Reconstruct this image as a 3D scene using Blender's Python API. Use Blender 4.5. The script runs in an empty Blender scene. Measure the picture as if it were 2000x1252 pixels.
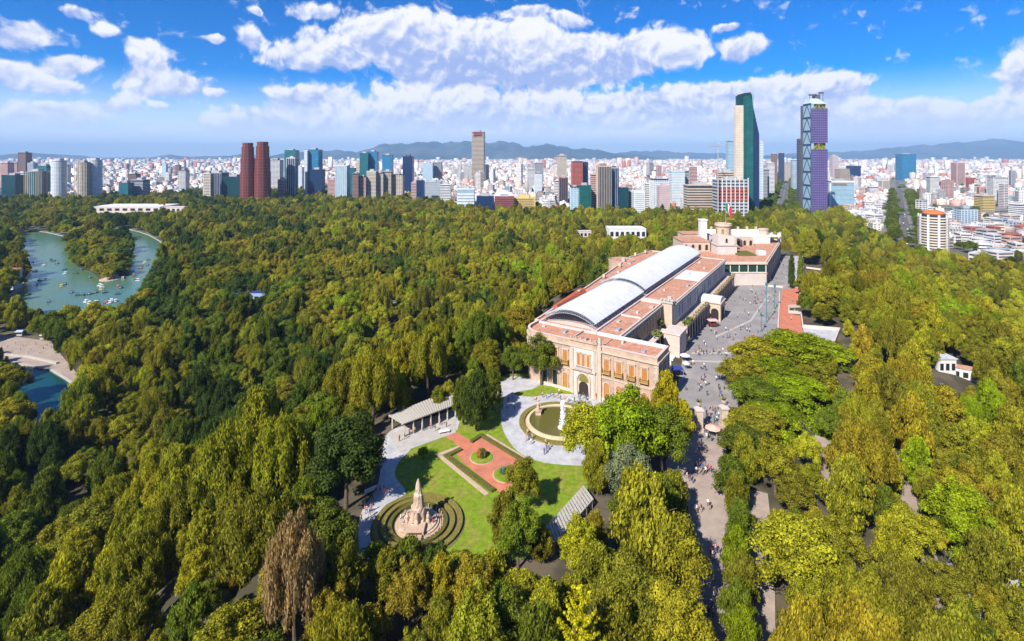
import bpy, math, random
import numpy as np
from mathutils import Vector, Matrix
random.seed(7); rng = np.random.default_rng(7)
R = math.radians
S = bpy.context.scene
COL = S.collection

# ------------------------------------------------------------------ camera
CAM_Z = 68.0; HORIZ = 304.0            # metres above the castle terrace; horizon row in the photograph
cam = bpy.data.cameras.new('camera'); camo = bpy.data.objects.new('camera', cam); COL.objects.link(camo)
cam.sensor_width = 36; cam.lens = 18; cam.shift_y = -(626 - HORIZ) / 2000.0
cam.clip_start = 1; cam.clip_end = 90000
camo.location = (0, 0, CAM_Z); camo.rotation_euler = (R(90), 0, 0)
S.camera = camo
# ------------------------------------------------------------------ light
SUN_DIR = Vector((-.60, -.80, .88)).normalized()
sun = bpy.data.lights.new('sun', 'SUN'); sun.energy = 5.0; sun.angle = R(.5); sun.color = (1, .95, .86)
suno = bpy.data.objects.new('sun', sun); COL.objects.link(suno)
suno.rotation_euler = SUN_DIR.to_track_quat('Z', 'Y').to_euler(); suno.location = (-100, -100, 300)
S.view_settings.view_transform = 'Standard'; S.view_settings.look = 'None'
S.view_settings.exposure = 0.78; S.view_settings.gamma = 1; S.view_settings.use_curve_mapping = False
S.cycles.use_denoising = True
S.cycles.max_bounces = 5; S.cycles.diffuse_bounces = 2; S.cycles.glossy_bounces = 2
S.cycles.transmission_bounces = 3; S.cycles.transparent_max_bounces = 4; S.cycles.volume_bounces = 0
S.cycles.use_adaptive_sampling = True

# node helper
class NT:
    def __init__(s, tree): s.t = tree; s.n = tree.nodes; s.l = tree.links
    def set(s, sock, val):
        if isinstance(val, bpy.types.NodeSocket): s.l.new(val, sock)
        elif val is not None: sock.default_value = val
    def math(s, op, a, b=None, c=None, clamp=False):
        n = s.n.new('ShaderNodeMath'); n.operation = op; n.use_clamp = clamp
        for i, x in enumerate((a, b, c)):
            if x is not None: s.set(n.inputs[i], x)
        return n.outputs[0]
    def vec(s, op, a, b=None, scale=None):
        n = s.n.new('ShaderNodeVectorMath'); n.operation = op
        s.set(n.inputs[0], a)
        if b is not None: s.set(n.inputs[1], b)
        if scale is not None: s.set(n.inputs['Scale'], scale)
        return n.outputs['Value'] if op in ('LENGTH', 'DOT_PRODUCT') else n.outputs[0]
    def comb(s, x, y, z):
        n = s.n.new('ShaderNodeCombineXYZ')
        for i, q in enumerate((x, y, z)): s.set(n.inputs[i], q)
        return n.outputs[0]
    def sep(s, v):
        n = s.n.new('ShaderNodeSeparateXYZ'); s.l.new(v, n.inputs[0]); return n.outputs
    def noise(s, v, scale, detail=4, rough=.55, lac=2.0):
        n = s.n.new('ShaderNodeTexNoise'); s.set(n.inputs['Vector'], v)
        n.inputs['Scale'].default_value = scale; n.inputs['Detail'].default_value = detail
        n.inputs['Roughness'].default_value = rough; n.inputs['Lacunarity'].default_value = lac
        return n.outputs['Fac']
    def mapr(s, v, a, b, c=0., d=1., smooth=True):
        n = s.n.new('ShaderNodeMapRange'); n.clamp = True
        if smooth: n.interpolation_type = 'SMOOTHSTEP'
        for i, q in zip(range(5), (v, a, b, c, d)): s.set(n.inputs[i], q)
        return n.outputs[0]
    def mix(s, f, a, b):
        n = s.n.new('ShaderNodeMix'); n.data_type = 'RGBA'
        s.set(n.inputs[0], f)
        for k, q in ((6, a), (7, b)):
            s.set(n.inputs[k], q if isinstance(q, bpy.types.NodeSocket) else (*q[:3], 1))
        return n.outputs[2]
    def mul(s, a, b):
        n = s.n.new('ShaderNodeMix'); n.data_type = 'RGBA'; n.blend_type = 'MULTIPLY'; n.inputs[0].default_value = 1
        for k, q in ((6, a), (7, b)):
            s.set(n.inputs[k], q if isinstance(q, bpy.types.NodeSocket) else (*q[:3], 1))
        return n.outputs[2]

# ------------------------------------------------------------------ world: sky and cumulus clouds
world = bpy.data.worlds.new('World'); S.world = world; world.use_nodes = True
W = NT(world.node_tree); W.n.clear()
sky = W.n.new('ShaderNodeTexSky'); sky.sky_type = 'NISHITA'; sky.sun_disc = False
sky.sun_elevation = math.asin(SUN_DIR.z); sky.sun_rotation = math.atan2(SUN_DIR.x, SUN_DIR.y)
sky.altitude = 2000; sky.air_density = 1.0; sky.dust_density = .3; sky.ozone_density = 2.2
hs = W.n.new('ShaderNodeHueSaturation'); hs.inputs['Saturation'].default_value = 1.7; hs.inputs['Hue'].default_value = .50
hs.inputs['Value'].default_value = 1.0
W.l.new(sky.outputs[0], hs.inputs['Color']); skyc = W.mul(hs.outputs[0], (.42, .80, 1.08))
tc = W.n.new('ShaderNodeTexCoord'); D = W.vec('NORMALIZE', tc.outputs['Generated'])
dx, dy, dz = W.sep(D)
az = W.math('ARCTAN2', dx, dy)
el = W.math('ARCSINE', dz)
P0 = W.comb(az, el, 0.)
n1 = W.noise(P0, 8, 3, .5); n2 = W.noise(W.vec('ADD', P0, (5.2, 1.3, 0)), 8, 3, .5)
warp = W.comb(W.math('MULTIPLY', W.math('SUBTRACT', n1, .5), .10), W.math('MULTIPLY', W.math('SUBTRACT', n2, .5), .045), 0.)
P1 = W.vec('ADD', P0, warp)
def vor(v, scale, seed):
    n = W.n.new('ShaderNodeTexVoronoi'); n.voronoi_dimensions = '2D'; n.feature = 'SMOOTH_F1'; n.inputs['Scale'].default_value = scale
    n.inputs['Smoothness'].default_value = .35; n.inputs['Detail'].default_value = 2.5; n.inputs['Roughness'].default_value = .5; n.inputs['Lacunarity'].default_value = 2.1
    n.normalize = True
    W.l.new(W.vec('ADD', v, (seed, seed*.7, 0)), n.inputs['Vector']); return n.outputs['Distance']
def puff(v):       # rounded heads of cumulus: 1 at the middle of a billow
    w = W.vec('ADD', v, W.comb(W.math('MULTIPLY', W.noise(v, 60, 3, .6), .010), W.math('MULTIPLY', W.noise(W.vec('ADD', v, (3, 3, 0)), 60, 3, .6), .008), 0.))
    a = W.math('SUBTRACT', 1., W.math('MULTIPLY', vor(w, 17, 1.3), 1.9)); b = W.math('SUBTRACT', 1., W.math('MULTIPLY', vor(w, 44, 4.1), 1.9))
    return W.math('ADD', W.math('MULTIPLY', a, .62), W.math('MULTIPLY', b, .38))
blobs = [(850,85,150,62),(760,60,85,44),(620,98,110,34),(1000,85,120,52),(1150,100,120,42),(1290,88,95,36),(1060,135,150,32),(930,115,150,38),
 (600,180,66,28),(830,205,130,46),(700,230,150,34),(560,224,110,26),(450,240,70,18),(950,205,150,40),(1180,205,130,36),(1350,180,120,36),
 (1570,165,95,36),(1640,155,60,28),(1470,165,70,22),(1450,215,170,38),(1700,212,150,32),(1850,222,140,34),(1960,200,70,40),(1990,120,50,50),
 (45,60,48,30),(35,138,50,20),(105,158,70,20),(120,115,44,18),(295,105,58,32),(160,15,45,15),(210,54,34,18),(330,155,84,26),(240,190,60,22),
 (110,215,110,26),(430,180,22,9),(470,60,32,20),(405,67,19,9),(490,18,12,7),(615,50,28,16),(620,12,48,14),(1020,15,50,12),(1115,28,35,15),
 (1415,45,30,8),(1450,82,46,20),(320,195,20,8),(300,250,32,14),(700,262,170,14),(1000,252,150,14),(1230,262,110,12),(1350,235,160,16),(1680,238,150,16),(1800,262,140,13),(1560,262,90,11),(150,262,120,10),(620,262,90,9)]
dens = None; hacc = None
for (px, py, rx, ry) in blobs:
    X = (px - 1000) / 1000.; k = math.sqrt(1 + X * X)
    ca, ce = math.atan(X), math.atan((HORIZ - py - 9) / 1000. / k)
    ra, re = rx / 1000. / (1 + X * X) * 1.22, ry / 1000. / k * 1.25
    q = W.vec('MULTIPLY_ADD', P1, (1 / ra, 1 / re, 0)); q.node.inputs[2].default_value = (-ca / ra, -ce / re, 0)
    f = W.mapr(W.vec('LENGTH', q), 1.25, 0.15)
    h = W.math('MULTIPLY', f, W.sep(q)[1])
    dens = f if dens is None else W.math('ADD', dens, f)
    hacc = h if hacc is None else W.math('ADD', hacc, h)
# unseen sky beyond the frame: broken cumulus, thinned to weaken its fill light
out = W.math('MAXIMUM', W.mapr(W.math('ABSOLUTE', az), .80, .95), W.mapr(el, .34, .42))
gen = W.mapr(W.noise(D, 3.2, 5, .55), .56, .70)
dens = W.math('MAXIMUM', dens, W.math('MULTIPLY', gen, out))
pf = puff(P1); pf2 = puff(W.vec('ADD', P1, (.0065, -.0125, 0)))
fine = W.noise(P1, 55, 5, .62)
dn = W.math('ADD', W.math('ADD', dens, W.math('MULTIPLY', W.math('SUBTRACT', pf, .42), 1.15)), W.math('MULTIPLY', W.math('SUBTRACT', fine, .5), .75))
alpha = W.mapr(dn, .14, .66)
hh = W.math('DIVIDE', hacc, W.math('MAXIMUM', dens, .15))
relief = W.math('MULTIPLY', W.math('SUBTRACT', pf, pf2), 2.0)
big = W.noise(P1, 7, 3, .5)
lit = W.math('ADD', W.math('ADD', W.math('MULTIPLY', hh, .95), W.math('ADD', .50, relief)), W.math('MULTIPLY', W.math('SUBTRACT', big, .5), 1.3))
lit = W.math('ADD', lit, W.math('MULTIPLY', W.math('SUBTRACT', .95, dens), .25))
lit = W.math('ADD', lit, W.math('MULTIPLY', W.math('SUBTRACT', fine, .5), .5))
lit = W.mapr(lit, -.25, 1.15)
ccol = W.mix(lit, (.23, .30, .53), (.60, .60, .63))
low = W.mapr(el, .0, .13)                      # clouds far off sit deeper in the air
ccol = W.mix(low, (.54, .60, .74), ccol)
alpha = W.math('MULTIPLY', alpha, W.mapr(el, .004, .06, .5, 1.))
veil = W.math('MULTIPLY', W.mapr(W.noise(W.vec('MULTIPLY', P1, (1, 3.2, 1)), 8, 5, .6), -.1, .55), W.mapr(el, .15, .02, 0., .9))
bgs = W.n.new('ShaderNodeBackground'); W.l.new(skyc, bgs.inputs[0]); bgs.inputs[1].default_value = .085
bgv = W.n.new('ShaderNodeBackground'); W.set(bgv.inputs[0], (.55, .61, .76, 1)); bgv.inputs[1].default_value = 1.
bgc = W.n.new('ShaderNodeBackground'); W.l.new(ccol, bgc.inputs[0]); bgc.inputs[1].default_value = 1.0
m1 = W.n.new('ShaderNodeMixShader'); W.l.new(veil, m1.inputs[0]); W.l.new(bgs.outputs[0], m1.inputs[1]); W.l.new(bgv.outputs[0], m1.inputs[2])
m2 = W.n.new('ShaderNodeMixShader'); W.l.new(alpha, m2.inputs[0]); W.l.new(m1.outputs[0], m2.inputs[1]); W.l.new(bgc.outputs[0], m2.inputs[2])
wo = W.n.new('ShaderNodeOutputWorld'); W.l.new(m2.outputs[0], wo.inputs[0])
world.cycles.sampling_method = 'MANUAL'; world.cycles.sample_map_resolution = 256

# ------------------------------------------------------------------ materials
MATS = {}
def mat(name, col, rough=.85, var=.18, scale=.6, col2=None, bump=0, metal=0, spec=.3, obj_color=False):
    if name in MATS: return MATS[name]
    m = bpy.data.materials.new(name); m.use_nodes = True; T = NT(m.node_tree)
    b = T.n['Principled BSDF']; b.inputs['Roughness'].default_value = rough; b.inputs['Metallic'].default_value = metal
    b.inputs['Specular IOR Level'].default_value = spec
    if obj_color: base = T.n.new('ShaderNodeObjectInfo').outputs['Color']
    else: base = (*col, 1)
    if var:
        geo = T.n.new('ShaderNodeNewGeometry').outputs['Position']
        nz = T.noise(geo, scale, 6, .62)
        f = T.mapr(nz, .3, .7, 1 - var, 1 + var, smooth=False)
        c = T.vec('SCALE', base if obj_color else T.comb(*col), None, f)
        if col2: c = T.mix(T.mapr(T.noise(geo, scale * .37, 4, .6), .45, .62), c, T.vec('SCALE', T.comb(*col2), None, f))
        T.l.new(c, b.inputs['Base Color'])
        if bump:
            bn = T.n.new('ShaderNodeBump'); bn.inputs['Strength'].default_value = bump; bn.inputs['Distance'].default_value = .3
            T.l.new(T.noise(geo, scale * 4, 5, .6), bn.inputs['Height']); T.l.new(bn.outputs[0], b.inputs['Normal'])
    else: T.set(b.inputs['Base Color'], base)
    MATS[name] = m; return m

STONE = mat('castle_stone', (.44, .305, .225), var=.20, scale=.6, col2=(.36, .26, .20))
CREAM = mat('cream_stone', (.48, .38, .29), var=.16, scale=.5)
PALE = mat('pale_plaster', (.54, .46, .42), var=.10, scale=.3)
PINKW = mat('pink_plaster', (.58, .44, .38), var=.10, scale=.4)
TERRA = mat('terracotta_roof', (.46, .215, .135), var=.30, scale=.7, col2=(.46, .26, .18))
REDTILE = mat('red_tile', (.42, .10, .05), var=.15, scale=.5)
REDPAVE = mat('red_paving', (.50, .17, .10), var=.16, scale=.5, col2=(.44, .16, .10))
WHITE = mat('white_paint', (.62, .60, .58), var=.06, scale=.5)
VAULTM = mat('white_membrane', (.62, .62, .62), rough=.5, var=.10, scale=.3)
STEEL = mat('grey_steel', (.34, .37, .42), rough=.5, var=.1, metal=.2)
SHUT = mat('ochre_shutter', (.40, .17, .045), var=.15, scale=2)
DARK = mat('dark_glass', (.02, .025, .03), rough=.25, var=0, spec=.5)
SHADOWY = mat('dark_interior', (.03, .022, .018), var=0)  # on arch and door panels this near-black stands in for the shade inside
OCHRE = mat('ochre_iron', (.42, .26, .07), var=.2, scale=2)
PLAZA = mat('grey_paving', (.24, .22, .215), var=.13, scale=.25, col2=(.285, .26, .25))
PATHM = mat('pinkish_gravel', (.34, .27, .23), var=.14, scale=.5, col2=(.31, .24, .20))
WHITEPAVE = mat('white_paving', (.44, .43, .44), var=.16, scale=.6, col2=(.37, .37, .385))
LAWN = mat('lawn_grass', (.165, .240, .010), var=.30, scale=.9, col2=(.215, .225, .03), bump=.5)
HEDGE = mat('hedge_leaves', (.12, .13, .02), var=.35, scale=2.5, col2=(.16, .12, .03), bump=1.)
STRAW = mat('clipped_yellow_hedge', (.24, .20, .045), var=.3, scale=2.5, bump=1.)
BORDER = mat('pale_border', (.46, .33, .24), var=.15, scale=1)
ROCK = mat('monument_rock', (.56, .42, .31), var=.25, scale=1.2, col2=(.45, .33, .25), bump=.8)
BARK = mat('bark', (.12, .085, .06), var=.25, scale=2)
SOIL = mat('forest_floor', (.06, .055, .03), var=.35, scale=.15, col2=(.035, .05, .015))
WOODGREY = mat('weathered_beam', (.42, .38, .33), var=.15, scale=2)
BLUEPAINT = mat('blue_tarp', (.02, .04, .22), var=.1)
TEAL = mat('teal_paint', (.03, .17, .17), var=.1)
CONC = mat('pale_concrete', (.40, .37, .34), var=.12, scale=.6)

def foliage(name, use_random):
    m = bpy.data.materials.new(name); m.use_nodes = True; T = NT(m.node_tree); T.n.clear()
    oi = T.n.new('ShaderNodeObjectInfo')
    if use_random:
        ia = T.n.new('ShaderNodeAttribute'); ia.attribute_type = 'INSTANCER'; ia.attribute_name = 'tone'; base = ia.outputs['Vector']
    else: base = oi.outputs['Color']
    at = T.n.new('ShaderNodeAttribute'); at.attribute_name = 'leaf'      # each leaf cluster has its own green; crown cores carry painted shade
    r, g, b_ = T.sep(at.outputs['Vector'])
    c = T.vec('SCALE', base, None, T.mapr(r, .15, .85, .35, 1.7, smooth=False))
    c = T.mix(T.mapr(g, .55, 1., 0., .45, smooth=False), c, T.mul(c, (1.28, 1.1, .6)))
    d = T.n.new('ShaderNodeBsdfDiffuse'); T.l.new(c, d.inputs[0])
    t = T.n.new('ShaderNodeBsdfTranslucent'); T.l.new(T.mul(c, (1.15, 1.25, .5)), t.inputs[0])
    ms = T.n.new('ShaderNodeMixShader'); ms.inputs[0].default_value = .36
    T.l.new(d.outputs[0], ms.inputs[1]); T.l.new(t.outputs[0], ms.inputs[2])
    o = T.n.new('ShaderNodeOutputMaterial'); T.l.new(ms.outputs[0], o.inputs[0]); return m
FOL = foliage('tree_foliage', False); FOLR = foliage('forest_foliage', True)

def water(name, deep, green, rough=.08):
    m = bpy.data.materials.new(name); m.use_nodes = True; T = NT(m.node_tree); b = T.n['Principled BSDF']
    geo = T.n.new('ShaderNodeNewGeometry').outputs['Position']
    c = T.mix(T.mapr(T.noise(geo, .012, 3, .5), .42, .6), deep, green); T.l.new(c, b.inputs['Base Color'])
    b.inputs['Roughness'].default_value = rough; b.inputs['Specular IOR Level'].default_value = .5
    bn = T.n.new('ShaderNodeBump'); bn.inputs['Strength'].default_value = .12; bn.inputs['Distance'].default_value = .1
    T.l.new(T.noise(T.vec('MULTIPLY', geo, (1, 2.2, 1)), .9, 4, .6), bn.inputs['Height']); T.l.new(bn.outputs[0], b.inputs['Normal'])
    return m
LAKE1 = water('lake_water', (.075, .165, .115), (.085, .15, .06), .22)
LAKE2 = water('pond_water', (.006, .050, .042), (.018, .060, .012), .15)
POOLW = water('pool_water', (.14, .115, .02), (.11, .10, .025), .15)

# ------------------------------------------------------------------ geometry helpers
def W3(px, py, z=0.):
    """point on the level z that the photograph shows at (px, py)"""
    Y = 1000. * (CAM_Z - z) / (py - HORIZ); return ((px - 1000.) / 1000. * Y, Y, z)
def W2(px, py, z=0.): p = W3(px, py, z); return (p[0], p[1])
def proj(x, y, z): return (1000 + 1000 * x / y, HORIZ + 1000 * (CAM_Z - z) / y)

class MB:
    def __init__(s): s.v = []; s.f = []; s.m = []
    def add(s, vs, fs, mi=0):
        k = len(s.v); s.v += [tuple(q) for q in vs]; s.f += [tuple(i + k for i in f) for f in fs]; s.m += [mi] * len(fs)
    def box(s, x0, x1, y0, y1, z0, z1, mi=0):
        s.hexa([(x0,y0,z0),(x1,y0,z0),(x1,y1,z0),(x0,y1,z0),(x0,y0,z1),(x1,y0,z1),(x1,y1,z1),(x0,y1,z1)], mi)
    def hexa(s, v, mi=0):
        s.add(v, [(3,2,1,0),(4,5,6,7),(0,1,5,4),(1,2,6,5),(2,3,7,6),(3,0,4,7)], mi)
    def obox(s, o, t, n, s0, s1, q0, q1, z0, z1, mi=0):
        """box in a plan frame: o origin, t along, n across"""
        P = lambda a, b, z: (o[0] + t[0]*a + n[0]*b, o[1] + t[1]*a + n[1]*b, z)
        s.hexa([P(s0,q0,z0),P(s1,q0,z0),P(s1,q1,z0),P(s0,q1,z0),P(s0,q0,z1),P(s1,q0,z1),P(s1,q1,z1),P(s0,q1,z1)], mi)
    def prism(s, poly, z0, z1, mi=0, mtop=None):
        a = sum(poly[i-1][0]*poly[i][1] - poly[i][0]*poly[i-1][1] for i in range(len(poly)))
        if a < 0: poly = poly[::-1]
        n = len(poly)
        s.add([(p[0],p[1],z0) for p in poly] + [(p[0],p[1],z1) for p in poly],
              [(i,(i+1)%n,(i+1)%n+n,i+n) for i in range(n)] + [tuple(range(n-1,-1,-1))], mi)
        s.add([(p[0],p[1],z1) for p in poly], [tuple(range(n))], mi if mtop is None else mtop)
    def wall(s, pts, th, z0, z1, mi=0, closed=False):
        """thin wall along a polyline, thickness th, mitred"""
        n = len(pts); L = []; Rr = []
        for i in range(n):
            p = Vector(pts[i][:2])
            a = Vector(pts[i-1][:2]) if (i > 0 or closed) else None
            b = Vector(pts[(i+1) % n][:2]) if (i < n-1 or closed) else None
            d1 = (p-a).normalized() if a is not None else (b-p).normalized()
            d2 = (b-p).normalized() if b is not None else d1
            t = d1 + d2
            t = t.normalized() if t.length > 1e-4 else d1
            nn = Vector((-t.y, t.x)); k = max(.4, nn.dot(Vector((-d1.y, d1.x))))
            L.append(p + nn*th/2/k); Rr.append(p - nn*th/2/k)
        for i in range(n if closed else n-1):
            j = (i+1) % n
            s.hexa([(*Rr[i],z0),(*Rr[j],z0),(*L[j],z0),(*L[i],z0),(*Rr[i],z1),(*Rr[j],z1),(*L[j],z1),(*L[i],z1)], mi)
    def lathe(s, c, prof, n=16, mi=0):
        vs = []; fs = []
        for (r, z) in prof:
            for i in range(n):
                a = 2*math.pi*i/n; vs.append((c[0]+r*math.cos(a), c[1]+r*math.sin(a), c[2]+z))
        for k in range(len(prof)-1):
            for i in range(n): fs.append((k*n+i, k*n+(i+1)%n, (k+1)*n+(i+1)%n, (k+1)*n+i))
        fs.append(tuple(range(n-1,-1,-1))); fs.append(tuple((len(prof)-1)*n+i for i in range(n)))
        s.add(vs, fs, mi)
    def tube(s, a, b, r0, r1=None, n=6, mi=0):
        a = Vector(a); b = Vector(b); r1 = r0 if r1 is None else r1; d = (b-a).normalized()
        u = d.orthogonal().normalized(); w = d.cross(u); vs = []
        for (p, r) in ((a, r0), (b, r1)):
            for i in range(n):
                t = 2*math.pi*i/n; vs.append(p + (u*math.cos(t) + w*math.sin(t))*r)
        s.add(vs, [(i,(i+1)%n,(i+1)%n+n,i+n) for i in range(n)] + [tuple(range(n-1,-1,-1)), tuple(range(n,2*n))], mi)
    def mesh(s, name, mats, off=(0,0,0), smooth=False):
        me = bpy.data.meshes.new(name)
        me.from_pydata([(v[0]-off[0], v[1]-off[1], v[2]-off[2]) for v in s.v], [], s.f)
        for m in (mats if isinstance(mats, (list, tuple)) else [mats]): me.materials.append(m)
        me.polygons.foreach_set('material_index', s.m)
        if smooth: me.polygons.foreach_set('use_smooth', [True]*len(s.f))
        me.update(); return me
    def build(s, name, mats, parent=None, smooth=False, **kw):
        off = parent['org'] if parent is not None and 'org' in parent else (0,0,0)
        return obj(name, s.mesh(name, mats, off, smooth), parent, **kw)

def obj(name, me, parent=None, **kw):
    o = bpy.data.objects.new(name, me); COL.objects.link(o)
    if parent is not None: o.parent = parent
    for k, q in kw.items():
        if q is not None: o[k] = q
    return o
def thing(name, label, cat, loc=(0,0,0), group=None, rz=0.):
    o = bpy.data.objects.new(name, None); COL.objects.link(o); o.location = loc; o.rotation_euler = (0,0,rz)
    o.empty_display_size = 1
    o['label'] = label; o['category'] = cat; o['org'] = tuple(loc)
    if group: o['group'] = group
    return o
def copy_thing(o, loc, rz=0., scale=None):
    r = o.copy(); COL.objects.link(r); r.location = loc; r.rotation_euler = (0,0,rz)
    if scale is not None: r.scale = scale
    for ch in o.children:
        c = ch.copy(); COL.objects.link(c); c.parent = r
        for g in ch.children:
            d = g.copy(); COL.objects.link(d); d.parent = c
    return r
ORD = ['first','second','third','fourth','fifth','sixth','seventh','eighth','ninth','tenth','eleventh','twelfth','thirteenth','fourteenth','fifteenth','sixteenth','seventeenth','eighteenth','nineteenth','twentieth']
TENS = ['','','twenty','thirty','forty','fifty','sixty','seventy','eighty','ninety']
def ordinal(i):
    if i < 20: return ORD[i]
    t, u = divmod(i+1, 10)
    if t > 9: return str(i+1) + 'th'
    return {2:'twentieth',3:'thirtieth',4:'fortieth',5:'fiftieth',6:'sixtieth',7:'seventieth',8:'eightieth',9:'ninetieth'}[t] if u == 0 else TENS[t] + '-' + ORD[u-1]
def label_all(items, marks):
    """items (object, look, x, y): each label gives the look and the rank among its like by distance from the nearest landmark"""
    d = {}
    for (o, base, x, y) in items:
        best = min(marks, key=lambda m: (m[1]-x)**2 + (m[2]-y)**2)
        d.setdefault((base, best[0]), []).append(((best[1]-x)**2 + (best[2]-y)**2, id(o), o))
    for (base, mk), L in d.items():
        L.sort(key=lambda q: q[:2])
        for i, (_, _, o) in enumerate(L):
            o['label'] = f"{base}, nearest to {mk}" if i == 0 else f"{base}, {ordinal(i)} nearest to {mk}"

def inpoly(x, y, poly):
    c = False; j = len(poly)-1
    for i in range(len(poly)):
        xi, yi = poly[i]; xj, yj = poly[j]
        if (yi > y) != (yj > y) and x < (xj-xi)*(y-yi)/(yj-yi) + xi: c = not c
        j = i
    return c
def dist_poly(X, Y, poly):
    X = np.asarray(X, float); Y = np.asarray(Y, float)
    d = np.full(X.shape, 1e9); ins = np.zeros(X.shape, bool); n = len(poly)
    for i in range(n):
        x1, y1 = poly[i]; x2, y2 = poly[(i+1) % n]; ex, ey = x2-x1, y2-y1
        t = np.clip(((X-x1)*ex + (Y-y1)*ey) / (ex*ex+ey*ey), 0, 1)
        d = np.minimum(d, np.hypot(X-x1-t*ex, Y-y1-t*ey))
        if y1 != y2: ins ^= ((y1 > Y) != (y2 > Y)) & (X < ex*(Y-y1)/ey + x1)
    return np.where(ins, 0, d)

# ------------------------------------------------------------------ castle frame: a runs along the front towards the forest, b away from the camera
C0 = (38.0, 133.8); VV = (.5475, .8368); UU = (-.8368, .5475); NN = (.8368, -.5475)
def AB(a, b): return (C0[0] + UU[0]*a + VV[0]*b, C0[1] + UU[1]*a + VV[1]*b)

# ------------------------------------------------------------------ terrain
GZ = -45.0
PLAT = [W2(*p) for p in [(1440,1900),(1330,1900),(1150,1140),(930,1120),(700,1110),(690,1010),(735,880),(770,800),(900,735),(990,700)]] + \
       [AB(44,8), AB(50,60), AB(56,108), AB(64,118), AB(52,150), AB(50,190), (120,352),(195,362),(200,330),(162,272)] + \
       [W2(*p) for p in [(1625,560),(1650,650),(1500,715),(1440,850),(1440,1100)]]
def ground_h(X, Y):
    d = dist_poly(X, Y, PLAT); X = np.asarray(X, float); Y = np.asarray(Y, float)
    run = np.where((X > 40) & (Y < 260), 150., 95.)
    t = np.clip(d/run, 0, 1); h = GZ * t*t*(3-2*t)
    w = (np.sin(X*.05+1)*np.cos(Y*.043) + .5*np.sin(X*.13)*np.cos(Y*.11+2)) * 1.2
    w = w * np.clip(d/20, 0, 1) * np.clip((0.97-t)*8, 0, 1)
    return h + w - .03
def hz(x, y): return float(ground_h(x, y))
def on_ground(px, py):
    """where the ray through (px, py) meets the terrain"""
    Y = 40.
    while Y < 3000:
        z = CAM_Z - (py-HORIZ)/1000.*Y; x = (px-1000)/1000.*Y
        if z <= hz(x, Y): break
        Y *= 1.004
    return (x, Y, hz(x, Y))
gx = np.concatenate([-np.geomspace(40000, 620, 24), np.linspace(-600, 600, 241), np.geomspace(620, 40000, 24)])
gy = np.concatenate([-np.geomspace(2000, 50, 8), np.linspace(0, 640, 161), np.geomspace(660, 32500, 34)])
GX, GY = np.meshgrid(gx, gy); GH = ground_h(GX, GY)
nx, ny = len(gx), len(gy)
idx = np.arange(nx*ny).reshape(ny, nx)
me = bpy.data.meshes.new('ground')
me.from_pydata(np.stack([GX.ravel(), GY.ravel(), GH.ravel()], 1).tolist(), [],
   np.stack([idx[:-1,:-1].ravel(), idx[:-1,1:].ravel(), idx[1:,1:].ravel(), idx[1:,:-1].ravel()], 1).tolist())
me.polygons.foreach_set('use_smooth', [True]*len(me.polygons))
gm = bpy.data.materials.new('ground'); gm.use_nodes = True; T = NT(gm.node_tree)
pos = T.n.new('ShaderNodeNewGeometry').outputs['Position']
near = T.mix(T.mapr(T.noise(pos, .09, 5, .6), .4, .62), (.045, .04, .02), (.11, .085, .055))
far_ = T.mix(T.mapr(T.noise(pos, .02, 5, .6), .46, .6), (.20, .185, .17), (.06, .075, .03))
ln = T.vec('LENGTH', pos)
T.l.new(T.mix(T.mapr(ln, 600, 1100), near, far_), T.n['Principled BSDF'].inputs['Base Color']); T.n['Principled BSDF'].inputs['Roughness'].default_value = .95
me.materials.append(gm); obj('ground', me, kind='structure')

# ------------------------------------------------------------------ air
hb = MB(); hb.box(-44000, 44000, -2500, 33000, -47.5, 760)
HZ = bpy.data.materials.new('haze'); HZ.use_nodes = True; T = NT(HZ.node_tree); T.n.clear()
pv = T.n.new('ShaderNodeVolumePrincipled'); pv.inputs['Color'].default_value = (.42, .67, 1, 1); pv.inputs['Density'].default_value = 5.4e-5
pv.inputs['Anisotropy'].default_value = 0.
T.l.new(pv.outputs[0], T.n.new('ShaderNodeOutputMaterial').inputs['Volume'])
hzo = hb.build('haze', HZ, kind='stuff')

# ------------------------------------------------------------------ mountains
def ridge(name, pts, Y, depth, label_seed, col):
    """pts: (px, py) of the skyline; a rough ridge of that outline with real slopes"""
    xs = [(p[0]-1000)/1000.*Y for p in pts]; hs_ = [CAM_Z + (HORIZ-p[1])/1000.*Y for p in pts]
    X = np.linspace(xs[0], xs[-1], 150); Hh = np.interp(X, xs, hs_)
    Hh = Hh + (np.sin(X*.0019+label_seed)*.5 + np.sin(X*.0051+label_seed*2)*.3 + np.sin(X*.013)*.25 + np.sin(X*.031+1)*.12) * 85 * np.clip((Hh-GZ)/400, 0, 1)
    rows = np.linspace(-1, 1, 15); V = []
    for r in rows:
        k = 1-abs(r)
        kk = k**.8
        ru = 1 + (.22*np.sin(X*.0037+r*6+label_seed) + .14*np.sin(X*.0093+r*11)) * (1-k) * 1.2 * (1 if k > .05 else 0)
        z = (GZ-3) + (Hh-GZ+3)*kk*ru if k > 0 else np.full_like(X, GZ-3)
        yy = Y + r*depth + 300*np.sin(X*.002+r*3)
        V += np.stack([X, yy, z], 1).tolist()
    n = len(X); F = [(i*n+j, i*n+j+1, (i+1)*n+j+1, (i+1)*n+j) for i in range(len(rows)-1) for j in range(n-1)]
    me = bpy.data.meshes.new(name); me.from_pydata(V, [], F); me.polygons.foreach_set('use_smooth', [True]*len(F))
    me.materials.append(col); return obj(name, me, kind='structure')
MTN = mat('mountain_slope', (.018, .042, .055), var=.45, scale=.002, col2=(.07, .085, .09))
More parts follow.
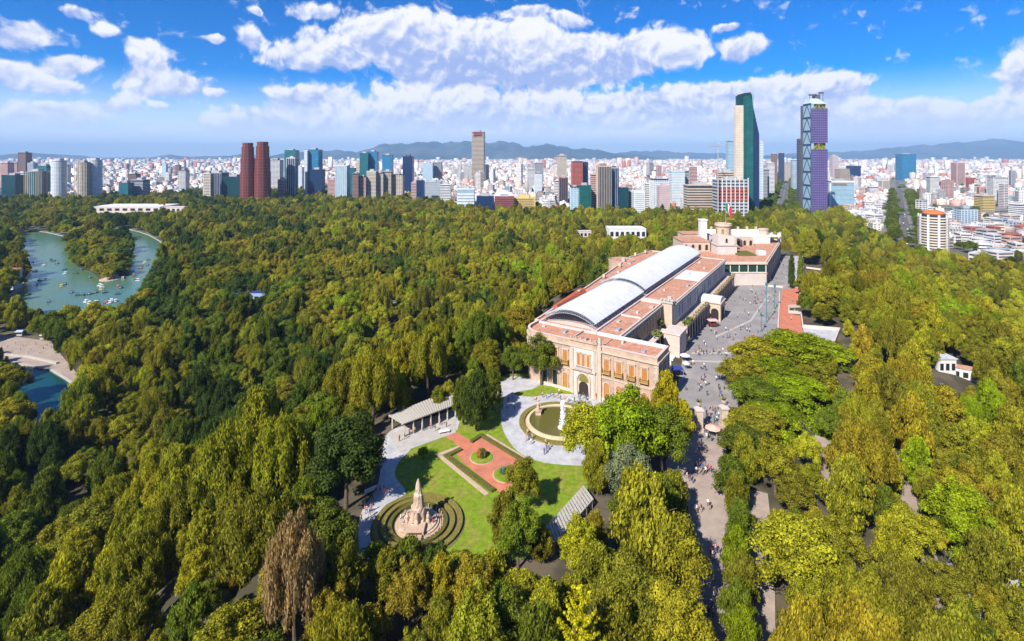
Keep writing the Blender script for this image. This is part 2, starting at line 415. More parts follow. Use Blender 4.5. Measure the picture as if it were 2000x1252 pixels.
ridge('mountain', [(560,303),(640,292),(700,295),(760,283),(820,281),(880,274),(930,276),(980,278),(1030,288),(1060,283),(1100,284),(1150,290),(1200,300),(1250,303)], 15000, 2600, 1., MTN)
ridge('mountain', [(-200,304),(-60,306),(30,303),(70,300),(120,302),(170,308),(230,308)], 14000, 1500, 2., MTN)
ridge('mountain', [(240,308),(290,307),(340,303),(380,306),(430,304),(470,300),(500,304),(560,306)], 16000, 1500, 3., MTN)
ridge('mountain', [(1150,300),(1230,297),(1300,295),(1380,299),(1450,303)], 21000, 2000, 4., MTN)
ridge('mountain', [(1500,303),(1650,296),(1750,290),(1850,279),(1950,274),(2050,276),(2200,284),(2400,300)], 19500, 3000, 5., MTN)

# ------------------------------------------------------------------ paved ground of the hill top (z = 0, sheets 4 mm and more apart)
def slab(name, px, mats, z=0., z0=-.6, **kw):
    m = MB(); m.prism([W2(p[0], p[1], z) if len(p) == 2 else p[:2] for p in px], z0, z); return m.build(name, mats, **kw)
def smooth_poly(pts, n=4):
    """Catmull-Rom closed curve through the points"""
    out = []; N = len(pts)
    for i in range(N):
        p0, p1, p2, p3 = [np.array(pts[(i+k) % N], float) for k in (-1, 0, 1, 2)]
        for j in range(n):
            t = j/n; out.append(tuple(.5*((2*p1)+(-p0+p2)*t+(2*p0-5*p1+4*p2-p3)*t*t+(-p0+3*p1-3*p2+p3)*t**3)))
    return out
slab('plaza', [(1335,862),(1322,760),(1335,690),(1385,600),(1422,552),(1497,552),(1522,500),(1552,500),(1553,560),(1528,640),(1445,700),(1438,862)], PLAZA, .05, kind='structure')
pth = [(1322,862),(1438,862),(1432,900),(1428,960),(1432,1040),(1436,1120),(1432,1200),(1425,1300),(1340,1300),(1352,1200),(1358,1120),(1340,1040),(1305,960),(1300,900)]
slab('path', pth, PATHM, .02, kind='structure')
slab('pavement_line', [(1352,688),(1452,688),(1452,691),(1350,691)], CONC, .056, .05, kind='structure')
slab('pavement_line', [(1343,703),(1440,706),(1440,709),(1342,706)], CONC, .056, .05, kind='structure')
slab('pavement_line', [(1400,655),(1465,625),(1500,575),(1503,575),(1468,627),(1400,658)], CONC, .056, .05, kind='structure')
# lawn and garden
gp = smooth_poly([(700,1100),(702,1010),(740,950),(752,880),(800,845),(885,800),(940,760),(1000,730),(1110,745),(1200,800),(1215,900),(1150,950),(1080,1060),(960,1105),(830,1105)])
slab('lawn', gp, LAWN, .0, -2., kind='structure')
gpath = smooth_poly([(762,842),(800,828),(870,808),(893,822),(885,838),(815,862),(800,880),(777,905),(772,930),(790,955),(788,970),(755,985),(733,1015),(728,1060),(733,1095),(708,1095),(700,1050),(706,1000),(735,955),(745,905),(750,865)], 3)
slab('path', gpath, WHITEPAVE, .03, -.5, kind='structure')
fp = smooth_poly([(1000,735),(1060,742),(1120,755),(1200,790),(1210,870),(1170,905),(1110,908),(1050,900),(1010,880),(985,845),(978,810),(985,775),(985,750)], 4)
slab('pavement', fp, WHITEPAVE, .035, -.5, kind='structure')
slab('path', [(878,838),(893,800),(935,765),(985,740),(1000,760),(985,775),(935,785),(900,815),(893,840)], WHITEPAVE, .032, -.5, kind='structure')
slab('lawn', smooth_poly([(1000,768),(1040,760),(1058,752),(1110,762),(1120,770),(1080,768),(1040,775)], 3), LAWN, .05, -.3, kind='structure')
# red paved terrace with its borders
def gq(px): return [(680+p[0]/3.13, 720+p[1]/3.13) for p in px]
slab('pavement', gq([(585,412),(655,385),(750,440),(810,415),(1090,590),(1040,640),(1010,690),(985,760),(930,755),(690,560),(665,520),(690,490),(640,440)]), REDPAVE, .04, -.4, kind='structure')
def line_wall(name, px, w, h, m, label=None, cat=None, **kw):
    mb = MB(); mb.wall([W2(*p) for p in px], w, 0, h); return mb.build(name, m, label=label, category=cat, **kw)
line_wall('stone_border', gq([(680,480),(552,528),(850,772)]), .9, .12, BORDER, kind='structure')
line_wall('stone_border', gq([(845,405),(1120,575)]), .8, .12, BORDER, kind='structure')
line_wall('hedge', gq([(690,498),(602,542),(890,755)]), 1.0, .55, HEDGE, 'clipped olive hedge along the lawn side of the red terrace', 'hedge')
line_wall('hedge', gq([(752,455),(815,415),(1075,572)]), .9, .6, HEDGE, 'clipped olive hedge between the red terrace and the fountain path', 'hedge')

# ------------------------------------------------------------------ foliage meshes
def crown_mesh(name, lobes, nleaf, size, mode='round', seed=0, core=True, sup=None):
    r = np.random.default_rng(seed); V = []; F = []; LV = []
    A = np.array([l[3]*l[3]*(l[4] if len(l) > 4 else 1) for l in lobes]); cnt = np.maximum(8, (nleaf*A/A.sum()).astype(int))
    nv = 0
    for li, l in enumerate(lobes):
        c = np.array(l[:3]); rad = l[3]; st = l[4] if len(l) > 4 else 1.
        n = cnt[li]; u = r.normal(size=(n, 3)); u /= np.linalg.norm(u, axis=1)[:, None]
        u[:, 2] = np.where(u[:, 2] < -.45, -u[:, 2], u[:, 2])
        b = u[:, 0:1]*0 + 1 + .16*np.sin(u[:, 0:1]*5+li)*np.cos(u[:, 1:2]*6+li*2) + .14*r.normal(size=(n, 1))
        p = c + u*np.array([rad, rad, rad*st])*b
        nn = u + r.normal(size=(n, 3))*.38 + np.array([0, 0, .15])
        nn /= np.linalg.norm(nn, axis=1)[:, None]
        if mode == 'weep':
            t2 = np.tile(np.array([0, 0, -1.]), (n, 1)) + r.normal(size=(n, 3))*.18
            nn[:, 2] *= .25; nn /= np.linalg.norm(nn, axis=1)[:, None]
            t1 = np.cross(nn, t2); t1 /= np.linalg.norm(t1, axis=1)[:, None]
            s1 = size*r.uniform(.5, .9, (n, 1)); s2 = size*r.uniform(1.0, 2.6, (n, 1))
        else:
            q = r.normal(size=(n, 3)); t1 = np.cross(nn, q); t1 /= np.linalg.norm(t1, axis=1)[:, None]
            t2 = np.cross(nn, t1); s1 = size*r.uniform(.6, 1.3, (n, 1)); s2 = size*r.uniform(.6, 1.3, (n, 1))
            if mode == 'up': t2 = t2*.5 + np.array([0, 0, 1.]); s2 = s2*1.5; s1 = s1*.7
        quad = np.stack([p - t1*s1 - t2*s2*.3, p - t2*s2, p + t1*s1 + t2*s2*.2, p + t2*s2], 1)   # kite shaped cluster
        V.append(quad.reshape(-1, 3)); f = np.arange(n*4).reshape(n, 4) + nv; F.append(f); nv += n*4
        tone = .5 + .16*(r.random()-.5)*2 + .30*(r.random(n)-.5)*2
        w = r.random(n)
        LV.append(np.stack([np.repeat(tone, 4), np.repeat(w, 4), np.zeros(n*4)], 1))
    core_f = []
    if core:
        t = (1+5**.5)/2
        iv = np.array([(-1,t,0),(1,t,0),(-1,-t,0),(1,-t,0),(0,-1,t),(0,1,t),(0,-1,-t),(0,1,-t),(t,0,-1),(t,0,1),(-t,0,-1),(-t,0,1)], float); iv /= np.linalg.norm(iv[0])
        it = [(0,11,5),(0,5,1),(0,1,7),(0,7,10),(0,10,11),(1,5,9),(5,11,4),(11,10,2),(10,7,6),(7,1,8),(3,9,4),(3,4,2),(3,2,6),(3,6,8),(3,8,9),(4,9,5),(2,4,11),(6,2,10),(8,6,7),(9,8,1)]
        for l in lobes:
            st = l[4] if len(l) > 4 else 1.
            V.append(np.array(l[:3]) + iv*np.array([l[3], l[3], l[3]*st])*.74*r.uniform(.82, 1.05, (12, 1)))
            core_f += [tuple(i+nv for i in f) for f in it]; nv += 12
            LV.append(np.tile(np.array([.3, .3, 0.]), (12, 1)))  # core painted darker than the leaves, standing in for shade inside the crown
    V = np.concatenate(V); F = np.concatenate(F).tolist() + core_f; LV = np.concatenate(LV)
    me = bpy.data.meshes.new(name); me.from_pydata(V.tolist(), [], F)
    at = me.attributes.new('leaf', 'FLOAT_VECTOR', 'POINT'); at.data.foreach_set('vector', np.clip(LV, 0, 1).ravel())
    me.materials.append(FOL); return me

def lobes_round(r, R_, H_, base, n):        # broad crown: separate billows on limbs round a dim middle
    L = []; n = int(n*1.9)
    for i in range(n):
        a = i*2.399 + r.uniform(-.35, .35); t = (i+.5)/n; el = math.acos(1-t*1.25) if t*1.25 < 1 else math.pi/2+(t*1.25-1)*1.2
        k = r.uniform(.58, .93); rr = R_*k*math.sin(el)
        L.append((rr*math.cos(a), rr*math.sin(a), base + H_*.42 + H_*.50*math.cos(el)*r.uniform(.74, 1.12), R_*r.uniform(.15, .28), r.uniform(.7, 1.05)))
    L.append((0, 0, base+H_*.38, R_*.50)); L.append((0, 0, base+H_*.58, R_*.36)); return L
def lobes_tall(r, R_, H_, base, n, taper=.35):
    L = []; n = int(n*1.7)
    for i in range(n):
        t = (i+.5)/n; a = i*2.399 + r.uniform(-.5, .5); w = math.sin(math.pi*min(1, .12+t*.83))**.6*(1-taper*t)
        rr = R_*w*r.uniform(.50, .95); L.append((rr*math.cos(a), rr*math.sin(a), base+H_*(.05+.88*t), R_*r.uniform(.18, .30)*(.6+.4*w), r.uniform(1.2, 2.1)))
    for k in range(4): L.append((0, 0, base+H_*(.2+.2*k), R_*.40*(1-taper*k/4), 1.5))
    return L
def lobes_weep(r, R_, H_, base, n):
    L = []; n = int(n*1.6)
    for i in range(n):
        t = (i+.5)/n; a = i*2.399 + r.uniform(-.4, .4); rr = R_*math.sqrt(t)*r.uniform(.68, 1.0)
        top = base + H_*(.95 - .52*t*r.uniform(.5, 1.25)); ln = H_*r.uniform(.12, .28)
        L.append((rr*math.cos(a), rr*math.sin(a), top-ln*.55, R_*r.uniform(.12, .20), r.uniform(2.0, 3.8)))
    L.append((0, 0, base+H_*.48, R_*.42, 1.8)); L.append((0, 0, base+H_*.72, R_*.28, 1.4)); return L
def lobes_column(r, R_, H_, base, n):
    return [(R_*.28*math.cos(i*2.4)*(1-i/n*.7), R_*.28*math.sin(i*2.4)*(1-i/n*.7), base+H_*(.06+.86*i/(n-1)), R_*(.80*math.sin(math.pi*(.22+.66*i/(n-1)))**.7+.05), 1.5) for i in range(n)]
PROTO = {}
def trunk_mesh(H_, r0, seed, branches=5, spread=.5):
    r = random.Random(seed); mb = MB(); p = Vector((0, 0, -1.2)); rad = r0; pts = []
    top = H_*.62
    for i in range(5):
        q = Vector((r.uniform(-.25, .25)*i*.5, r.uniform(-.25, .25)*i*.5, top*(i+1)/5)); mb.tube(p, q, rad, rad*.82, 7); pts.append((q, rad*.8)); p = q; rad *= .82
    for i in range(branches):
        q, rr = pts[2 + i % 3]; a = i*2.4 + r.uniform(-.4, .4); e = q + Vector((math.cos(a)*spread*H_*.4, math.sin(a)*spread*H_*.4, H_*r.uniform(.12, .28)))
        mid = (q+e)/2 + Vector((0, 0, -.2)); mb.tube(q, mid, rr*.6, rr*.45, 5); mb.tube(mid, e, rr*.45, rr*.15, 5)
    return mb.mesh('trunk', BARK)
def make_protos():
    k = 0
    for j in range(5):      # unit sizes: broad R 6.5, H 14
        r = random.Random(10+j); L = lobes_round(r, 6.5, 11.5, 3.2, 15+j*2)
        PROTO.setdefault('broad', []).append((crown_mesh('crown', L, 13000, .185, 'round', 100+j), trunk_mesh(14, .45, j), 6.5, 14.6))
    for j in range(4):
        r = random.Random(30+j); L = lobes_tall(r, 4.8, 15.5, 2.5, 20+j*3)
        PROTO.setdefault('tall', []).append((crown_mesh('crown', L, 13000, .185, 'up', 200+j), trunk_mesh(18, .42, 20+j), 4.8, 18.))
    for j in range(4):
        r = random.Random(50+j); L = lobes_weep(r, 6.2, 15.5, 2.0, 26+j*3)
        PROTO.setdefault('weep', []).append((crown_mesh('crown', L, 15000, .16, 'weep', 300+j), trunk_mesh(17, .5, 40+j), 6.2, 17.5))
    for j in range(2):
        r = random.Random(70+j); L = lobes_column(r, 1.7, 11.5, .4, 9)
        PROTO.setdefault('column', []).append((crown_mesh('crown', L, 2600, .22, 'up', 400+j), trunk_mesh(9, .2, 60+j, 2, .1), 1.7, 12.))
    # araucaria: whorls of arching branches
    for j in range(1):
        r = random.Random(90+j); L = []
        for t in range(8):
            rr = 4.9*(1-t/8.6)**.8
            for b in range(7):
                a = b*math.pi*2/7 + (t % 2)*.45
                for q in (.2, .36, .52, .68, .84, 1.0): L.append((rr*q*math.cos(a), rr*q*math.sin(a), 3.5+t*1.65+q*q*1.5, .34-.12*q, .9))
        L.append((0, 0, 17, .3, 2))
        PROTO['araucaria'] = [(crown_mesh('crown', L, 9000, .13, 'round', 500, core=False), trunk_mesh(20, .3, 80, 3, .1), 4.6, 17.)]
make_protos()
TONES = {'bright yellow': (.38,.34,.015), 'olive green': (.215,.210,.020), 'mid green': (.130,.165,.018), 'dark green': (.064,.098,.018), 'yellow-green': (.300,.285,.022), 'bright green': (.210,.270,.012),
         'brownish': (.38,.26,.10), 'grey-green': (.200,.220,.110), 'golden green': (.295,.245,.022)}
FORMS = {'broad': ('round-crowned', 'round_tree'), 'tall': ('upright bushy', 'upright_tree'), 'weep': ('drooping', 'drooping_tree'), 'column': ('columnar', 'cypress_tree'), 'araucaria': ('star-branched', 'araucaria_tree')}
TREES = []        # (x, y, z, r, h, form, variant, tone, rz, manual)
def put_tree(x, y, z, r, h, form, tone, rz=None, special=None):
    TREES.append(dict(x=x, y=y, z=z, r=r, h=h, form=form, var=random.randrange(len(PROTO[form])), tone=tone, rz=random.uniform(0, 6.28) if rz is None else rz, special=special))
def T0(px, py, r, h, form, tone, special=None):      # base seen at (px, py) on the level hill top
    x, y, z = W3(px, py); put_tree(x, y, hz(x, y), r, h, form, tone, special=special)
def TY(px, ptop, Y, r, h, form, tone, special=None):  # top seen at (px, ptop), Y metres away
    x = (px-1000)/1000.*Y; z = CAM_Z - (ptop-HORIZ)/1000.*Y - h
    g_ = hz(x, Y)
    if 5.5 < z+h-g_ < 27: h = z+h-g_; z = g_
    else: print('TREE off ground', px, ptop, Y, round(z+h-g_, 1))
    put_tree(x, Y, z, r, h, form, tone, special=special)
T0(1057,752, 6.0,14.5,'broad','mid green','round-crowned green tree standing before the castle front')
T0(930,842, 3.9,15,'tall','dark green','dark bushy tree at the end of the slatted pergola')
T0(905,830, 3.2,12.5,'tall','mid green','smaller bushy tree leaning against the pergola end')
T0(962,800, 3.0,11,'tall','mid green','slim bushy tree between pergola and curved white path')
T0(1002,742, 3.8,10.5,'broad','mid green','small round tree where the white path meets the castle')
T0(827,897, 1.3,2.6,'broad','bright green','tiny round tree on the lawn by the pergola')
T0(1148,925, 5.8,14.5,'broad','yellow-green','yellow-green tree beside the fountain pool')
T0(1228,950, 7.2,19,'broad','bright green','big bright green tree hiding the foot of the castle front')
T0(1292,930, 6.0,15,'broad','mid green','big green tree at the castle corner above the path')
T0(1205,880, 4.2,11,'tall','bright green','narrow green tree rising before the castle windows')
T0(1300,862, 4.2,17,'tall','bright yellow','bright yellow conifer at the castle corner')
T0(1335,868, 2.8,10.5,'tall','bright yellow','smaller yellow conifer next to the gate pier')
T0(1022,1000, 3.6,9.5,'broad','olive green','round olive tree overlapping the end of the red terrace')
T0(990,1092, 3.6,11.5,'tall','olive green','olive tree at the corner of the lawn')
T0(1012,1110, 3.8,10.5,'broad','mid green','green tree between the lawn and the slatted roof')
T0(1232,1000, 4.4,12.5,'broad','grey-green','pale grey-green round tree beside the slatted roof')
T0(1258,1150, 6.4,19,'tall','yellow-green','big yellow-green tree nearest the people on the path')
T0(1165,1185, 4.2,9.5,'tall','olive green','olive bushy tree below the slatted roof')
T0(1310,1175, 5.2,13,'broad','olive green','olive tree shading the path edge')
T0(1290,1060, 4.5,12,'tall','mid green','green tree between garden and path')
T0(1240,1260, 5.0,11,'broad','olive green','olive tree near the bottom of the path')
T0(1325,1300, 4.6,10,'broad','yellow-green','yellow-green tree at the lowest bend of the path')
for i, (px, top, Y, r, h) in enumerate([(1480,668,160,9.0,19),(1545,650,163,9.9,21),(1600,668,170,9.5,20),(1478,745,138,7.7,18),(1545,735,143,9.0,20),(1612,745,148,8.6,19),(1470,800,125,6.9,16),(1530,815,126,7.7,18),(1590,820,132,7.7,17),(1650,705,165,7.5,18),(1512,700,150,7,18),(1575,700,156,7,19),(1640,770,148,6.5,17),(1505,780,132,6.5,17),(1565,785,138,7,18),(1455,845,118,6,14),(1500,860,118,6,14),(1560,870,122,6,14),(1450,700,150,7,18)]):
    TY(px, top, Y, r, h, 'broad', ['yellow-green', 'bright green', 'bright green', 'mid green', 'bright green', 'olive green'][i % 6])
TY(1655,652,198,6.8,15,'broad','dark green','dark round tree by the white terrace wall')
TY(1455,835,112,5.5,14,'broad','mid green'); TY(1428,895,101,4,11,'tall','mid green')
for i, (px, py) in enumerate([(1440,1010),(1447,1070),(1438,1130),(1450,1190),(1440,1250),(1452,1310)]):
    T0(px, py, 2.7, 8.5, 'tall', ['olive green', 'mid green', 'bright green'][i % 3])
TY(575,1018,72,4.6,24,'weep','brownish','tall brownish tree with dry branches in the dark forest')
TY(1132,1155,61,4.6,15,'araucaria','bright yellow','star-shaped conifer tree below the garden')
TY(683,975,112,2.6,14,'tall','grey-green','slim pale grey-green tree beside the shaded white path')
TY(1570,945,108,7,15,'broad','bright green','bright lime green tree between the two gravel paths'); TY(1620,985,103,6,14,'broad','bright green')
TY(722,835,122,2.6,13,'tall','mid green','dark bushy tree at the near end of the pergola')
TY(715,880,115,4.6,18,'weep','olive green','drooping olive tree beside the shaded white path')
TY(1546,498,262,1.6,11,'column','dark green','tall clipped cypress beside the terrace of the tower'); TY(1564,498,258,1.6,10.5,'column','mid green','second clipped cypress from the tower terrace')
TY(1585,530,262,2.8,6,'broad','yellow-green','small yellow-green tree in the curved flower bed')
for (px, top, Y, r, h, tn) in [(1020,1120,76,4.6,12,'olive green'),(1070,1135,72,3.8,12,'yellow-green'),(1050,1180,64,4.2,10,'mid green'),(1200,1165,66,4.4,12,'olive green'),(985,1150,70,4.0,10,'mid green'),(925,1150,66,4.0,10,'olive green'),(735,1070,86,4.6,12,'mid green'),(800,1050,84,4.2,11,'mid green'),(850,1068,82,4.4,12,'dark green'),(905,1088,80,4.0,11,'olive green'),(960,1075,83,4.2,12,'olive green')]:
    TY(px, top, Y, r, h, 'broad' if px % 2 else 'tall', tn)

# ------------------------------------------------------------------ regions kept clear for what stands there
CLEAR = [ # polygon in the photograph, depth up to which a tree would hide it
 ([(772,880),(870,838),(900,850),(965,765),(990,745),(1115,765),(1120,920),(1040,935),(1000,985),(955,1072),(870,1088),(745,1062),(712,1050),(716,1005),(758,955),(755,905)], 150),
 ([(1030,640),(1060,612),(1190,512),(1330,470),(1385,435),(1430,400),(1445,435),(1535,445),(1560,500),(1560,560),(1560,600),(1527,645),(1440,700),(1430,850),(1345,850),(1335,770),(1290,770),(1180,790),(1090,750),(1035,690)], 420),
 ([(1345,850),(1425,850),(1385,925),(1388,1000),(1412,1060),(1420,1110),(1408,1190),(1402,1252),(1368,1252),(1380,1150),(1392,1080),(1372,1000),(1340,960),(1342,900)], 125),
 ([(1466,975),(1502,975),(1502,1252),(1470,1252)], 150), ([(1765,935),(1782,935),(1778,1000),(1768,1000)], 170), ([(1885,1120),(1905,1120),(1900,1180),(1885,1180)], 90), ([(1593,855),(1617,850),(1610,925),(1597,922)], 190), 
 ([(762,812),(893,757),(893,795),(885,835),(785,850)], 135), ([(1066,1035),(1140,948),(1162,975),(1080,1066)], 112),
 ([(50,478),(75,472),(135,490),(150,545),(205,550),(248,520),(252,485),(300,485),(308,505),(285,545),(262,580),(235,594),(120,598),(62,608),(48,590),(66,560)], 640),
 ([(5,672),(95,680),(112,705),(150,745),(140,760),(120,750),(45,712),(5,700)], 335), ([(55,720),(125,745),(135,765),(105,795),(85,805),(55,765)], 330),
 ([(1525,570),(1562,560),(1562,640),(1525,640)], 240), ([(1572,648),(1638,645),(1620,690),(1590,680)], 230), ([(1826,694),(1875,690),(1920,750),(1830,748)], 270),
 ([(180,404),(310,402),(312,414),(190,416)], 1100), ([(312,410),(360,404),(355,415)], 1100), ([(1190,452),(1262,445),(1262,462),(1195,464)], 780), ([(1128,452),(1155,452),(1155,462),(1128,462)], 780), ([(1985,1110),(1999,1110),(1999,1160),(1980,1150)], 160), ([(118,950),(175,955),(150,985),(118,980)],210),
 ([(1400,1135),(1402,1252),(1380,1252),(1385,1135)], 90)]
FOOT = [[W2(*p) for p in [(1318,2000),(1318,860),(1300,900),(1330,990),(1345,1200)]]]
FOOT = [[W2(*p) for p in pth], [W2(*p) for p in gp],
        [W2(1322,870), W2(1438,870), W2(1445,700), W2(1525,640), (141,265), (184,342), (184,356), (110,360), AB(52,160), AB(66,120), AB(58,106), AB(50,60), AB(45,-2), AB(-2,-3)]]
FOOT += [[W2(*p) for p in [(1500,500),(1560,495),(1575,520),(1625,525),(1625,555),(1566,570),(1570,640),(1645,640),(1625,695),(1520,670)]]]
LAKE1P = smooth_poly([(30,462),(75,452),(130,462),(140,452),(250,448),(320,478),(318,520),(300,560),(285,600),(262,625),(180,630),(60,632),(20,620),(-10,600),(40,560),(60,520),(40,490)], 4)
ISLE = smooth_poly([(135,480),(150,462),(200,455),(248,470),(252,505),(247,525),(238,542),(215,549),(195,546),(178,532),(150,520),(138,500)], 4)
LAKE2P = smooth_poly([(45,712),(100,722),(130,740),(165,765),(172,800),(140,830),(90,838),(60,830),(30,790),(0,760),(-30,700)], 4)
Z1 = GZ + .25
L1W = [W2(p[0], p[1], Z1) for p in LAKE1P]; L2W = [W2(p[0], p[1], Z1) for p in LAKE2P]; ISW = [W2(p[0], p[1], Z1) for p in ISLE]
PROMW = [W2(p[0], p[1], GZ) for p in [(-60,650),(10,656),(100,668),(118,692),(160,742),(165,765),(130,740),(100,722),(45,712),(-60,700)]]
EDGE = [(-1500,300),(-400,380),(0,383),(200,378),(400,372),(600,368),(800,376),(900,398),(1100,404),(1400,402),(1520,402),(1640,400),(1700,436),(1740,470),(1800,484),(1900,500),(2000,512),(2400,560)]
def forest_limit(x, y):     # distance of the edge of the wood along this bearing
    px = 1000 + 1000*x/y; e = np.interp(px, [q[0] for q in EDGE], [q[1] for q in EDGE]); e = max(e, 350); return 98000./(e-HORIZ)

# scattered wood
fcols = []
grid_taken = {}
def near_taken(x, y, r):
    gxk, gyk = int(x//12), int(y//12)
    for i in range(gxk-1, gxk+2):
        for j in range(gyk-1, gyk+2):
            for (a, b, q) in grid_taken.get((i, j), ()):
                if (a-x)**2 + (b-y)**2 < ((.63 if y < 210 else .57)*(q+r))**2: return True
    return False
def take(x, y, r): grid_taken.setdefault((int(x//12), int(y//12)), []).append((x, y, r))
for t in TREES: take(t['x'], t['y'], t['r'])
CLB = [(min(p[0] for p in c), max(p[0] for p in c), min(p[1] for p in c), max(p[1] for p in c)) for c, _ in CLEAR]
def hides(x, y, z, r, h):
    for dxx, dzz in ((0, .5), (.62, .6), (-.62, .6), (0, .88), (.45, .8), (-.45, .8), (0, .12), (.5, .35), (-.5, .35)):
        px, py = proj(x + dxx*r, y, z + dzz*h)
        for (c, dep), bb in zip(CLEAR, CLB):
            if y < dep and bb[0] <= px <= bb[1] and bb[2] <= py <= bb[3] and inpoly(px, py, c): return True
    return False
toneL = list(TONES)
y = 52.
NSC = 0
while y < 1750:
    step = 7.6 if y < 330 else (8.8 if y < 700 else 11)
    xm = 1.12*y + 45
    x = -xm
    while x < xm:
        X = x + random.uniform(-.45, .45)*step; Yy = y + random.uniform(-.45, .45)*step; x += step*1.0
        if Yy < 50 or Yy > forest_limit(X, Yy)*random.uniform(.93, 1.03): continue
        if any(inpoly(X, Yy, q) for q in FOOT) or inpoly(X, Yy, PROMW): continue
        isle = inpoly(X, Yy, ISW)
        if not isle and (inpoly(X, Yy, L1W) or inpoly(X, Yy, L2W)): continue
        z = hz(X, Yy) - .3
        px, pyb = proj(X, Yy, z)
        n = math.sin(X*.031+1.7)*math.cos(Yy*.027) + .6*math.sin(X*.083+Yy*.07) + random.uniform(-.9, .9) + (.32 if px > 620 else .12)
        left = px < 760
        if Yy < 300: form = random.choices(['broad', 'tall', 'weep'], [3, 3, 4] if left else [4, 4, 2])[0]
        else: form = random.choices(['broad', 'tall', 'weep'], [7, 2, 2])[0]
        r0, h0 = PROTO[form][0][2:4]; k = random.uniform(.70, 1.25)*(1.0 if Yy < 300 else 1.12)*(.8 if z > -20 and px > 700 else 1)
        r, h = r0*k, h0*k*random.uniform(.85, 1.12)
        if isle: h *= .8
        if near_taken(X, Yy, r*(1.12 if Yy < 330 else 1)): continue
        if proj(X, Yy, z+h)[1] > 1330: continue
        ex = hides(X, Yy, z, r, h)
        if ex and not isle:
            r *= .62; h *= .55
            if hides(X, Yy, z, r, h): continue
        if px < 620: tn = 'dark green' if n < -.75 else 'mid green' if n < .0 else 'olive green' if n < 1.05 else 'yellow-green' if n < 1.6 else 'golden green'
        else: tn = 'dark green' if n < -1.3 else 'mid green' if n < -.6 else 'olive green' if n < .4 else 'yellow-green' if n < 1.1 else 'golden green' if n < 1.6 else 'bright green'
        put_tree(X, Yy, z, r, h, form, tn); take(X, Yy, r)
    y += step
# younger trees fill what the big crowns leave open
for i in range(5200):
    Yy = random.uniform(52, 300); X = random.uniform(-1.1, 1.1)*Yy
    if any(inpoly(X, Yy, q) for q in FOOT) or inpoly(X, Yy, PROMW) or inpoly(X, Yy, L1W) or inpoly(X, Yy, L2W): continue
    r = random.uniform(2.0, 3.6); h = r*random.uniform(2.2, 3.4)
    if near_taken(X, Yy, r): continue
    z = hz(X, Yy)-.3
    if proj(X, Yy, z+h)[1] > 1300 or hides(X, Yy, z, r, h): continue
    form = random.choice(['broad', 'tall', 'tall']); put_tree(X, Yy, z, r, h, form, random.choice(['olive green', 'yellow-green', 'mid green', 'golden green', 'olive green'])); take(X, Yy, r)
# trees along the two avenues in the city and in its gardens
AV1 = [W2(1520,440,GZ), W2(1541,327,GZ)]; AV2 = [W2(1775,478,GZ), W2(1752,352,GZ)]
def seg(a, b, t): return (a[0]+(b[0]-a[0])*t, a[1]+(b[1]-a[1])*t)
for (A, B, offs, tmax) in ((AV1, AV2, (), 0), (AV1[0], AV1[1], (-30, -20, 20, 30, 40, -42), .55), (AV2[0], AV2[1], (18, 28, -16), .5)):
    if not offs: continue
    L = math.hypot(B[0]-A[0], B[1]-A[1]); tx, ty = (B[0]-A[0])/L, (B[1]-A[1])/L
    for o in offs:
        s = 0
        while s < L*tmax:
            put_tree(A[0]+tx*s+ty*o+random.uniform(-3, 3), A[1]+ty*s-tx*o+random.uniform(-3, 3), GZ, random.uniform(6, 8.5), random.uniform(13, 20), 'broad', 'mid green'); s += random.uniform(9, 15)
for i in range(2600):
    Yc = random.uniform(480, 4200); X = random.uniform(-1.05, 1.05)*Yc; lim = forest_limit(X, Yc)
    if Yc < lim*1.02: continue
    if X > .5*Yc and random.random() < .35: continue
    if math.sin(X*.006+2)*math.cos(Yc*.0052+1)+random.uniform(-.6, .6) < .25 and Yc > lim*1.25: continue
    put_tree(X, Yc, GZ, random.uniform(4.5, 8), random.uniform(8, 15), 'broad', 'mid green')
# the 300 that show largest stand as trees of their own, the rest is one wood
for t in TREES:
    px, py = proj(t['x'], t['y'], t['z']+t['h']*.6)
    vis = 1 if (-25 < px < 2025 and py < 1300) else .05
    t['size'] = (t['r']*t['h'])/t['y']**2*vis*(1000 if t['special'] else 1)
TREES.sort(key=lambda t: -t['size'])
NEAR, FAR = TREES[:300], TREES[300:]
titems = []
ctone = {}
for t in NEAR:
    cm, tm, r0, h0 = PROTO[t['form']][t['var']]
    root = thing(FORMS[t['form']][1], '', 'tree', (t['x'], t['y'], t['z']), 'trees of the park', t['rz']); del root['org']
    root.scale = (t['r']/r0, t['r']/r0, t['h']/h0)
    c = obj('crown', cm, root); obj('trunk', tm, root)
    k = random.uniform(.82, 1.2); tc_ = TONES[t['tone']]; c.color = (tc_[0]*k, tc_[1]*k*random.uniform(.94, 1.06), tc_[2], 1)
    if t['special']: root['label'] = t['special']
    else: titems.append((root, f"{t['tone']} {FORMS[t['form']][0]} tree", t['x'], t['y']))
def LMK(phrase, px, py, z=0.): q = W2(px, py, z); return (phrase, q[0], q[1])
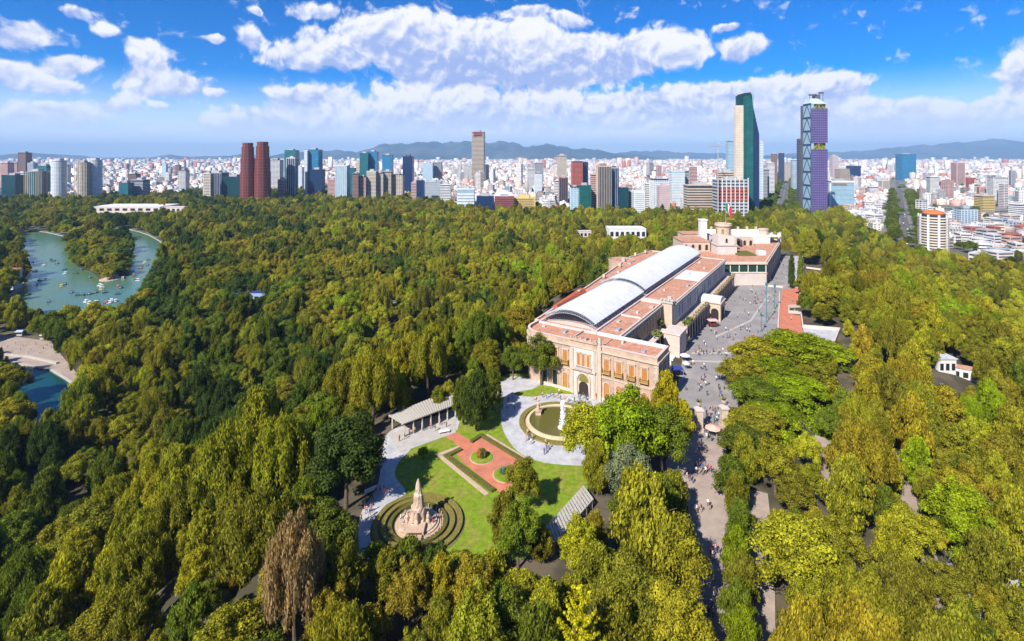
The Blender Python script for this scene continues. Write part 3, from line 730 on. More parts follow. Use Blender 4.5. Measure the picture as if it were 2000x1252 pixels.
TMARKS = [LMK('the stone monument', 817,1020), LMK('the slatted pergola', 820,840), LMK('the fountain pool', 1095,838), LMK('the tall brownish tree', 575,1180,-20), LMK('the castle front', 1180,800),
  LMK('the gate piers', 1390,850), LMK('the lower gravel path', 1485,1120,-5), LMK('the star-shaped conifer', 1132,1240), LMK('the pond', 95,760,GZ), LMK('the white house in the trees', 1868,730,-40),
  LMK('the dark tree by the terrace wall', 1655,720), LMK('the lime green tree between the paths', 1570,1060), LMK('the slatted roof below the garden', 1110,1015), LMK('the castle corner bastion', 1035,740),
  LMK('the red terrace beside the plaza', 1545,600), LMK('the lakeside promenade', 60,680,GZ), LMK('the shaded end of the pond', 150,960,GZ), LMK('the pale structures low on the slope', 1985,1130,-40), LMK('the narrow gravel path in the trees', 1605,890,-8)]
label_all(titems, TMARKS)

# far wood: one mass, built with geometry nodes that repeat the crowns of the trees above
def wood(name, trees, label):
    me = bpy.data.meshes.new(name); me.from_pydata([(t['x'], t['y'], t['z']) for t in trees], [], [])
    V = [('broad', 0), ('broad', 1), ('broad', 2), ('broad', 3), ('tall', 0), ('tall', 1), ('weep', 0), ('weep', 1), ('column', 0), ('araucaria', 0)]
    ki = []; sc = []; ro = []
    for t in trees:
        c = [i for i, v in enumerate(V) if v[0] == t['form']]; i = random.choice(c); ki.append(i); f = PROTO[V[i][0]][V[i][1]]
        sc += [t['r']/f[2], t['r']/f[2], t['h']/f[3]]; ro += [0, 0, t['rz']]
    me.attributes.new('pick', 'INT', 'POINT').data.foreach_set('value', ki)
    me.attributes.new('size', 'FLOAT_VECTOR', 'POINT').data.foreach_set('vector', sc)
    me.attributes.new('turn', 'FLOAT_VECTOR', 'POINT').data.foreach_set('vector', ro)
    tn = []
    for t in trees:
        k = random.uniform(.70, 1.35); c = TONES[t['tone']]; g_ = random.uniform(.92, 1.1); tn += [c[0]*k, c[1]*k*g_, c[2]*k]
    me.attributes.new('tone', 'FLOAT_VECTOR', 'POINT').data.foreach_set('vector', tn)
    o = obj(name, me, kind='stuff', label=label)
    g = bpy.data.node_groups.new(name, 'GeometryNodeTree'); g.interface.new_socket('Geometry', in_out='INPUT', socket_type='NodeSocketGeometry'); g.interface.new_socket('Geometry', in_out='OUTPUT', socket_type='NodeSocketGeometry')
    gi = g.nodes.new('NodeGroupInput'); go = g.nodes.new('NodeGroupOutput'); ip = g.nodes.new('GeometryNodeInstanceOnPoints'); gg = g.nodes.new('GeometryNodeGeometryToInstance')
    srcs = []
    for (f, j) in V:
        s = bpy.data.objects.new('crown_source', PROTO[f][j][0]); srcs.append(s)
    nodes = []
    for s in srcs:
        oi = g.nodes.new('GeometryNodeObjectInfo'); oi.inputs['Object'].default_value = s; oi.transform_space = 'ORIGINAL'; nodes.append(oi)
    for oi in reversed(nodes): g.links.new(oi.outputs['Geometry'], gg.inputs[0])
    def attr(nm, ty, so):
        a = g.nodes.new('GeometryNodeInputNamedAttribute'); a.data_type = ty; a.inputs[0].default_value = nm; return a.outputs[0]
    g.links.new(gi.outputs[0], ip.inputs['Points']); g.links.new(gg.outputs[0], ip.inputs['Instance']); ip.inputs['Pick Instance'].default_value = True
    g.links.new(attr('pick', 'INT', 1), ip.inputs['Instance Index'])
    g.links.new(attr('size', 'FLOAT_VECTOR', 0), ip.inputs['Scale'])
    e2r = g.nodes.new('FunctionNodeEulerToRotation'); g.links.new(attr('turn', 'FLOAT_VECTOR', 0), e2r.inputs[0]); g.links.new(e2r.outputs[0], ip.inputs['Rotation'])
    sm = g.nodes.new('GeometryNodeSetMaterial'); sm.inputs['Material'].default_value = FOLR
    g.links.new(ip.outputs[0], sm.inputs[0]); g.links.new(sm.outputs[0], go.inputs[0])
    md = o.modifiers.new('wood', 'NODES'); md.node_group = g; return o
wood('forest_trees', FAR, 'wood of smaller and farther trees covering the hill and park')
print('TREES', len(NEAR), len(FAR))
#PART2

# ================================================================== CASTLE
castle = thing('castle', 'long pinkish stone castle with terracotta roofs and two white vaults on the hilltop', 'castle', (C0[0], C0[1], 0))
class Face:
    """a wall plane: s runs along it, out points away from it"""
    def __init__(f, o, t, n): f.o, f.t, f.n = o, t, n
    def box(f, mb, s0, s1, z0, z1, q0, q1, mi=0): mb.obox(f.o, f.t, f.n, s0, s1, q0, q1, z0, z1, mi)
    def P(f, s, z, q): return (f.o[0]+f.t[0]*s+f.n[0]*q, f.o[1]+f.t[1]*s+f.n[1]*q, z)
    def arch(f, mb, s, w, z0, z1, q0, q1, mi=0, n=8):
        """round-headed panel"""
        r = w/2; zc = z1-r; P = [(s-r, z0), (s+r, z0)] + [(s+r*math.cos(math.pi*i/n), zc+r*math.sin(math.pi*i/n)) for i in range(n+1)]
        k = len(P); vs = [f.P(a, z, q0) for a, z in P] + [f.P(a, z, q1) for a, z in P]
        mb.add(vs, [(i, (i+1) % k, (i+1) % k+k, i+k) for i in range(k)] + [tuple(range(k)), tuple(range(2*k-1, k-1, -1))], mi)
    def archring(f, mb, s, w, z1, th, q0, q1, mi=0, n=8):
        r = w/2; zc = z1-r
        for i in range(n):
            a, b = math.pi*i/n, math.pi*(i+1)/n
            c = [(s+rr*math.cos(t), zc+rr*math.sin(t)) for t in (a, b) for rr in (r, r+th)]
            v = [c[0], c[1], c[3], c[2]]
            mb.hexa([f.P(*v[k], q0) for k in range(4)] + [f.P(*v[k], q1) for k in range(4)], mi)
def tall_window(f, s, z0, z1, w, parent, shutter=SHUT, balcony=True, frame=CREAM, pane=DARK):
    mb = MB()
    f.box(mb, s-w/2-.28, s-w/2, z0, z1+.3, .03, .22); f.box(mb, s+w/2, s+w/2+.28, z0, z1+.3, .03, .22)
    f.box(mb, s-w/2, s+w/2, z1, z1+.3, .03, .22); f.box(mb, s-w/2-.4, s+w/2+.4, z1+.3, z1+.55, .03, .42)
    fr = mb.build('window', frame, parent)
    m = MB(); f.box(m, s-w/2, s+w/2, z0, z1, .01, .05); m.build('pane', pane, None).parent = fr; fix(fr)
    if shutter:
        for sd in (-1, 1):
            m = MB(); c = s + sd*w*.25; f.box(m, c-w*.235, c+w*.235, z0+.05, z1-.05, .06, .12)
            k = int((z1-z0)/.55)
            for j in range(k): f.box(m, c-w*.2, c+w*.2, z0+.2+j*.55, z0+.3+j*.55, .12, .16)
            o = m.build('shutter', shutter, None); o.parent = fr; fix(fr)
    if balcony:
        m = MB(); f.box(m, s-w/2-.45, s+w/2+.45, z0-.35, z0-.15, .03, .95)
        for i in range(8): x = s-w/2-.4+i*(w+.8)/7; f.box(m, x-.045, x+.045, z0-.15, z0+.85, .82, .9)
        f.box(m, s-w/2-.45, s+w/2+.45, z0+.85, z0+.95, .80, .93)
        for e in (-1, 1): f.box(m, s+e*(w/2+.4)-.06, s+e*(w/2+.4)+.06, z0-.9, z0-.35, .03, .55); f.box(m, s+e*(w/2+.41)-.03, s+e*(w/2+.41)+.03, z0-.15, z0+.9, .1, .9)
        o = m.build('balcony', OCHRE, None); o.parent = fr; fix(fr)
    return fr
def fix(fr):
    """children were written in world coordinates: shift them into the frame's"""
    for c in fr.children:
        if 'fixed' not in c:
            off = fr.parent['org']
            c.data.transform(Matrix.Translation((-off[0], -off[1], -off[2]))); c['fixed'] = 1
def arch_window(f, s, z0, z1, w, parent, pane=DARK, shutter=None):
    mb = MB(); f.box(mb, s-w/2-.25, s-w/2, z0, z1-w/2, .03, .2); f.box(mb, s+w/2, s+w/2+.25, z0, z1-w/2, .03, .2); f.archring(mb, s, w, z1, .25, .03, .2)
    fr = mb.build('window', CREAM, parent)
    m = MB(); f.arch(m, s, w, z0, z1, .01, .05); o = m.build('pane', pane, None); o.parent = fr; fix(fr)
    if shutter:
        m = MB(); f.arch(m, s, w*.9, z0+.05, z1-.1, .06, .13); o = m.build('shutter', shutter, None); o.parent = fr; fix(fr)
    return fr
F_FRONT = Face(C0, UU, (-VV[0], -VV[1]))                       # s = a along the front, out towards the camera
def F_RIGHT(a): p = AB(a, 0); return Face(p, VV, NN)           # s = b
# --- front block
cor = []
for i in range(9):
    t = math.pi/2*i/8; cor.append((36.5+5.5*math.sin(t), 5.5-5.5*math.cos(t)))
fb = [(0, 0)] + cor + [(42, 10.2), (0, 10.2)]
P_ = [AB(*p) for p in fb]
mb = MB(); mb.prism(P_, 0, 14.2); mb.build('wall', STONE, castle)
mb = MB(); mb.wall([AB(a, b) for a, b in [(-.1, 10.2), (-.1, -.1), *[(36.5+5.6*math.sin(math.pi/2*i/8), 5.5-5.6*math.cos(math.pi/2*i/8)) for i in range(9)], (42.1, 10.2)]], .7, 13.3, 13.75)
mb.wall([AB(a, b) for a, b in [(-.05, 10.2), (-.05, -.05), *[(36.5+5.55*math.sin(math.pi/2*i/8), 5.5-5.55*math.cos(math.pi/2*i/8)) for i in range(9)], (42.05, 10.2)]], .35, 6.35, 6.7)
mb.build('cornice', CREAM, castle)
mb = MB(); mb.wall([AB(a, b) for a, b in [(.3, 10.2), (.3, .3), *[(36.5+5.2*math.sin(math.pi/2*i/8), 5.5-5.2*math.cos(math.pi/2*i/8)) for i in range(9)], (41.7, 10.2)]], .5, 14.2, 15.0); mb.build('parapet', STONE, castle)
mb = MB(); mb.wall([AB(a, b) for a, b in [(.3, 10.2), (.3, .3), *[(36.5+5.2*math.sin(math.pi/2*i/8), 5.5-5.2*math.cos(math.pi/2*i/8)) for i in range(9)], (41.7, 10.2)]], .75, 15.0, 15.15); mb.build('coping', PINKW, castle)
for a0, a1 in ((.8, 15.5), (15.9, 25.5), (25.9, 41.2)):
    m = MB(); m.prism([AB(a0, .8), AB(min(a1, 37), .8)] + ([AB(40.5, 3.5), AB(41.2, 6)] if a1 > 41 else []) + [AB(a1, 9.2), AB(a0, 9.2)], 14.2, 14.42); m.build('roof', TERRA, castle)
m = MB(); m.wall([AB(.1, 9.8), AB(21, 9.8)], 1.1, 14.2, 15.1); m.build('parapet', WHITE, castle)
m = MB(); m.wall([AB(21.3, 9.8), AB(41.5, 9.8)], .6, 14.2, 14.95); m.build('parapet', PALE, castle)
m = MB(); m.wall([AB(25.7, .9), AB(25.7, 9.2)], .35, 14.4, 14.9); m.build('ridge', WOODGREY, castle)
# front: pilasters, portal, windows
m = MB(); F_FRONT.box(m, 15.6, 16.7, 0, 15.0, .0, .55); m.build('buttress', CREAM, castle)
m = MB(); F_FRONT.box(m, 15.75, 16.55, 15.0, 17.2, -.1, .45); m.build('chimney', WOODGREY, castle)
m = MB(); F_FRONT.box(m, 17.0, 25.2, 0, 13.3, .0, .22); m.build('portal_bay', PALE, castle)
m = MB()
for s in (17.4, 24.2): F_FRONT.box(m, s, s+.6, 0, 13.0, .22, .5)
F_FRONT.box(m, 17.2, 25.0, 7.0, 7.5, .22, .8); m.build('pilaster', CREAM, castle)
m = MB(); F_FRONT.box(m, 16.9, 25.4, 15.0, 15.7, -.3, .3); 
for i in range(6): F_FRONT.box(m, 17.2+i*1.5, 17.7+i*1.5, 15.7, 16.3, -.1, .25)
m.build('crest', STONE, castle)
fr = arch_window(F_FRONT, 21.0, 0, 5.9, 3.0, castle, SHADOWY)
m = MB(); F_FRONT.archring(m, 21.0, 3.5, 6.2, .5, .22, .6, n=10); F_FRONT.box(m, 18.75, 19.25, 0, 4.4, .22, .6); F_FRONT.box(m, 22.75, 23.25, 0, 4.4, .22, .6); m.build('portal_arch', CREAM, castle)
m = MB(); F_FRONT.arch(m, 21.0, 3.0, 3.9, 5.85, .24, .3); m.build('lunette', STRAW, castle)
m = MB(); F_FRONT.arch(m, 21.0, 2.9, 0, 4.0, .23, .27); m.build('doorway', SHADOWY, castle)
for s in (19.5, 21.0, 22.5):
    tw = Face(F_FRONT.P(0, 0, .22)[:2], F_FRONT.t, F_FRONT.n); tall_window(tw, s, 8.0, 11.6, .85, castle, balcony=False)
m = MB(); F_FRONT.box(m, 18.4, 23.6, 7.5, 7.65, .22, 1.1)
for i in range(14): F_FRONT.box(m, 18.5+i*.38, 18.6+i*.38, 7.65, 8.5, .95, 1.05)
F_FRONT.box(m, 18.4, 23.6, 8.5, 8.62, .9, 1.1); m.build('balcony', PALE, castle)
for s in (3.4, 6.95, 10.5, 14.1, 26.9, 30.2, 33.6):
    tall_window(F_FRONT, s, 8.2, 11.6, 1.45, castle)
    arch_window(F_FRONT, s, .9, 5.2, 1.5, castle, DARK, SHUT if s < 28 else None)
# rounded corner windows
for t in (.45, .95, 1.4):
    ca, cb = 36.5+5.5*math.sin(t), 5.5-5.5*math.cos(t); n2 = (UU[0]*math.sin(t)-VV[0]*math.cos(t), UU[1]*math.sin(t)-VV[1]*math.cos(t))
    tt = (-n2[1], n2[0]); fc = Face(AB(ca, cb), tt, n2); tall_window(fc, 0, 8.2, 11.2, 1.2, castle, balcony=False)
# right end of the front block
FR0 = F_RIGHT(0)
for s in (2.6, 6.2): tall_window(FR0, s, 8.2, 11.4, 1.2, castle, balcony=False); arch_window(FR0, s, 1.2, 5, 1.3, castle)
m = MB(); FR0.box(m, 0.0, .5, 0, 13.3, 0, .25); FR0.box(m, 9.6, 10.2, 0, 13.3, 0, .25); m.build('pilaster', CREAM, castle)
# quoins, string lines and rooftop gear
m = MB()
for i in range(16): F_FRONT.box(m, -.02, .9 if i % 2 else .55, i*.82+.05, i*.82+.75, .01, .09); FR0.box(m, -.09, .55 if i % 2 else .9, i*.82+.05, i*.82+.75, .25, .31)
m.build('quoin', CREAM, castle)
for s in (5.2, 8.75, 12.3, 28.5, 31.9, 35.2):
    m = MB(); F_FRONT.box(m, s-.22, s+.22, 6.75, 13.25, .01, .13); F_FRONT.box(m, s-.25, s+.25, .9, 6.3, .01, .13); m.build('pilaster', STONE, castle)
m = MB(); F_FRONT.box(m, -.05, 15.5, 0, .9, .01, .2); m.build('plinth', PINKW, castle); m = MB(); F_FRONT.box(m, 25.3, 36, 0, .9, .01, .2); m.build('plinth', PINKW, castle)
RG = random.Random(9)
for (a, b, z) in [(5, 4, 14.42), (12, 7, 14.42), (22, 3, 14.42), (30, 6, 14.42), (38, 7, 14.42), (17, 16, 14.58), (20, 24, 14.58), (18, 36, 14.58), (16, 45, 14.58), (14, 60, 14.58), (19, 70, 14.58), (13, 82, 14.58), (18, 104, 14.58), (15, 120, 14.58), (20, 132, 14.58), (46, 90, 14.58), (48, 110, 14.58), (45, 70, 14.58)]:
    w2 = RG.uniform(.3, .8); l2 = RG.uniform(.4, 1.2); m = MB(); m.obox(AB(a, b), VV, NN, -l2, l2, -w2, w2, z, z+RG.uniform(.3, .8)); m.build('roof_vent', RG.choice([PALE, WOODGREY, STEEL]), castle)
# --- long wings
def wing(poly, h, wallm, roofm, cop=PINKW, ins=.5, name='wall', rz_=.2):
    P = [AB(*p) for p in poly]; m = MB(); m.prism(P, 0, h-.6); m.build(name, wallm, castle)
    m = MB(); m.wall(P, .6, h-.6, h, closed=True); m.build('parapet', cop, castle)
    c = (sum(p[0] for p in poly)/len(poly), sum(p[1] for p in poly)/len(poly))
    return P
def roof_sheet(poly, z, mt=TERRA, th=.18, name='roof'):
    m = MB(); m.prism([AB(*p) for p in poly], z, z+th); return m.build(name, mt, castle)
wing([(14.5, 10.25), (22.2, 10.25), (22.2, 53), (14.5, 53)], 15.0, STONE, TERRA)
for b0, b1 in ((11, 30.2), (30.9, 50.5)): roof_sheet([(15.0, b0), (21.7, b0), (21.7, b1), (15.0, b1)], 14.4)
m = MB(); m.wall([AB(15, 30.55), AB(21.7, 30.55)], .5, 14.4, 15.1); m.wall([AB(14.6, 51.6), AB(22, 51.6)], 2.0, 14.4, 15.2); m.build('parapet', PALE, castle)
m = MB(); m.obox(AB(14.5, 0), VV, NN, 10.3, 50.9, -.1, .75, 14.1, 14.4); m.obox(AB(14.5, 0), VV, NN, 10.3, 50.9, 0, .45, 13.6, 14.1); m.build('eave', WOODGREY, castle)
FW = F_RIGHT(14.5)
for i in range(12): tall_window(FW, 13+i*3.15, 8.6, 12.3, 1.25, castle, shutter=SHUT, balcony=False)
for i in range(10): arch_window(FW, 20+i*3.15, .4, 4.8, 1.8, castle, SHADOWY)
# first-floor terrace roof of that court with its pale awning beam
m = MB(); m.obox(AB(14.5, 0), VV, NN, 24, 48, .3, 3.2, 6.6, 6.9); m.build('terrace', PALE, castle)
for b in (25, 29.5, 34, 38.5, 43): 
    m = MB(); m.obox(AB(11.6, b), VV, NN, 0, .5, 0, .5, 0, 6.6); m.build('column', CREAM, castle)
# low court, white awning, terracotta lean-to at the plaza side of the front block
m = MB(); m.prism([AB(3.5, 22), AB(9, 22), AB(9, 26), AB(3.5, 26)], 0, 4.2); m.build('lodge', PALE, castle)
m = MB(); m.prism([AB(3.1, 21.6), AB(9.4, 21.6), AB(9.4, 24), AB(3.1, 24)], 4.2, 4.45); m.build('roof', TERRA, castle)
m = MB(); m.prism([AB(2.8, 24.2), AB(9.4, 24.2), AB(9.4, 27.4), AB(2.8, 27.4)], 5.6, 6.1); m.prism([AB(3.4, 24.4), AB(9, 24.4), AB(9, 26.9), AB(3.4, 26.9)], 4.2, 5.6); m.build('canopy', WHITE, castle)
m = MB(); m.prism([AB(.3, 10.3), AB(14.4, 10.3), AB(14.4, 11), AB(.3, 11)], 0, 8.5); m.build('gallery', STONE, castle)
# pier
m = MB(); m.prism([AB(10.7, 51), AB(14.45, 51), AB(14.45, 54), AB(10.7, 54)], 0, 15.2); m.build('pier', CREAM, castle)
m = MB(); m.prism([AB(10.3, 50.6), AB(14.8, 50.6), AB(14.8, 54.2), AB(10.3, 54.2)], 15.2, 15.8)
for k in range(4): c = AB(10.6+k*1.3, 50.9); m.lathe((c[0], c[1], 15.8), [(.25, 0), (.4, .4), (.2, .9), (.05, 1.1)], 8)
m.build('pier_cap', WOODGREY, castle)
# --- block with the colonnade
wing([(10.8, 54.2), (22.2, 54.2), (22.2, 146), (10.8, 146)], 15.0, PALE, TERRA)
for b0, b1, mt in ((54.8, 92.5, TERRA), (93, 112, WHITE), (112.5, 145.5, TERRA)): roof_sheet([(11.4, b0), (21.7, b0), (21.7, b1), (11.4, b1)], 14.4, mt)
m = MB(); m.obox(AB(10.8, 0), VV, NN, 54.2, 146, -.1, .8, 14.2, 14.6); m.obox(AB(10.8, 0), VV, NN, 54.2, 146, 0, .45, 13.5, 14.2); m.build('eave', WOODGREY, castle)
FB = F_RIGHT(10.8); BLUEWALL = mat('blue_grey_wall', (.40, .44, .50), var=.05)
for i in range(22): tall_window(FB, 57+i*3.95, 8.3, 12.6, 1.5, castle, shutter=None, balcony=False, frame=WHITE, pane=BLUEWALL if i % 3 == 0 else DARK)
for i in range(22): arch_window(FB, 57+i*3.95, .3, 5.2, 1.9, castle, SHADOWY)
for b0, b1 in ((54.2, 88.6), (98.6, 146)):
    m = MB(); m.prism([AB(6.4, b0), AB(10.75, b0), AB(10.75, b1), AB(6.4, b1)], 6.2, 6.7); m.wall([AB(6.4, b0), AB(6.4, b1)], .4, 6.7, 7.5); m.build('terrace', CREAM, castle)
cb = 55
PLANTPOT = mat('brown_shrub', (.23, .17, .08), var=.4, scale=3)
def potshrub(a, b, z, s=1., green=False):
    p = AB(a, b); m = MB(); m.lathe((p[0], p[1], z), [(.30*s, 0), (.5*s, .5*s), (.42*s, .6*s)], 8); k = len(m.f)
    r = random.Random(int(b*10))
    for q in range(46):
        t, u = r.uniform(0, 6.28), r.uniform(-.2, 1); rr = s*1.05*math.sqrt(1-u*u*.6)*r.uniform(.6, 1.1); c = Vector((p[0]+rr*math.cos(t), p[1]+rr*math.sin(t), z+s*(1.15+.8*u)))
        d1 = Vector((r.gauss(0, 1), r.gauss(0, 1), r.gauss(0, 1))).normalized()*.38*s; d2 = d1.orthogonal().normalized()*.38*s
        m.add([c-d1, c-d2, c+d1, c+d2], [(0, 1, 2, 3)], 1)
    m.lathe((p[0], p[1], z+.5*s), [(.3*s, 0), (.75*s, .5*s), (.6*s, 1.2*s), (.1, 1.5*s)], 8, 1)
    return m, p
while cb < 146:
    if not 88 < cb < 99:
        m = MB(); c = AB(6.6, cb); m.obox(c, VV, NN, -.35, .35, -.35, .35, 0, .5); m.lathe((c[0], c[1], .5), [(.30, 0), (.28, 5.2), (.45, 5.5)], 10); m.obox(c, VV, NN, -.42, .42, -.42, .42, 6.0, 6.2); m.build('column', CREAM, castle)
    cb += 3.95
# corner pavilion of the arcade
m = MB(); m.prism([AB(5.6, 42), AB(10.9, 42), AB(10.9, 50.5), AB(5.6, 50.5)], 0, 7.4); m.build('corner_block', PINKW, castle)
m = MB(); m.prism([AB(5.3, 41.7), AB(11.2, 41.7), AB(11.2, 50.8), AB(5.3, 50.8)], 7.4, 7.9); m.build('cornice', PALE, castle)
# porch with arch
m = MB(); m.prism([AB(1.8, 89), AB(6.3, 89), AB(6.3, 98), AB(1.8, 98)], 0, 7.2); m.prism([AB(6.3, 88.8), AB(10.7, 88.8), AB(10.7, 98.4), AB(6.3, 98.4)], 0, 7.5); m.build('porch', CREAM, castle)
m = MB(); m.prism([AB(1.4, 88.6), AB(6.5, 88.6), AB(6.5, 98.4), AB(1.4, 98.4)], 7.2, 7.6); m.build('cornice', CREAM, castle)
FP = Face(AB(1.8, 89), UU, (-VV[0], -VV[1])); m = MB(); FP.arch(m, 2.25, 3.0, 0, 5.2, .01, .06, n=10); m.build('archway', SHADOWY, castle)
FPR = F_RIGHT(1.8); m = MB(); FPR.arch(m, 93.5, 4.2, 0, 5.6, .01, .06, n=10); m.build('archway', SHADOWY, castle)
m = MB(); n = 9
for i in range(n):
    t0, t1 = math.pi*i/n, math.pi*(i+1)/n
    vs = []
    for a in (2.0, 10.4):
        for t in (t0, t1): vs.append((*AB(a, 93.5+4.3*math.cos(t)), 7.6+1.7*math.sin(t)))
    m.add([vs[0], vs[1], vs[3], vs[2]], [(0, 1, 2, 3)])
m.add([(*AB(2.0, 93.5+4.3*math.cos(math.pi*i/n)), 7.6+1.7*math.sin(math.pi*i/n)) for i in range(n+1)], [tuple(range(n+1))]); m.build('porch_roof', VAULTM, castle)
# --- range under the vaults and forest-side strip
wing([(22.4, 10.4), (40.9, 10.4), (41.4, 147), (22.4, 147)], 14.6, PALE, TERRA)
roof_sheet([(23, 11), (40.4, 11), (40.6, 146), (23, 146)], 14.05, PALE)
roof_sheet([(24.5, 10.9), (39.8, 10.9), (39.8, 12.2), (24.5, 12.2)], 14.3, TERRA)
wing([(41.1, 10.4), (43, 10.4), (47, 60), (52, 108), (54, 126), (50, 150), (41.6, 150)], 15.0, STONE, TERRA)
roof_sheet([(41.7, 11), (42.6, 11), (46.4, 60), (51.3, 108), (53, 126), (49.6, 149), (42, 149)], 14.4)
m = MB(); m.hexa([(*AB(42.0, 24), 15), (*AB(44.6, 24), 15), (*AB(47.4, 50), 15), (*AB(43.4, 50), 15), (*AB(42.6, 24), 16.2), (*AB(43.6, 24), 16.2), (*AB(46, 50), 16.2), (*AB(44.6, 50), 16.2)]); m.build('red_roof', REDTILE, castle)
c = AB(55, 117); m = MB(); m.lathe((c[0], c[1], 0), [(6.6, 0), (6.6, 14.4)], 20); m.lathe((c[0], c[1], 14.4), [(6.7, 0), (6.7, .6), (6.2, .6), (6.1, .1)], 20); m.build('bastion', STONE, castle)
m = MB(); m.lathe((c[0], c[1], 14.5), [(6.0, 0), (6.0, .15)], 20); m.build('roof', TERRA, castle)
m = MB(); m.obox(AB(53, 112), VV, NN, 0, 1.5, 0, 1.5, 15, 16.6); m.build('chimney', WOODGREY, castle)
for a, b in ((50, 100), (47.5, 75), (45, 45), (53, 130), (51, 140)):
    m = MB(); m.obox(AB(a, b), VV, NN, 0, 1.1, 0, 1.1, 15, 16.5); m.build('chimney', CREAM, castle)
# vaults: one panel per rib bay
def vault(b0, b1, a0, a1, z, rise, bays):
    hw = (a1-a0)/2; ac = (a0+a1)/2; Rr = (hw*hw+rise*rise)/(2*rise); th = math.asin(hw/Rr); n = 14
    for k in range(bays):
        c0, c1 = b0+(b1-b0)*k/bays+.05, b0+(b1-b0)*(k+1)/bays-.05
        m = MB(); vs = []
        for i in range(n+1):
            t = -th+2*th*i/n
            for (bb, dz_) in ((c0, 0), (c1, 0), (c0, -.15), (c1, -.15)): vs.append((*AB(ac+Rr*math.sin(t), bb), z+rise-Rr+Rr*math.cos(t)+dz_))
        fs = []
        for i in range(n):
            q = i*4; fs += [(q, q+1, q+5, q+4), (q+2, q+6, q+7, q+3), (q, q+4, q+6, q+2), (q+1, q+3, q+7, q+5)]
        fs += [(0, 2, 3, 1), (n*4, n*4+1, n*4+3, n*4+2)]
        m.add(vs, fs); m.build('roof_panel', VAULTM, castle, smooth=False)
    for bb in (b0-.5, b1+.1):     # lattice arch at each end
        m = MB(); N = 26
        for i in range(N):
            p = []
            for j in (i, i+1):
                t = -th+2*th*j/N; p.append([(*AB(ac+(Rr+o)*math.sin(t), bb), z+rise-Rr+(Rr+o)*math.cos(t)) for o in (.15, -.95)])
            m.tube(p[0][0], p[1][0], .11, n=5); m.tube(p[0][1], p[1][1], .09, n=5); m.tube(p[0][0], p[1][1], .06, n=4); m.tube(p[0][0], p[0][1], .05, n=4)
        m.build('lattice_arch', STEEL, castle)
    m = MB(); s = b0                # lattice girder along each springing
    for aa in (a0-.1, a1+.1):
        s = b0
        m.tube((*AB(aa, b0), z), (*AB(aa, b1), z), .12, n=5); m.tube((*AB(aa, b0), z-1.3), (*AB(aa, b1), z-1.3), .1, n=5)
        while s < b1-.1:
            m.tube((*AB(aa, s), z), (*AB(aa, min(b1, s+.75)), z-1.3), .07, n=4); m.tube((*AB(aa, min(b1, s+.75)), z-1.3), (*AB(aa, min(b1, s+1.5)), z), .07, n=4); s += 1.5
    m.build('lattice_girder', STEEL, castle)
vault(12.6, 57, 23.0, 40.6, 16.4, 2.8, 15); vault(58.4, 145.5, 22.8, 41.2, 17.0, 3.1, 29)
m = MB(); m.obox(AB(21.9, 0), VV, NN, 12.5, 57, -.35, .25, 14.1, 14.5); m.build('gutter', STEEL, castle)
# --- far palace (axis parallel to the plaza's end)
ZA = 12.0
FX = Face((109.5, 268.8), (1, 0), (0, -1)); wA = 24.0
body = [(109.5, 268.8), (133.5, 268.8), (179, 341), (150, 350), (118, 325), AB(41, 150), AB(12, 148)]
m = MB(); m.prism(body, 0, ZA-.5); m.build('wall', CREAM, castle)
m = MB(); m.prism([(110.3, 269.6), (133.0, 269.6), (177.8, 340.6), (150, 348.8), (118.6, 324), (*AB(40, 151),), (*AB(12.5, 149),)], ZA-.5, ZA-.25); m.build('roof', TERRA, castle)
m = MB(); m.wall([(109.6, 269), (133.3, 269), (178.8, 341), (150, 349.8)], .6, ZA-.5, ZA+.25); m.build('parapet', PINKW, castle)
m = MB(); FX.box(m, -.3, wA+.3, 11.0, 11.5, 0, .8); FX.box(m, -.2, wA+.2, 6.3, 6.7, 0, .5); m.build('cornice', CREAM, castle)
m = MB(); FX.box(m, 0, wA, 0, 6.2, .02, .3); m.build('wall', PALE, castle)
fr = MB()
for i in range(6): FX.box(fr, .2+i*4.67, .55+i*4.67, 6.9, 10.9, .03, .3)
FX.box(fr, .2, wA, 10.7, 11.0, .03, .3); FX.box(fr, .2, wA, 6.7, 6.95, .03, .3); fro = fr.build('window', WHITE, castle)
GREENGL = mat('green_glazing', (.02, .05, .035), rough=.2, var=.2, scale=1)
for i in range(5):
    m = MB(); FX.box(m, .58+i*4.67, 4.84+i*4.67, 6.97, 10.68, .02, .08); o = m.build('pane', GREENGL, None); o.parent = fro; fix(fro)
# right flank of the palace
dd = Vector((179-133.5, 341-268.8)); Lf = dd.length; dd.normalize(); FQ = Face((133.5, 268.8), tuple(dd), (dd.y, -dd.x))
for i in range(13): arch_window(FQ, 4+i*6.3, 6.9, 10.6, 2.3, castle); arch_window(FQ, 4+i*6.3, .2, 4.8, 2.2, castle, SHADOWY)
m = MB(); FQ.box(m, 0, Lf, 11.1, 11.6, 0, .7); FQ.box(m, 0, Lf, 5.6, 6.0, 0, .4); m.build('cornice', CREAM, castle)
for i in range(6): 
    m = MB(); FQ.box(m, 14+i*11, 15.2+i*11, 0, 11, 0, .6); m.build('buttress', CREAM, castle)
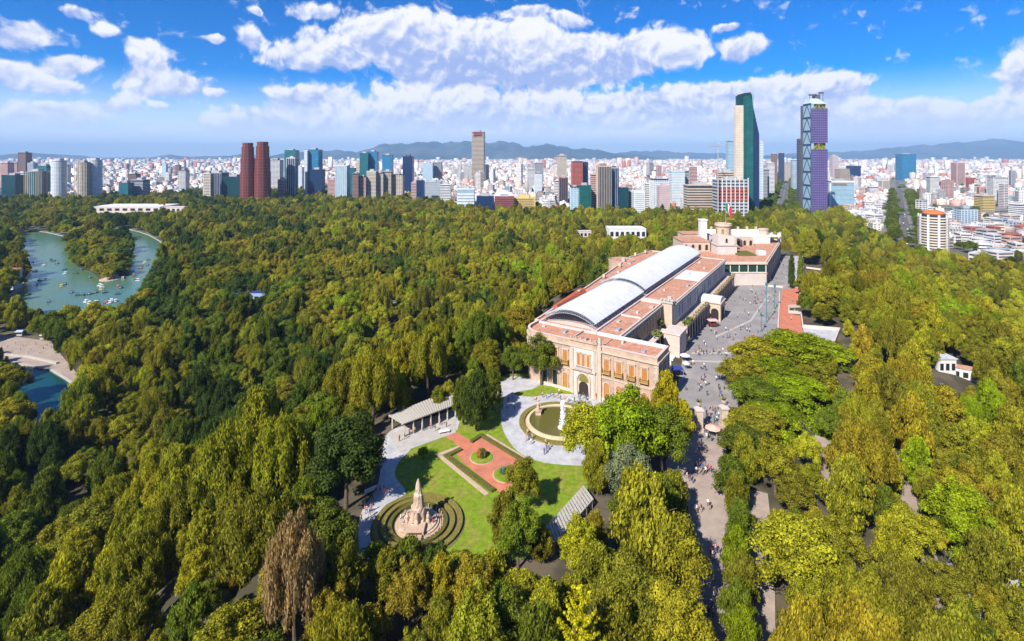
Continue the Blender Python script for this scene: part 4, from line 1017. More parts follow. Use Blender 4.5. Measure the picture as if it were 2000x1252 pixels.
# pavilions on its roof
def roofbox(x0, x1, y0, y1, z0, z1, wm, rm=None, name='pavilion'):
    m = MB(); m.box(x0, x1, y0, y1, z0, z1); o = m.build(name, wm, castle)
    if rm: m = MB(); m.box(x0-.4, x1+.4, y0-.4, y1+.4, z1, z1+.3); m.build('roof', rm, castle)
    return Face((x0, y0), (1, 0), (0, -1))
f = roofbox(100, 116, 300, 318, 11.8, 17.5, CREAM, TERRA)
for i in range(4): arch_window(f, 2+i*4, 12.6, 16, 1.6, castle, SHADOWY)
f = roofbox(108, 124, 322, 334, 11.8, 18.5, CREAM, TERRA)
f = roofbox(131, 150, 318, 326, 11.8, 16.5, CREAM, None)
for i in range(5): arch_window(f, 2+i*3.8, 12.2, 15.4, 1.7, castle, SHADOWY)
m = MB(); m.box(130.5, 172, 327, 344, 16.0, 16.3); m.box(131, 165, 327.2, 343, 11.8, 16); m.build('upper_terrace', WHITE, castle)
m = MB(); m.wall([(131, 343.5), (170, 343.5)], .6, 16.3, 18.6); m.build('parapet', WHITE, castle)
for i in range(6): m = MB(); m.box(133+i*6, 134.3+i*6, 343, 344.2, 18.6, 20.4); m.build('merlon', CREAM, castle)
m = MB(); m.box(127, 137, 287, 299, 11.76, 12.6); m.build('roof_garden', HEDGE, castle)
m = MB(); m.box(139.5, 143.5, 289, 293, 11.76, 14.0); m.build('skylight', WHITE, castle)
# tower
tx, ty = 122.5, 297.
m = MB(); m.box(tx-5.6, tx+5.6, ty-5.6, ty+5.6, 11.7, 16.6); m.build('tower_base', PALE, castle)
m = MB(); m.box(tx-6, tx+6, ty-6, ty+6, 16.6, 17.1); m.build('cornice', WOODGREY, castle)
m = MB(); m.box(tx-4.6, tx+4.6, ty-4.6, ty+4.6, 17.1, 22.2); m.build('tower', PALE, castle)
m = MB(); m.lathe((tx, ty, 22.2), [(4.5, 0), (4.5, .4), (4.1, .5), (4.1, 4.8), (4.7, 5.0), (4.9, 5.8), (4.6, 6.0), (4.6, 6.6), (4.2, 6.6), (4.1, 6.2)], 24); m.build('tower_drum', CREAM, castle)
ft = Face((tx, ty-4.6), (1, 0), (0, -1)); arch_window(ft, 0, 18.2, 20.6, 1.2, castle)
for a in (-.45, .55, -1.4, 1.5):
    n2 = (math.sin(a), -math.cos(a)); fc = Face((tx+n2[0]*4.08, ty+n2[1]*4.08), (math.cos(a), math.sin(a)), n2); arch_window(fc, 0, 23.0, 26.0, 1.3, castle, mat('ochre_pane', (.30, .15, .06)))
m = MB(); m.box(117.2, 121.2, 318, 322, 11.7, 27.5); m.box(116.9, 121.5, 317.7, 322.3, 27.5, 28.4); m.build('turret', WHITE, castle)
m = MB(); m.lathe((165, 336, 11.7), [(2.8, 0), (2.8, 7.5), (3.2, 7.7), (3.2, 8.5), (2.6, 8.6)], 14); m.build('turret', CREAM, castle)
for (x, y) in ((170, 335), (173.5, 333.5), (176.5, 337)): m = MB(); m.lathe((x, y, 11.7), [(.8, 0), (.65, .5), (.6, 5.6), (.9, 6.0)], 10); m.build('column', WHITE, castle)
# shrubs in pots along the arcade roof: things of their own
PM = []
LEAFM = mat('pot_leaves', (.10, .12, .02), var=.4, scale=3)
cb = 55; k = 0
while cb < 146:
    if not 87 < cb < 100:
        gr = k < 2; m, p = potshrub(6.6, cb, 6.7, .72 if not gr else 1.2)
        th = thing('potted_shrub', '', 'potted shrub', (p[0], p[1], 6.7), 'potted shrubs on the arcade roof'); m2 = MB(); m2.v, m2.f, m2.m = m.v, m.f, m.m
        o = m2.build('foliage', [WOODGREY, LEAFM if gr else PLANTPOT], th); PM.append((th, 'green potted shrub on the arcade roof' if gr else 'brown potted shrub on the arcade roof', p[0], p[1])); k += 1
    cb += 3.95
label_all(PM, [('the arched porch', *AB(2, 93)), ('the pink corner block', *AB(7, 46)), ('the end wall of the plaza', *AB(8, 150))])
for (a, b) in ((14.0, 24.6), (11.2, 36), (14.2, 47.5)):
    m, p = potshrub(a, b, 6.9, 1.5); th = thing('potted_shrub', 'potted shrub on the small court terrace, ' + {24.6: 'next to the front block', 36: 'at the middle of its outer edge', 47.5: 'next to the cream pier'}[b], 'potted shrub', (p[0], p[1], 6.9)); m.build('foliage', [WOODGREY, LEAFM], th)
# flag
fl = thing('flagpole', 'tall flagpole with a limp tricolour flag on the castle tower', 'flagpole', (tx+1.5, ty, 28.8)); m = MB(); m.tube((tx+1.5, ty, 28.3), (tx+1.5, ty, 41), .14, .08); m.build('pole', STEEL, fl)
FG, FWT, FRD = mat('flag_green', (.01, .16, .08), var=0), mat('flag_white', (.7, .7, .7), var=0), mat('flag_red', (.5, .02, .03), var=0)
flag = MB(); nx_ = 12
for i in range(nx_):
    for j in range(5):
        P4 = []
        for (u, v_) in ((i, j), (i+1, j), (i+1, j+1), (i, j+1)):
            uu, vv = u/nx_, v_/5; P4.append((tx+1.6+3.4*uu, ty+.5*math.sin(uu*9+vv*2), 40.6-2.6*uu**1.3-4.6*vv-2.0*uu*vv))
        flag.add(P4, [(0, 1, 2, 3)], 0 if i < 4 else 1 if i < 8 else 2)
fo = flag.mesh('flag', [FG, FWT, FRD], (0, 0, 0)); obj('flag', fo, label='limp green, white and red flag hanging from the castle flagpole', category='flag')

# ================================================================== plaza edge
def balustrade(name, px, label, h=1.0, th=.45, m=PALE, z=0, cat='wall'):
    mb = MB(); mb.wall([W2(*p) for p in px], th, z, z+h); return mb.build(name, m, label=label, category=cat)
balustrade('terrace_wall', [(1500,560),(1528,562),(1560,555),(1600,548),(1618,540),(1604,528),(1575,524)], 'low pale wall closing the far side of the red terrace')
balustrade('terrace_wall', [(1562,562),(1563,600),(1541,601),(1541,612),(1564,613),(1568,640),(1640,646),(1622,690)], 'low pale wall on the outer side of the red terrace', 1.2)
balustrade('terrace_wall', [(1523,572),(1520,640)], 'low pale wall between plaza and red terrace', .6)
slab('pavement', [(1527,566),(1560,562),(1561,598),(1541,600),(1541,613),(1563,616),(1566,640),(1575,660),(1520,668),(1520,640)], REDPAVE, .07, -.5, kind='structure')
slab('pavement', [(1568,640),(1638,646),(1622,688),(1606,690),(1612,660),(1572,656)], WHITEPAVE, .06, -.5, kind='structure')
slab('path', [(1500,556),(1552,556),(1552,500),(1568,500),(1572,556),(1612,542),(1600,530),(1625,540),(1604,552),(1560,562),(1500,564)], WHITEPAVE, .045, -.5, kind='structure')
slab('flower_bed', smooth_poly([(1575,538),(1590,528),(1603,536),(1590,546)], 3), STRAW, .4, 0, label='yellow-green flower bed inside the curved terrace path', category='flower bed')
def lamp_post(px, py, h, label):
    x, y, _ = W3(px, py); t = thing('lamp_post', label, 'lamp post', (x, y, 0)); m = MB(); m.lathe((x, y, 0), [(.45, 0), (.4, .5), (.16, .7), (.12, h)], 8); m.build('pole', TEAL, t)
    m = MB(); m.lathe((x, y, h), [(.15, 0), (.5, .3), (.55, 1.0), (.1, 1.5)], 8); m.build('lantern', TEAL, t)
lamp_post(1497, 630, 15, 'tallest teal lamp post on the plaza'); lamp_post(1513, 604, 10, 'teal lamp post near the terrace wall, slimmer than the tallest one'); lamp_post(1487, 648, 6, 'shortest teal lamp post by the plaza trees')
def parasol(px, py, r, col, label):
    x, y, _ = W3(px, py); t = thing('parasol', label, 'parasol', (x, y, 0)); m = MB(); m.tube((x, y, 0), (x, y, 2.6), .05); m.build('pole', STEEL, t)
    m = MB(); m.lathe((x, y, 2.0), [(r, 0), (r*.98, .08), (r*.5, .45), (.05, .8)], 8); m.build('canopy', col, t)
parasol(1338, 706, 1.7, mat('white_canvas', (.6, .66, .62), var=.1), 'white parasol at the corner of the plaza next to the castle court')
parasol(1393, 852, 1.9, mat('peach_canvas', (.62, .38, .30), var=.1), 'peach parasol of a vendor between the gate piers')
parasol(1340, 722, 1.2, WHITE, 'small white parasol beside the bigger white one')
x, y, _ = W3(1392, 638); kk = thing('kiosk', 'small wheeled kiosk with a pink canopy before the arched porch', 'kiosk', (x, y, 0)); m = MB(); m.box(x-1.5, x+1.5, y-1, y+1, .5, 1.7); m.build('body', mat('maroon_paint', (.12, .02, .02)), kk)
m = MB(); m.box(x-1.9, x+1.9, y-1.4, y+1.4, 2.5, 2.65); m.hexa([(x-1.9,y-1.4,2.65),(x+1.9,y-1.4,2.65),(x+1.9,y+1.4,2.65),(x-1.9,y+1.4,2.65),(x-1.3,y-.3,3.1),(x+1.3,y-.3,3.1),(x+1.3,y+.3,3.1),(x-1.3,y+.3,3.1)]); m.build('canopy', mat('pink_canvas', (.6, .36, .34)), kk)
m = MB()
for sx in (-1.4, 1.4):
    for sy in (-.9, .9): m.tube((x+sx, y+sy, 0), (x+sx, y+sy, 2.5), .06)
m.build('posts', STEEL, kk)
for sx in (-1, 1):
    m = MB(); m.tube((x+sx*1.5, y-.2, .45), (x+sx*1.62, y-.2, .45), .45, n=12); m.build('wheel', DARK, kk)
# blue tarpaulin shed by the castle corner
x, y, _ = W3(1320, 735); t = thing('tent', 'dark blue tarpaulin shelter between castle corner and plaza', 'tent', (x, y, 0)); m = MB(); m.box(x-2.0, x+2.0, y-1.5, y+1.5, 2.5, 2.6); m.hexa([(x-2,y-1.5,2.6),(x+2,y-1.5,2.6),(x+2,y+1.5,2.6),(x-2,y+1.5,2.6),(x-1.6,y-.1,3.2),(x+1.6,y-.1,3.2),(x+1.6,y+.1,3.2),(x-1.6,y+.1,3.2)]); m.build('canopy', BLUEPAINT, t)
m = MB()
for sx in (-1.9, 1.9):
    for sy in (-1.4, 1.4): m.tube((x+sx, y+sy, 0), (x+sx, y+sy, 2.5), .07)
m.build('frame', STEEL, t)
# gate piers
def gate_pier(px, py, label, base_wide):
    x, y, _ = W3(px, py); t = thing('gate_pier', label, 'gate pier', (x, y, 0)); m = MB(); m.box(x-1.0, x+1.0, y-.9, y+.9, 0, 1.0); m.box(x-.8, x+.8, y-.75, y+.75, 1.0, 5.2); m.build('shaft', CREAM, t)
    if base_wide: m = MB(); m.hexa([(x+.8,y-.6,0),(x+2.6,y-.6,0),(x+2.6,y+.6,0),(x+.8,y+.6,0),(x+.8,y-.6,3.2),(x+1.0,y-.6,3.2),(x+1.0,y+.6,3.2),(x+.8,y+.6,3.2)]); m.build('buttress', CREAM, t)
    m = MB(); m.box(x-1.0, x+1.0, y-.95, y+.95, 5.2, 5.6); m.box(x-.7, x+.7, y-.65, y+.65, 5.6, 5.9); m.build('cap', PALE, t)
    m = MB(); m.lathe((x, y, 5.9), [(.3, 0), (.25, .3), (.6, .8), (.65, 1.3)], 10); m.build('urn', CREAM, t)
    m = MB(); r = random.Random(px)
    for q in range(60):
        a = r.uniform(0, 6.28); l = r.uniform(.5, 1.1); e = Vector((x+math.cos(a)*l, y+math.sin(a)*l, 7.1+r.uniform(.1, 1.0))); s0 = Vector((x, y, 7.1)); w_ = Vector((-math.sin(a), math.cos(a), 0))*.12
        m.add([s0-w_, e, s0+w_], [(0, 1, 2)])
    m.build('plant', LEAFM, t)
gate_pier(1365, 842, 'cream gate pier topped by an urn, on the castle side of the path', False); gate_pier(1414, 838, 'cream gate pier with sloping buttress, under the bright trees', True)
x0, y0, _ = W3(1350, 835); m = MB(); g = thing('gate', 'open dark iron gate leaf beside the castle side pier', 'gate', (x0, y0, 0))
for i in range(10): m.tube((x0+2.6, y0+i*.35+.9, .1), (x0+2.6, y0+i*.35+.9, 3.2), .04, n=4)
m.tube((x0+2.6, y0+.9, .4), (x0+2.6, y0+4.05, .4), .06, n=4); m.tube((x0+2.6, y0+.9, 3.0), (x0+2.6, y0+4.05, 3.0), .06, n=4); m.build('bars', DARK, g)

# ================================================================== garden
# fountain pool
fx, fy, _ = W3(1093, 826); fo_ = thing('fountain', 'round fountain pool with a tall white jet before the castle front', 'fountain', (fx, fy, 0))
def ring(rr0, rr1, z0, z1, n=48, sy=1.0):
    m = MB()
    for i in range(n):
        a, b = 2*math.pi*i/n, 2*math.pi*(i+1)/n
        q = [(fx+r*math.cos(t), fy+r*sy*math.sin(t)) for t in (a, b) for r in (rr0, rr1)]
        v = [q[0], q[1], q[3], q[2]]; m.hexa([(*p, z0) for p in v] + [(*p, z1) for p in v])
    return m
ring(7.7, 8.35, -.2, .75).build('basin_rim', mat('yellow_stone', (.55, .47, .30), var=.1), fo_)
m = MB(); m.lathe((fx, fy, -.5), [(7.7, 0), (7.7, .95)], 48); m.build('water', POOLW, fo_)
o = ring(9.0, 10.3, 0, .5).build('hedge', STRAW, None, label='clipped round hedge encircling the fountain pool', category='hedge')
ring(8.35, 9.0, -.3, .08).build('pavement', BORDER, kind='structure')
jet = MB(); jx, jy, _ = W3(1099, 838); prof = [(.6, 0), (.34, .3), (.2, 1), (.22, 2.5), (.28, 4.2), (.3, 5.4), (.2, 6.2), (.05, 6.6)]
jet.lathe((jx, jy, .4), prof, 12)
SPRAY = mat('water_spray', (.75, .80, .84), rough=.4, var=.15, scale=6)
jr = random.Random(3)
for q in range(420):
    a = jr.uniform(0, 6.28); h = jr.uniform(.2, 6.6); r_ = jr.uniform(.2, .75)*(1.2-.07*h); c = Vector((jx+r_*math.cos(a), jy+r_*math.sin(a), .4+h)); d = jr.uniform(.04, .10)
    jet.add([c+Vector((-d, 0, -d*2)), c+Vector((d, 0, -d*2)), c+Vector((0, d, d*2))], [(0, 1, 2)])
jet.build('jet', SPRAY, fo_)
m = MB(); m.lathe((jx, jy, .42), [(1.3, 0), (1.1, .12), (.3, .2)], 16); m.build('foam', SPRAY, fo_)
# statue on the rim
sx_, sy_, _ = W3(1051, 812); st = thing('statue', 'stone figure on a pedestal at the rim of the fountain pool', 'statue', (sx_, sy_, 0)); m = MB(); m.box(sx_-.7, sx_+.7, sy_-.7, sy_+.7, 0, 1.4); m.box(sx_-.85, sx_+.85, sy_-.85, sy_+.85, 1.4, 1.6); m.build('pedestal', ROCK, st)
m = MB(); m.lathe((sx_, sy_, 1.6), [(.5, 0), (.42, .6), (.34, 1.1), (.42, 1.6), (.36, 1.9), (.14, 2.05), (.2, 2.25), (.17, 2.45), (.03, 2.55)], 10); m.tube((sx_+.3, sy_, 3.4), (sx_+.75, sy_-.2, 2.7), .12, .08); m.tube((sx_-.3, sy_, 3.4), (sx_-.7, sy_-.1, 3.9), .12, .08); m.build('figure', ROCK, st)
# round beds
for k, (px, py, r, lab) in enumerate([(941, 894, 2.5, 'round green bed with an ochre bush, closer to the pergola'), (987, 928, 2.5, 'round green bed with a dark agave, closer to the path')]):
    x, y, _ = W3(px, py); t = thing('round_bed', lab, 'flower bed', (x, y, 0)); m = MB(); m.lathe((x, y, -.1), [(r+.25, 0), (r+.25, .22)], 32); m.build('kerb', BORDER, t); m = MB(); m.lathe((x, y, 0), [(r, 0), (r, .26), (r*.5, .4)], 32); m.build('turf', LAWN, t)
    r_ = random.Random(k); th = thing('bush', ['ochre rounded bush in the middle of its round bed', 'spiky blue-green agave clump in the middle of its round bed'][k], 'bush', (x, y, .3)); m = MB()
    if k == 0:
        for q in range(700):
            u = Vector((r_.gauss(0, 1), r_.gauss(0, 1), abs(r_.gauss(0, 1)))).normalized(); c = Vector((x, y, .5)) + Vector((u.x*1.15, u.y*1.15, u.z*1.5))*r_.uniform(.75, 1.08); d1 = Vector((r_.gauss(0, 1), r_.gauss(0, 1), r_.gauss(0, 1))).normalized()*.17; d2 = d1.orthogonal().normalized()*.17
            m.add([c-d1, c-d2, c+d1, c+d2], [(0, 1, 2, 3)], 0 if c.x > x-.3 else 1)
        m.build('leaves', [HEDGE, mat('orange_leaves', (.30, .13, .01), var=.3, scale=3)], th)
    else:
        for q in range(90):
            a = r_.uniform(0, 6.28); e = r_.uniform(.2, 1.4); l = r_.uniform(1.2, 1.9); bx = Vector((x+r_.uniform(-.6, .6), y+r_.uniform(-.6, .6), .4)); tip = bx+Vector((math.cos(a)*math.cos(e), math.sin(a)*math.cos(e), math.sin(e)))*l; w_ = Vector((-math.sin(a), math.cos(a), 0))*.12; mid = (bx+tip)/2+Vector((0, 0, .08))
            m.add([bx-w_*.6, bx+w_*.6, mid+w_, tip, mid-w_], [(0, 1, 2, 3, 4)])
        m.build('leaves', mat('agave_leaves', (.09, .15, .10), var=.25, scale=2), th)
# monument with its ring terraces
mx, my, _ = W3(817, 1024)
def ringm(cx, cy, r0, r1, z0, z1, a0=0, a1=2*math.pi, n=44):
    m = MB()
    for i in range(n):
        a, b = a0+(a1-a0)*i/n, a0+(a1-a0)*(i+1)/n
        q = [(cx+r*math.cos(t), cy+r*math.sin(t)) for t in (a, b) for r in (r0, r1)]; v = [q[0], q[1], q[3], q[2]]
        m.hexa([(*p, z0) for p in v] + [(*p, z1) for p in v])
    return m
m = MB(); m.lathe((mx, my, -.4), [(8.6, 0), (8.6, .46)], 48); m.build('gravel_ring', mat('olive_gravel', (.16, .15, .06), var=.3, scale=2), kind='structure')  # olive-brown gravel tone, varied at random
for r0, r1, h, mt, lab in ((7.35, 8.2, .55, STRAW, 'outermost ring hedge round the stone monument'), (6.0, 6.75, .6, STRAW, 'middle ring hedge round the stone monument'), (4.75, 5.4, .55, HEDGE, 'innermost ring hedge round the stone monument')):
    ringm(mx, my, r0, r1, 0, h).build('hedge', mt, label=lab, category='hedge')
mon = thing('monument', 'tall pale rock monument with a pointed top on stepped stone rings', 'monument', (mx, my, 0))
for i, (r, z) in enumerate(((4.2, .25), (3.8, .5), (3.4, .75))):
    m = MB(); m.lathe((mx, my, z-.3), [(r, 0), (r, .3)], 40); m.build('step', ROCK if i else BORDER, mon)
m = MB(); m.box(mx-1.6, mx+1.6, my-3.6, my-1.2, .7, 1.3)
for i in range(4): m.box(mx-1.3, mx+1.3, my-4.3+i*.35, my-3.2+i*.3, .2+i*.28, .45+i*.28)
m.build('stairs', BORDER, mon)
mr = random.Random(5); prof = [(1.7, .7), (1.5, 1.6), (1.25, 2.6), (1.2, 3.3), (.95, 3.5), (.9, 4.6), (.78, 5.6), (.58, 5.9), (.5, 6.8), (.32, 7.7), (.08, 8.4)]
m = MB(); n = 18; vs = []
for (r, z) in prof:
    for i in range(n):
        a = 2*math.pi*i/n; k = 1+mr.uniform(-.13, .13); sq = 1/max(abs(math.cos(a)), abs(math.sin(a)))*.35+.65
        vs.append((mx+r*k*sq*math.cos(a), my+r*k*sq*math.sin(a), z+mr.uniform(-.08, .08)))
fs = [(k*n+i, k*n+(i+1) % n, (k+1)*n+(i+1) % n, (k+1)*n+i) for k in range(len(prof)-1) for i in range(n)] + [tuple((len(prof)-1)*n+i for i in range(n))]
m.add(vs, fs); m.build('rock_shaft', ROCK, mon)
for (dx_, dy_, z) in ((-1.9, -.8, .7), (1.9, -.6, .7), (0, -1.7, 1.3)):
    m = MB(); m.lathe((mx+dx_, my+dy_, z), [(.45, 0), (.38, .5), (.28, .9), (.36, 1.3), (.3, 1.55), (.12, 1.7), (.18, 1.9), (.03, 2.1)], 9); m.build('figure', ROCK, mon)
for i in range(14):
    a = -1.3+i*.2; m = MB(); m.lathe((mx+4.5*math.cos(a), my+4.5*math.sin(a), 0), [(.13, 0), (.10, .7), (.15, .8)], 6); m.build('bollard', BORDER, mon)
# pergolas
def pergola(quad, h, n, label, beam=WOODGREY, gap=.62):
    """quad: near-left, near-right, far-right, far-left corners of the roof (px, py) on level h"""
    q = [Vector(W3(p[0], p[1], h)) for p in quad]; o = (q[0]+q[1]+q[2]+q[3])/4
    t = thing('pergola', label, 'pergola', (o.x, o.y, 0))
    for i in range(n):
        u0, u1 = (i+(1-gap)/2)/n, (i+(1+gap)/2)/n
        a, b = q[0].lerp(q[1], u0), q[0].lerp(q[1], u1); c, d = q[3].lerp(q[2], u1), q[3].lerp(q[2], u0)
        m = MB(); m.hexa([(*v.xy, h-.05) for v in (a, b, c, d)] + [(*v.xy, h+.14) for v in (a, b, c, d)]); m.build('slat', beam, t)
    for v in (.06, .5, .94):
        a, b = q[0].lerp(q[3], v), q[1].lerp(q[2], v); m = MB(); m.tube((*a.xy, h-.2), (*b.xy, h-.2), .16, n=4); m.build('beam', beam, t)
    for k in range(7):
        for v in (.06, .94):
            a = q[0].lerp(q[3], v).lerp(q[1].lerp(q[2], v), (k+.3)/6.6); m = MB(); m.obox((a.x, a.y), (1, 0), (0, 1), -.17, .17, -.17, .17, hz(a.x, a.y)-.5, h-.3); m.build('post', WOODGREY, t)
    return q
PG = pergola([(786,829),(894,789),(894,757),(758,812)], 3.4, 26, 'long grey slatted pergola beside the shaded path on the lawn side', gap=.8)
pergola([(1078,1066),(1160,975),(1140,948),(1066,1030)], 1.6, 17, 'pale slatted roof with dark gaps between trees below the garden', beam=CONC, gap=.66)
m = MB(); m.prism([W2(p[0], p[1]) for p in [(780,885),(890,845),(893,795),(758,850)]], -.5, .06); m.build('pavement', CONC, kind='structure')
def bench(px, py, rz, label):
    x, y, z = W3(px, py, .05); t = thing('bench', label, 'bench', (x, y, z), None, rz); del t['org']
    m = MB(); m.box(-1.3, 1.3, -.25, .25, .42, .5); m.build('seat', WHITE, t)
    m = MB(); m.box(-1.3, 1.3, .22, .28, .5, .95); m.build('backrest', WHITE, t)
    for s in (-1, 1): m = MB(); m.box(s*1.1-.06, s*1.1+.06, -.2, .2, 0, .42); m.build('leg', STEEL, t)
bench(725, 962, .7, 'white bench at the bend of the shaded path'); bench(868, 846, .35, 'white bench in front of the pergola'); bench(748, 905, 1.2, 'white bench between the tall trees and the lawn path')
# gravel paths on the right slope
def slope_path(pts, w, m):
    P = [on_ground(*p) for p in pts]; mb = MB(); L = []
    for i, p in enumerate(P):
        a = Vector(P[max(0, i-1)]); b = Vector(P[min(len(P)-1, i+1)]); t = (b-a).xy.normalized(); nn = Vector((-t.y, t.x)); L.append((p, nn))
    vs = []
    for (p, nn) in L:
        for s in (-1, 1): x, y = p[0]+nn.x*w*s/2, p[1]+nn.y*w*s/2; vs.append((x, y, hz(x, y)+.12))
    mb.add(vs, [(2*i, 2*i+1, 2*i+3, 2*i+2) for i in range(len(P)-1)]); return mb.build('path', m, kind='structure')
def dense(pts, n=8):
    o = []
    for a, b in zip(pts, pts[1:]): o += [seg(a, b, i/n) for i in range(n)]
    return o + [pts[-1]]
slope_path(dense([(1478,960),(1485,1050),(1486,1150),(1482,1300)]), 4.0, PATHM); slope_path(dense([(1612,840),(1602,890),(1600,930),(1615,980)]), 3.6, PATHM)
slope_path(dense([(1766,900),(1772,960),(1780,1020),(1810,1080),(1850,1200)]), 3.0, PATHM); slope_path(dense([(1690,1260),(1688,1200),(1700,1150)]), 3.0, PATHM); slope_path(dense([(1900,1260),(1880,1130),(1900,1060)]), 4.5, CONC)
slope_path(dense([(700,640),(770,560),(870,520)]), 3, PATHM)

# ================================================================== lakes
def flat(name, poly, z, z0, m, **kw): mb = MB(); mb.prism(poly, z0, z); return mb.build(name, m, **kw)
flat('lake', L1W, Z1, GZ-.5, LAKE1, kind='structure'); flat('pond', L2W, Z1-.01, GZ-.5, LAKE2, kind='structure')
flat('island', ISW, Z1+.5, GZ-.6, SOIL, kind='structure')
for poly in (L1W, L2W):
    mb = MB(); mb.wall(poly, .9, GZ-.5, Z1+.35, closed=True); mb.build('shore_kerb', CONC, kind='structure')
flat('promenade', [*PROMW], GZ+.4, GZ-.4, PATHM, kind='structure')
mb = MB(); mb.wall([W2(*p, GZ) for p in [(0,694),(60,700),(112,712)]], 1.2, GZ+.3, GZ+1.3); mb.build('promenade_wall', CONC, label='low stone wall along the lakeside promenade', category='wall')
mb = MB(); mb.wall([W2(*p, GZ) for p in [(42,714),(100,724),(130,742),(165,768)]], 1.0, GZ-.2, GZ+.9); mb.build('quay_wall', CONC, label='pale quay wall along the bank of the pond', category='wall')
q = W3(218, 545, Z1); mb = MB(); mb.lathe((q[0], q[1], Z1-.4), [(9, 0), (9, .9), (8.3, 1.0)], 24); mb.build('island_platform', ROCK, label='round stone platform at the tip of the wooded island', category='platform')
t = thing('pavilion', 'small pale pavilion on the stone platform of the island', 'pavilion', (q[0], q[1], Z1+.5)); m = MB(); m.lathe((q[0], q[1], Z1+3.2), [(5.5, 0), (5.2, .3), (.3, 1.8)], 12); m.build('roof', PALE, t)
for i in range(8): m = MB(); a = i*math.pi/4; m.tube((q[0]+4.6*math.cos(a), q[1]+4.6*math.sin(a), Z1+.5), (q[0]+4.6*math.cos(a), q[1]+4.6*math.sin(a), Z1+3.3), .2); m.build('post', WHITE, t)
# boats
def boat_proto():
    t = thing('pedal_boat', '', 'boat', (0, 0, 0), 'pedal boats on the lake'); del t['org']
    def hull(cx):
        m = MB(); n = 7; st = []
        for i in range(n):
            u = i/(n-1); y = -1.9+3.8*u; w = .42*math.sin(math.pi*(.12+.80*u))**.5; st.append((y, w, .08*(2*u-1)**2))
        vs = [];
        for (y, w, s) in st: vs += [(cx-w, y, .55+s), (cx-w*.55, y, s), (cx+w*.55, y, s), (cx+w, y, .55+s)]
        fs = []
        for i in range(n-1):
            for j in range(3): fs.append((i*4+j, i*4+j+1, i*4+j+5, i*4+j+4))
            fs.append((i*4+3, i*4, i*4+4, i*4+7))
        fs += [(0, 1, 2, 3)[::-1], tuple((n-1)*4+j for j in range(4))]; m.add(vs, fs); return m
    m = hull(-.65); k = hull(.65); m.add(k.v, k.f); m.box(-.7, .7, -1.2, 1.1, .45, .6); obj('hull', m.mesh('hull', BOATM), t)
    m = MB(); m.box(-.75, .75, -1.1, -.95, .6, 1.25); m.box(-.75, .75, -1.1, -.5, .6, .8); obj('seat', m.mesh('seat', STEEL), t)
    m = MB(); m.hexa([(-.95,-1.3,1.95),(.95,-1.3,1.95),(.95,.9,1.95),(-.95,.9,1.95),(-.7,-1.0,2.15),(.7,-1.0,2.15),(.7,.6,2.15),(-.7,.6,2.15)])
    for sx in (-.8, .8):
        for sy in (-1.1, .7): m.tube((sx, sy, .5), (sx, sy, 1.95), .04, n=4)
    obj('canopy', m.mesh('canopy', BOATM), t); return t
BOATM = mat('boat_paint', (1, 1, 1), obj_color=True, var=.08)
bpos = [(64,512),(85,520),(100,508),(112,515),(126,527),(127,535),(105,510),(78,548),(82,550),(72,556),(86,545),(160,527),(175,543),(148,535),(120,560),(127,556),(152,577),(163,577),(176,575),(188,572),(168,590),(175,593),(187,592),(195,558),(200,560),(198,565),(230,575),(232,560),(236,563),(225,590),(215,592),(218,588),(207,592),(262,540),(266,545),(262,537),(270,548),(278,520),(283,515),(288,518),(262,500),(290,508),(275,525),(258,530),(140,572),(95,590),(68,530),(240,545),(245,538),(205,572),(58,575)]
bc = {'white': (.7, .7, .68), 'yellow': (.55, .45, .16), 'blue': (.05, .10, .22), 'teal': (.07, .22, .20), 'dark': (.04, .06, .09), 'red': (.35, .10, .07)}
bp = boat_proto(); items = []
for i, (px, py) in enumerate(bpos):
    x, y, z = W3(px, py, Z1); o = bp if i == 0 else copy_thing(bp, (x, y, Z1-.12)); o.location = (x, y, Z1-.12); o.rotation_euler = (0, 0, random.uniform(0, 6.28)); cn = 'dark' if 570 < py < 580 else random.choice(['white', 'white', 'white', 'yellow', 'blue', 'teal', 'red', 'dark'])
    for c in o.children: c.color = (*bc[cn], 1)
    items.append((o, f'{cn} pedal boat on the lake', x, y))
label_all(items, [('the island pavilion', q[0], q[1]), ('the wooded point at the far end', *W2(90,480,Z1)), ('the tree-lined shore below', *W2(150,620,Z1)), ('the shore at the forest', *W2(300,510,Z1))])

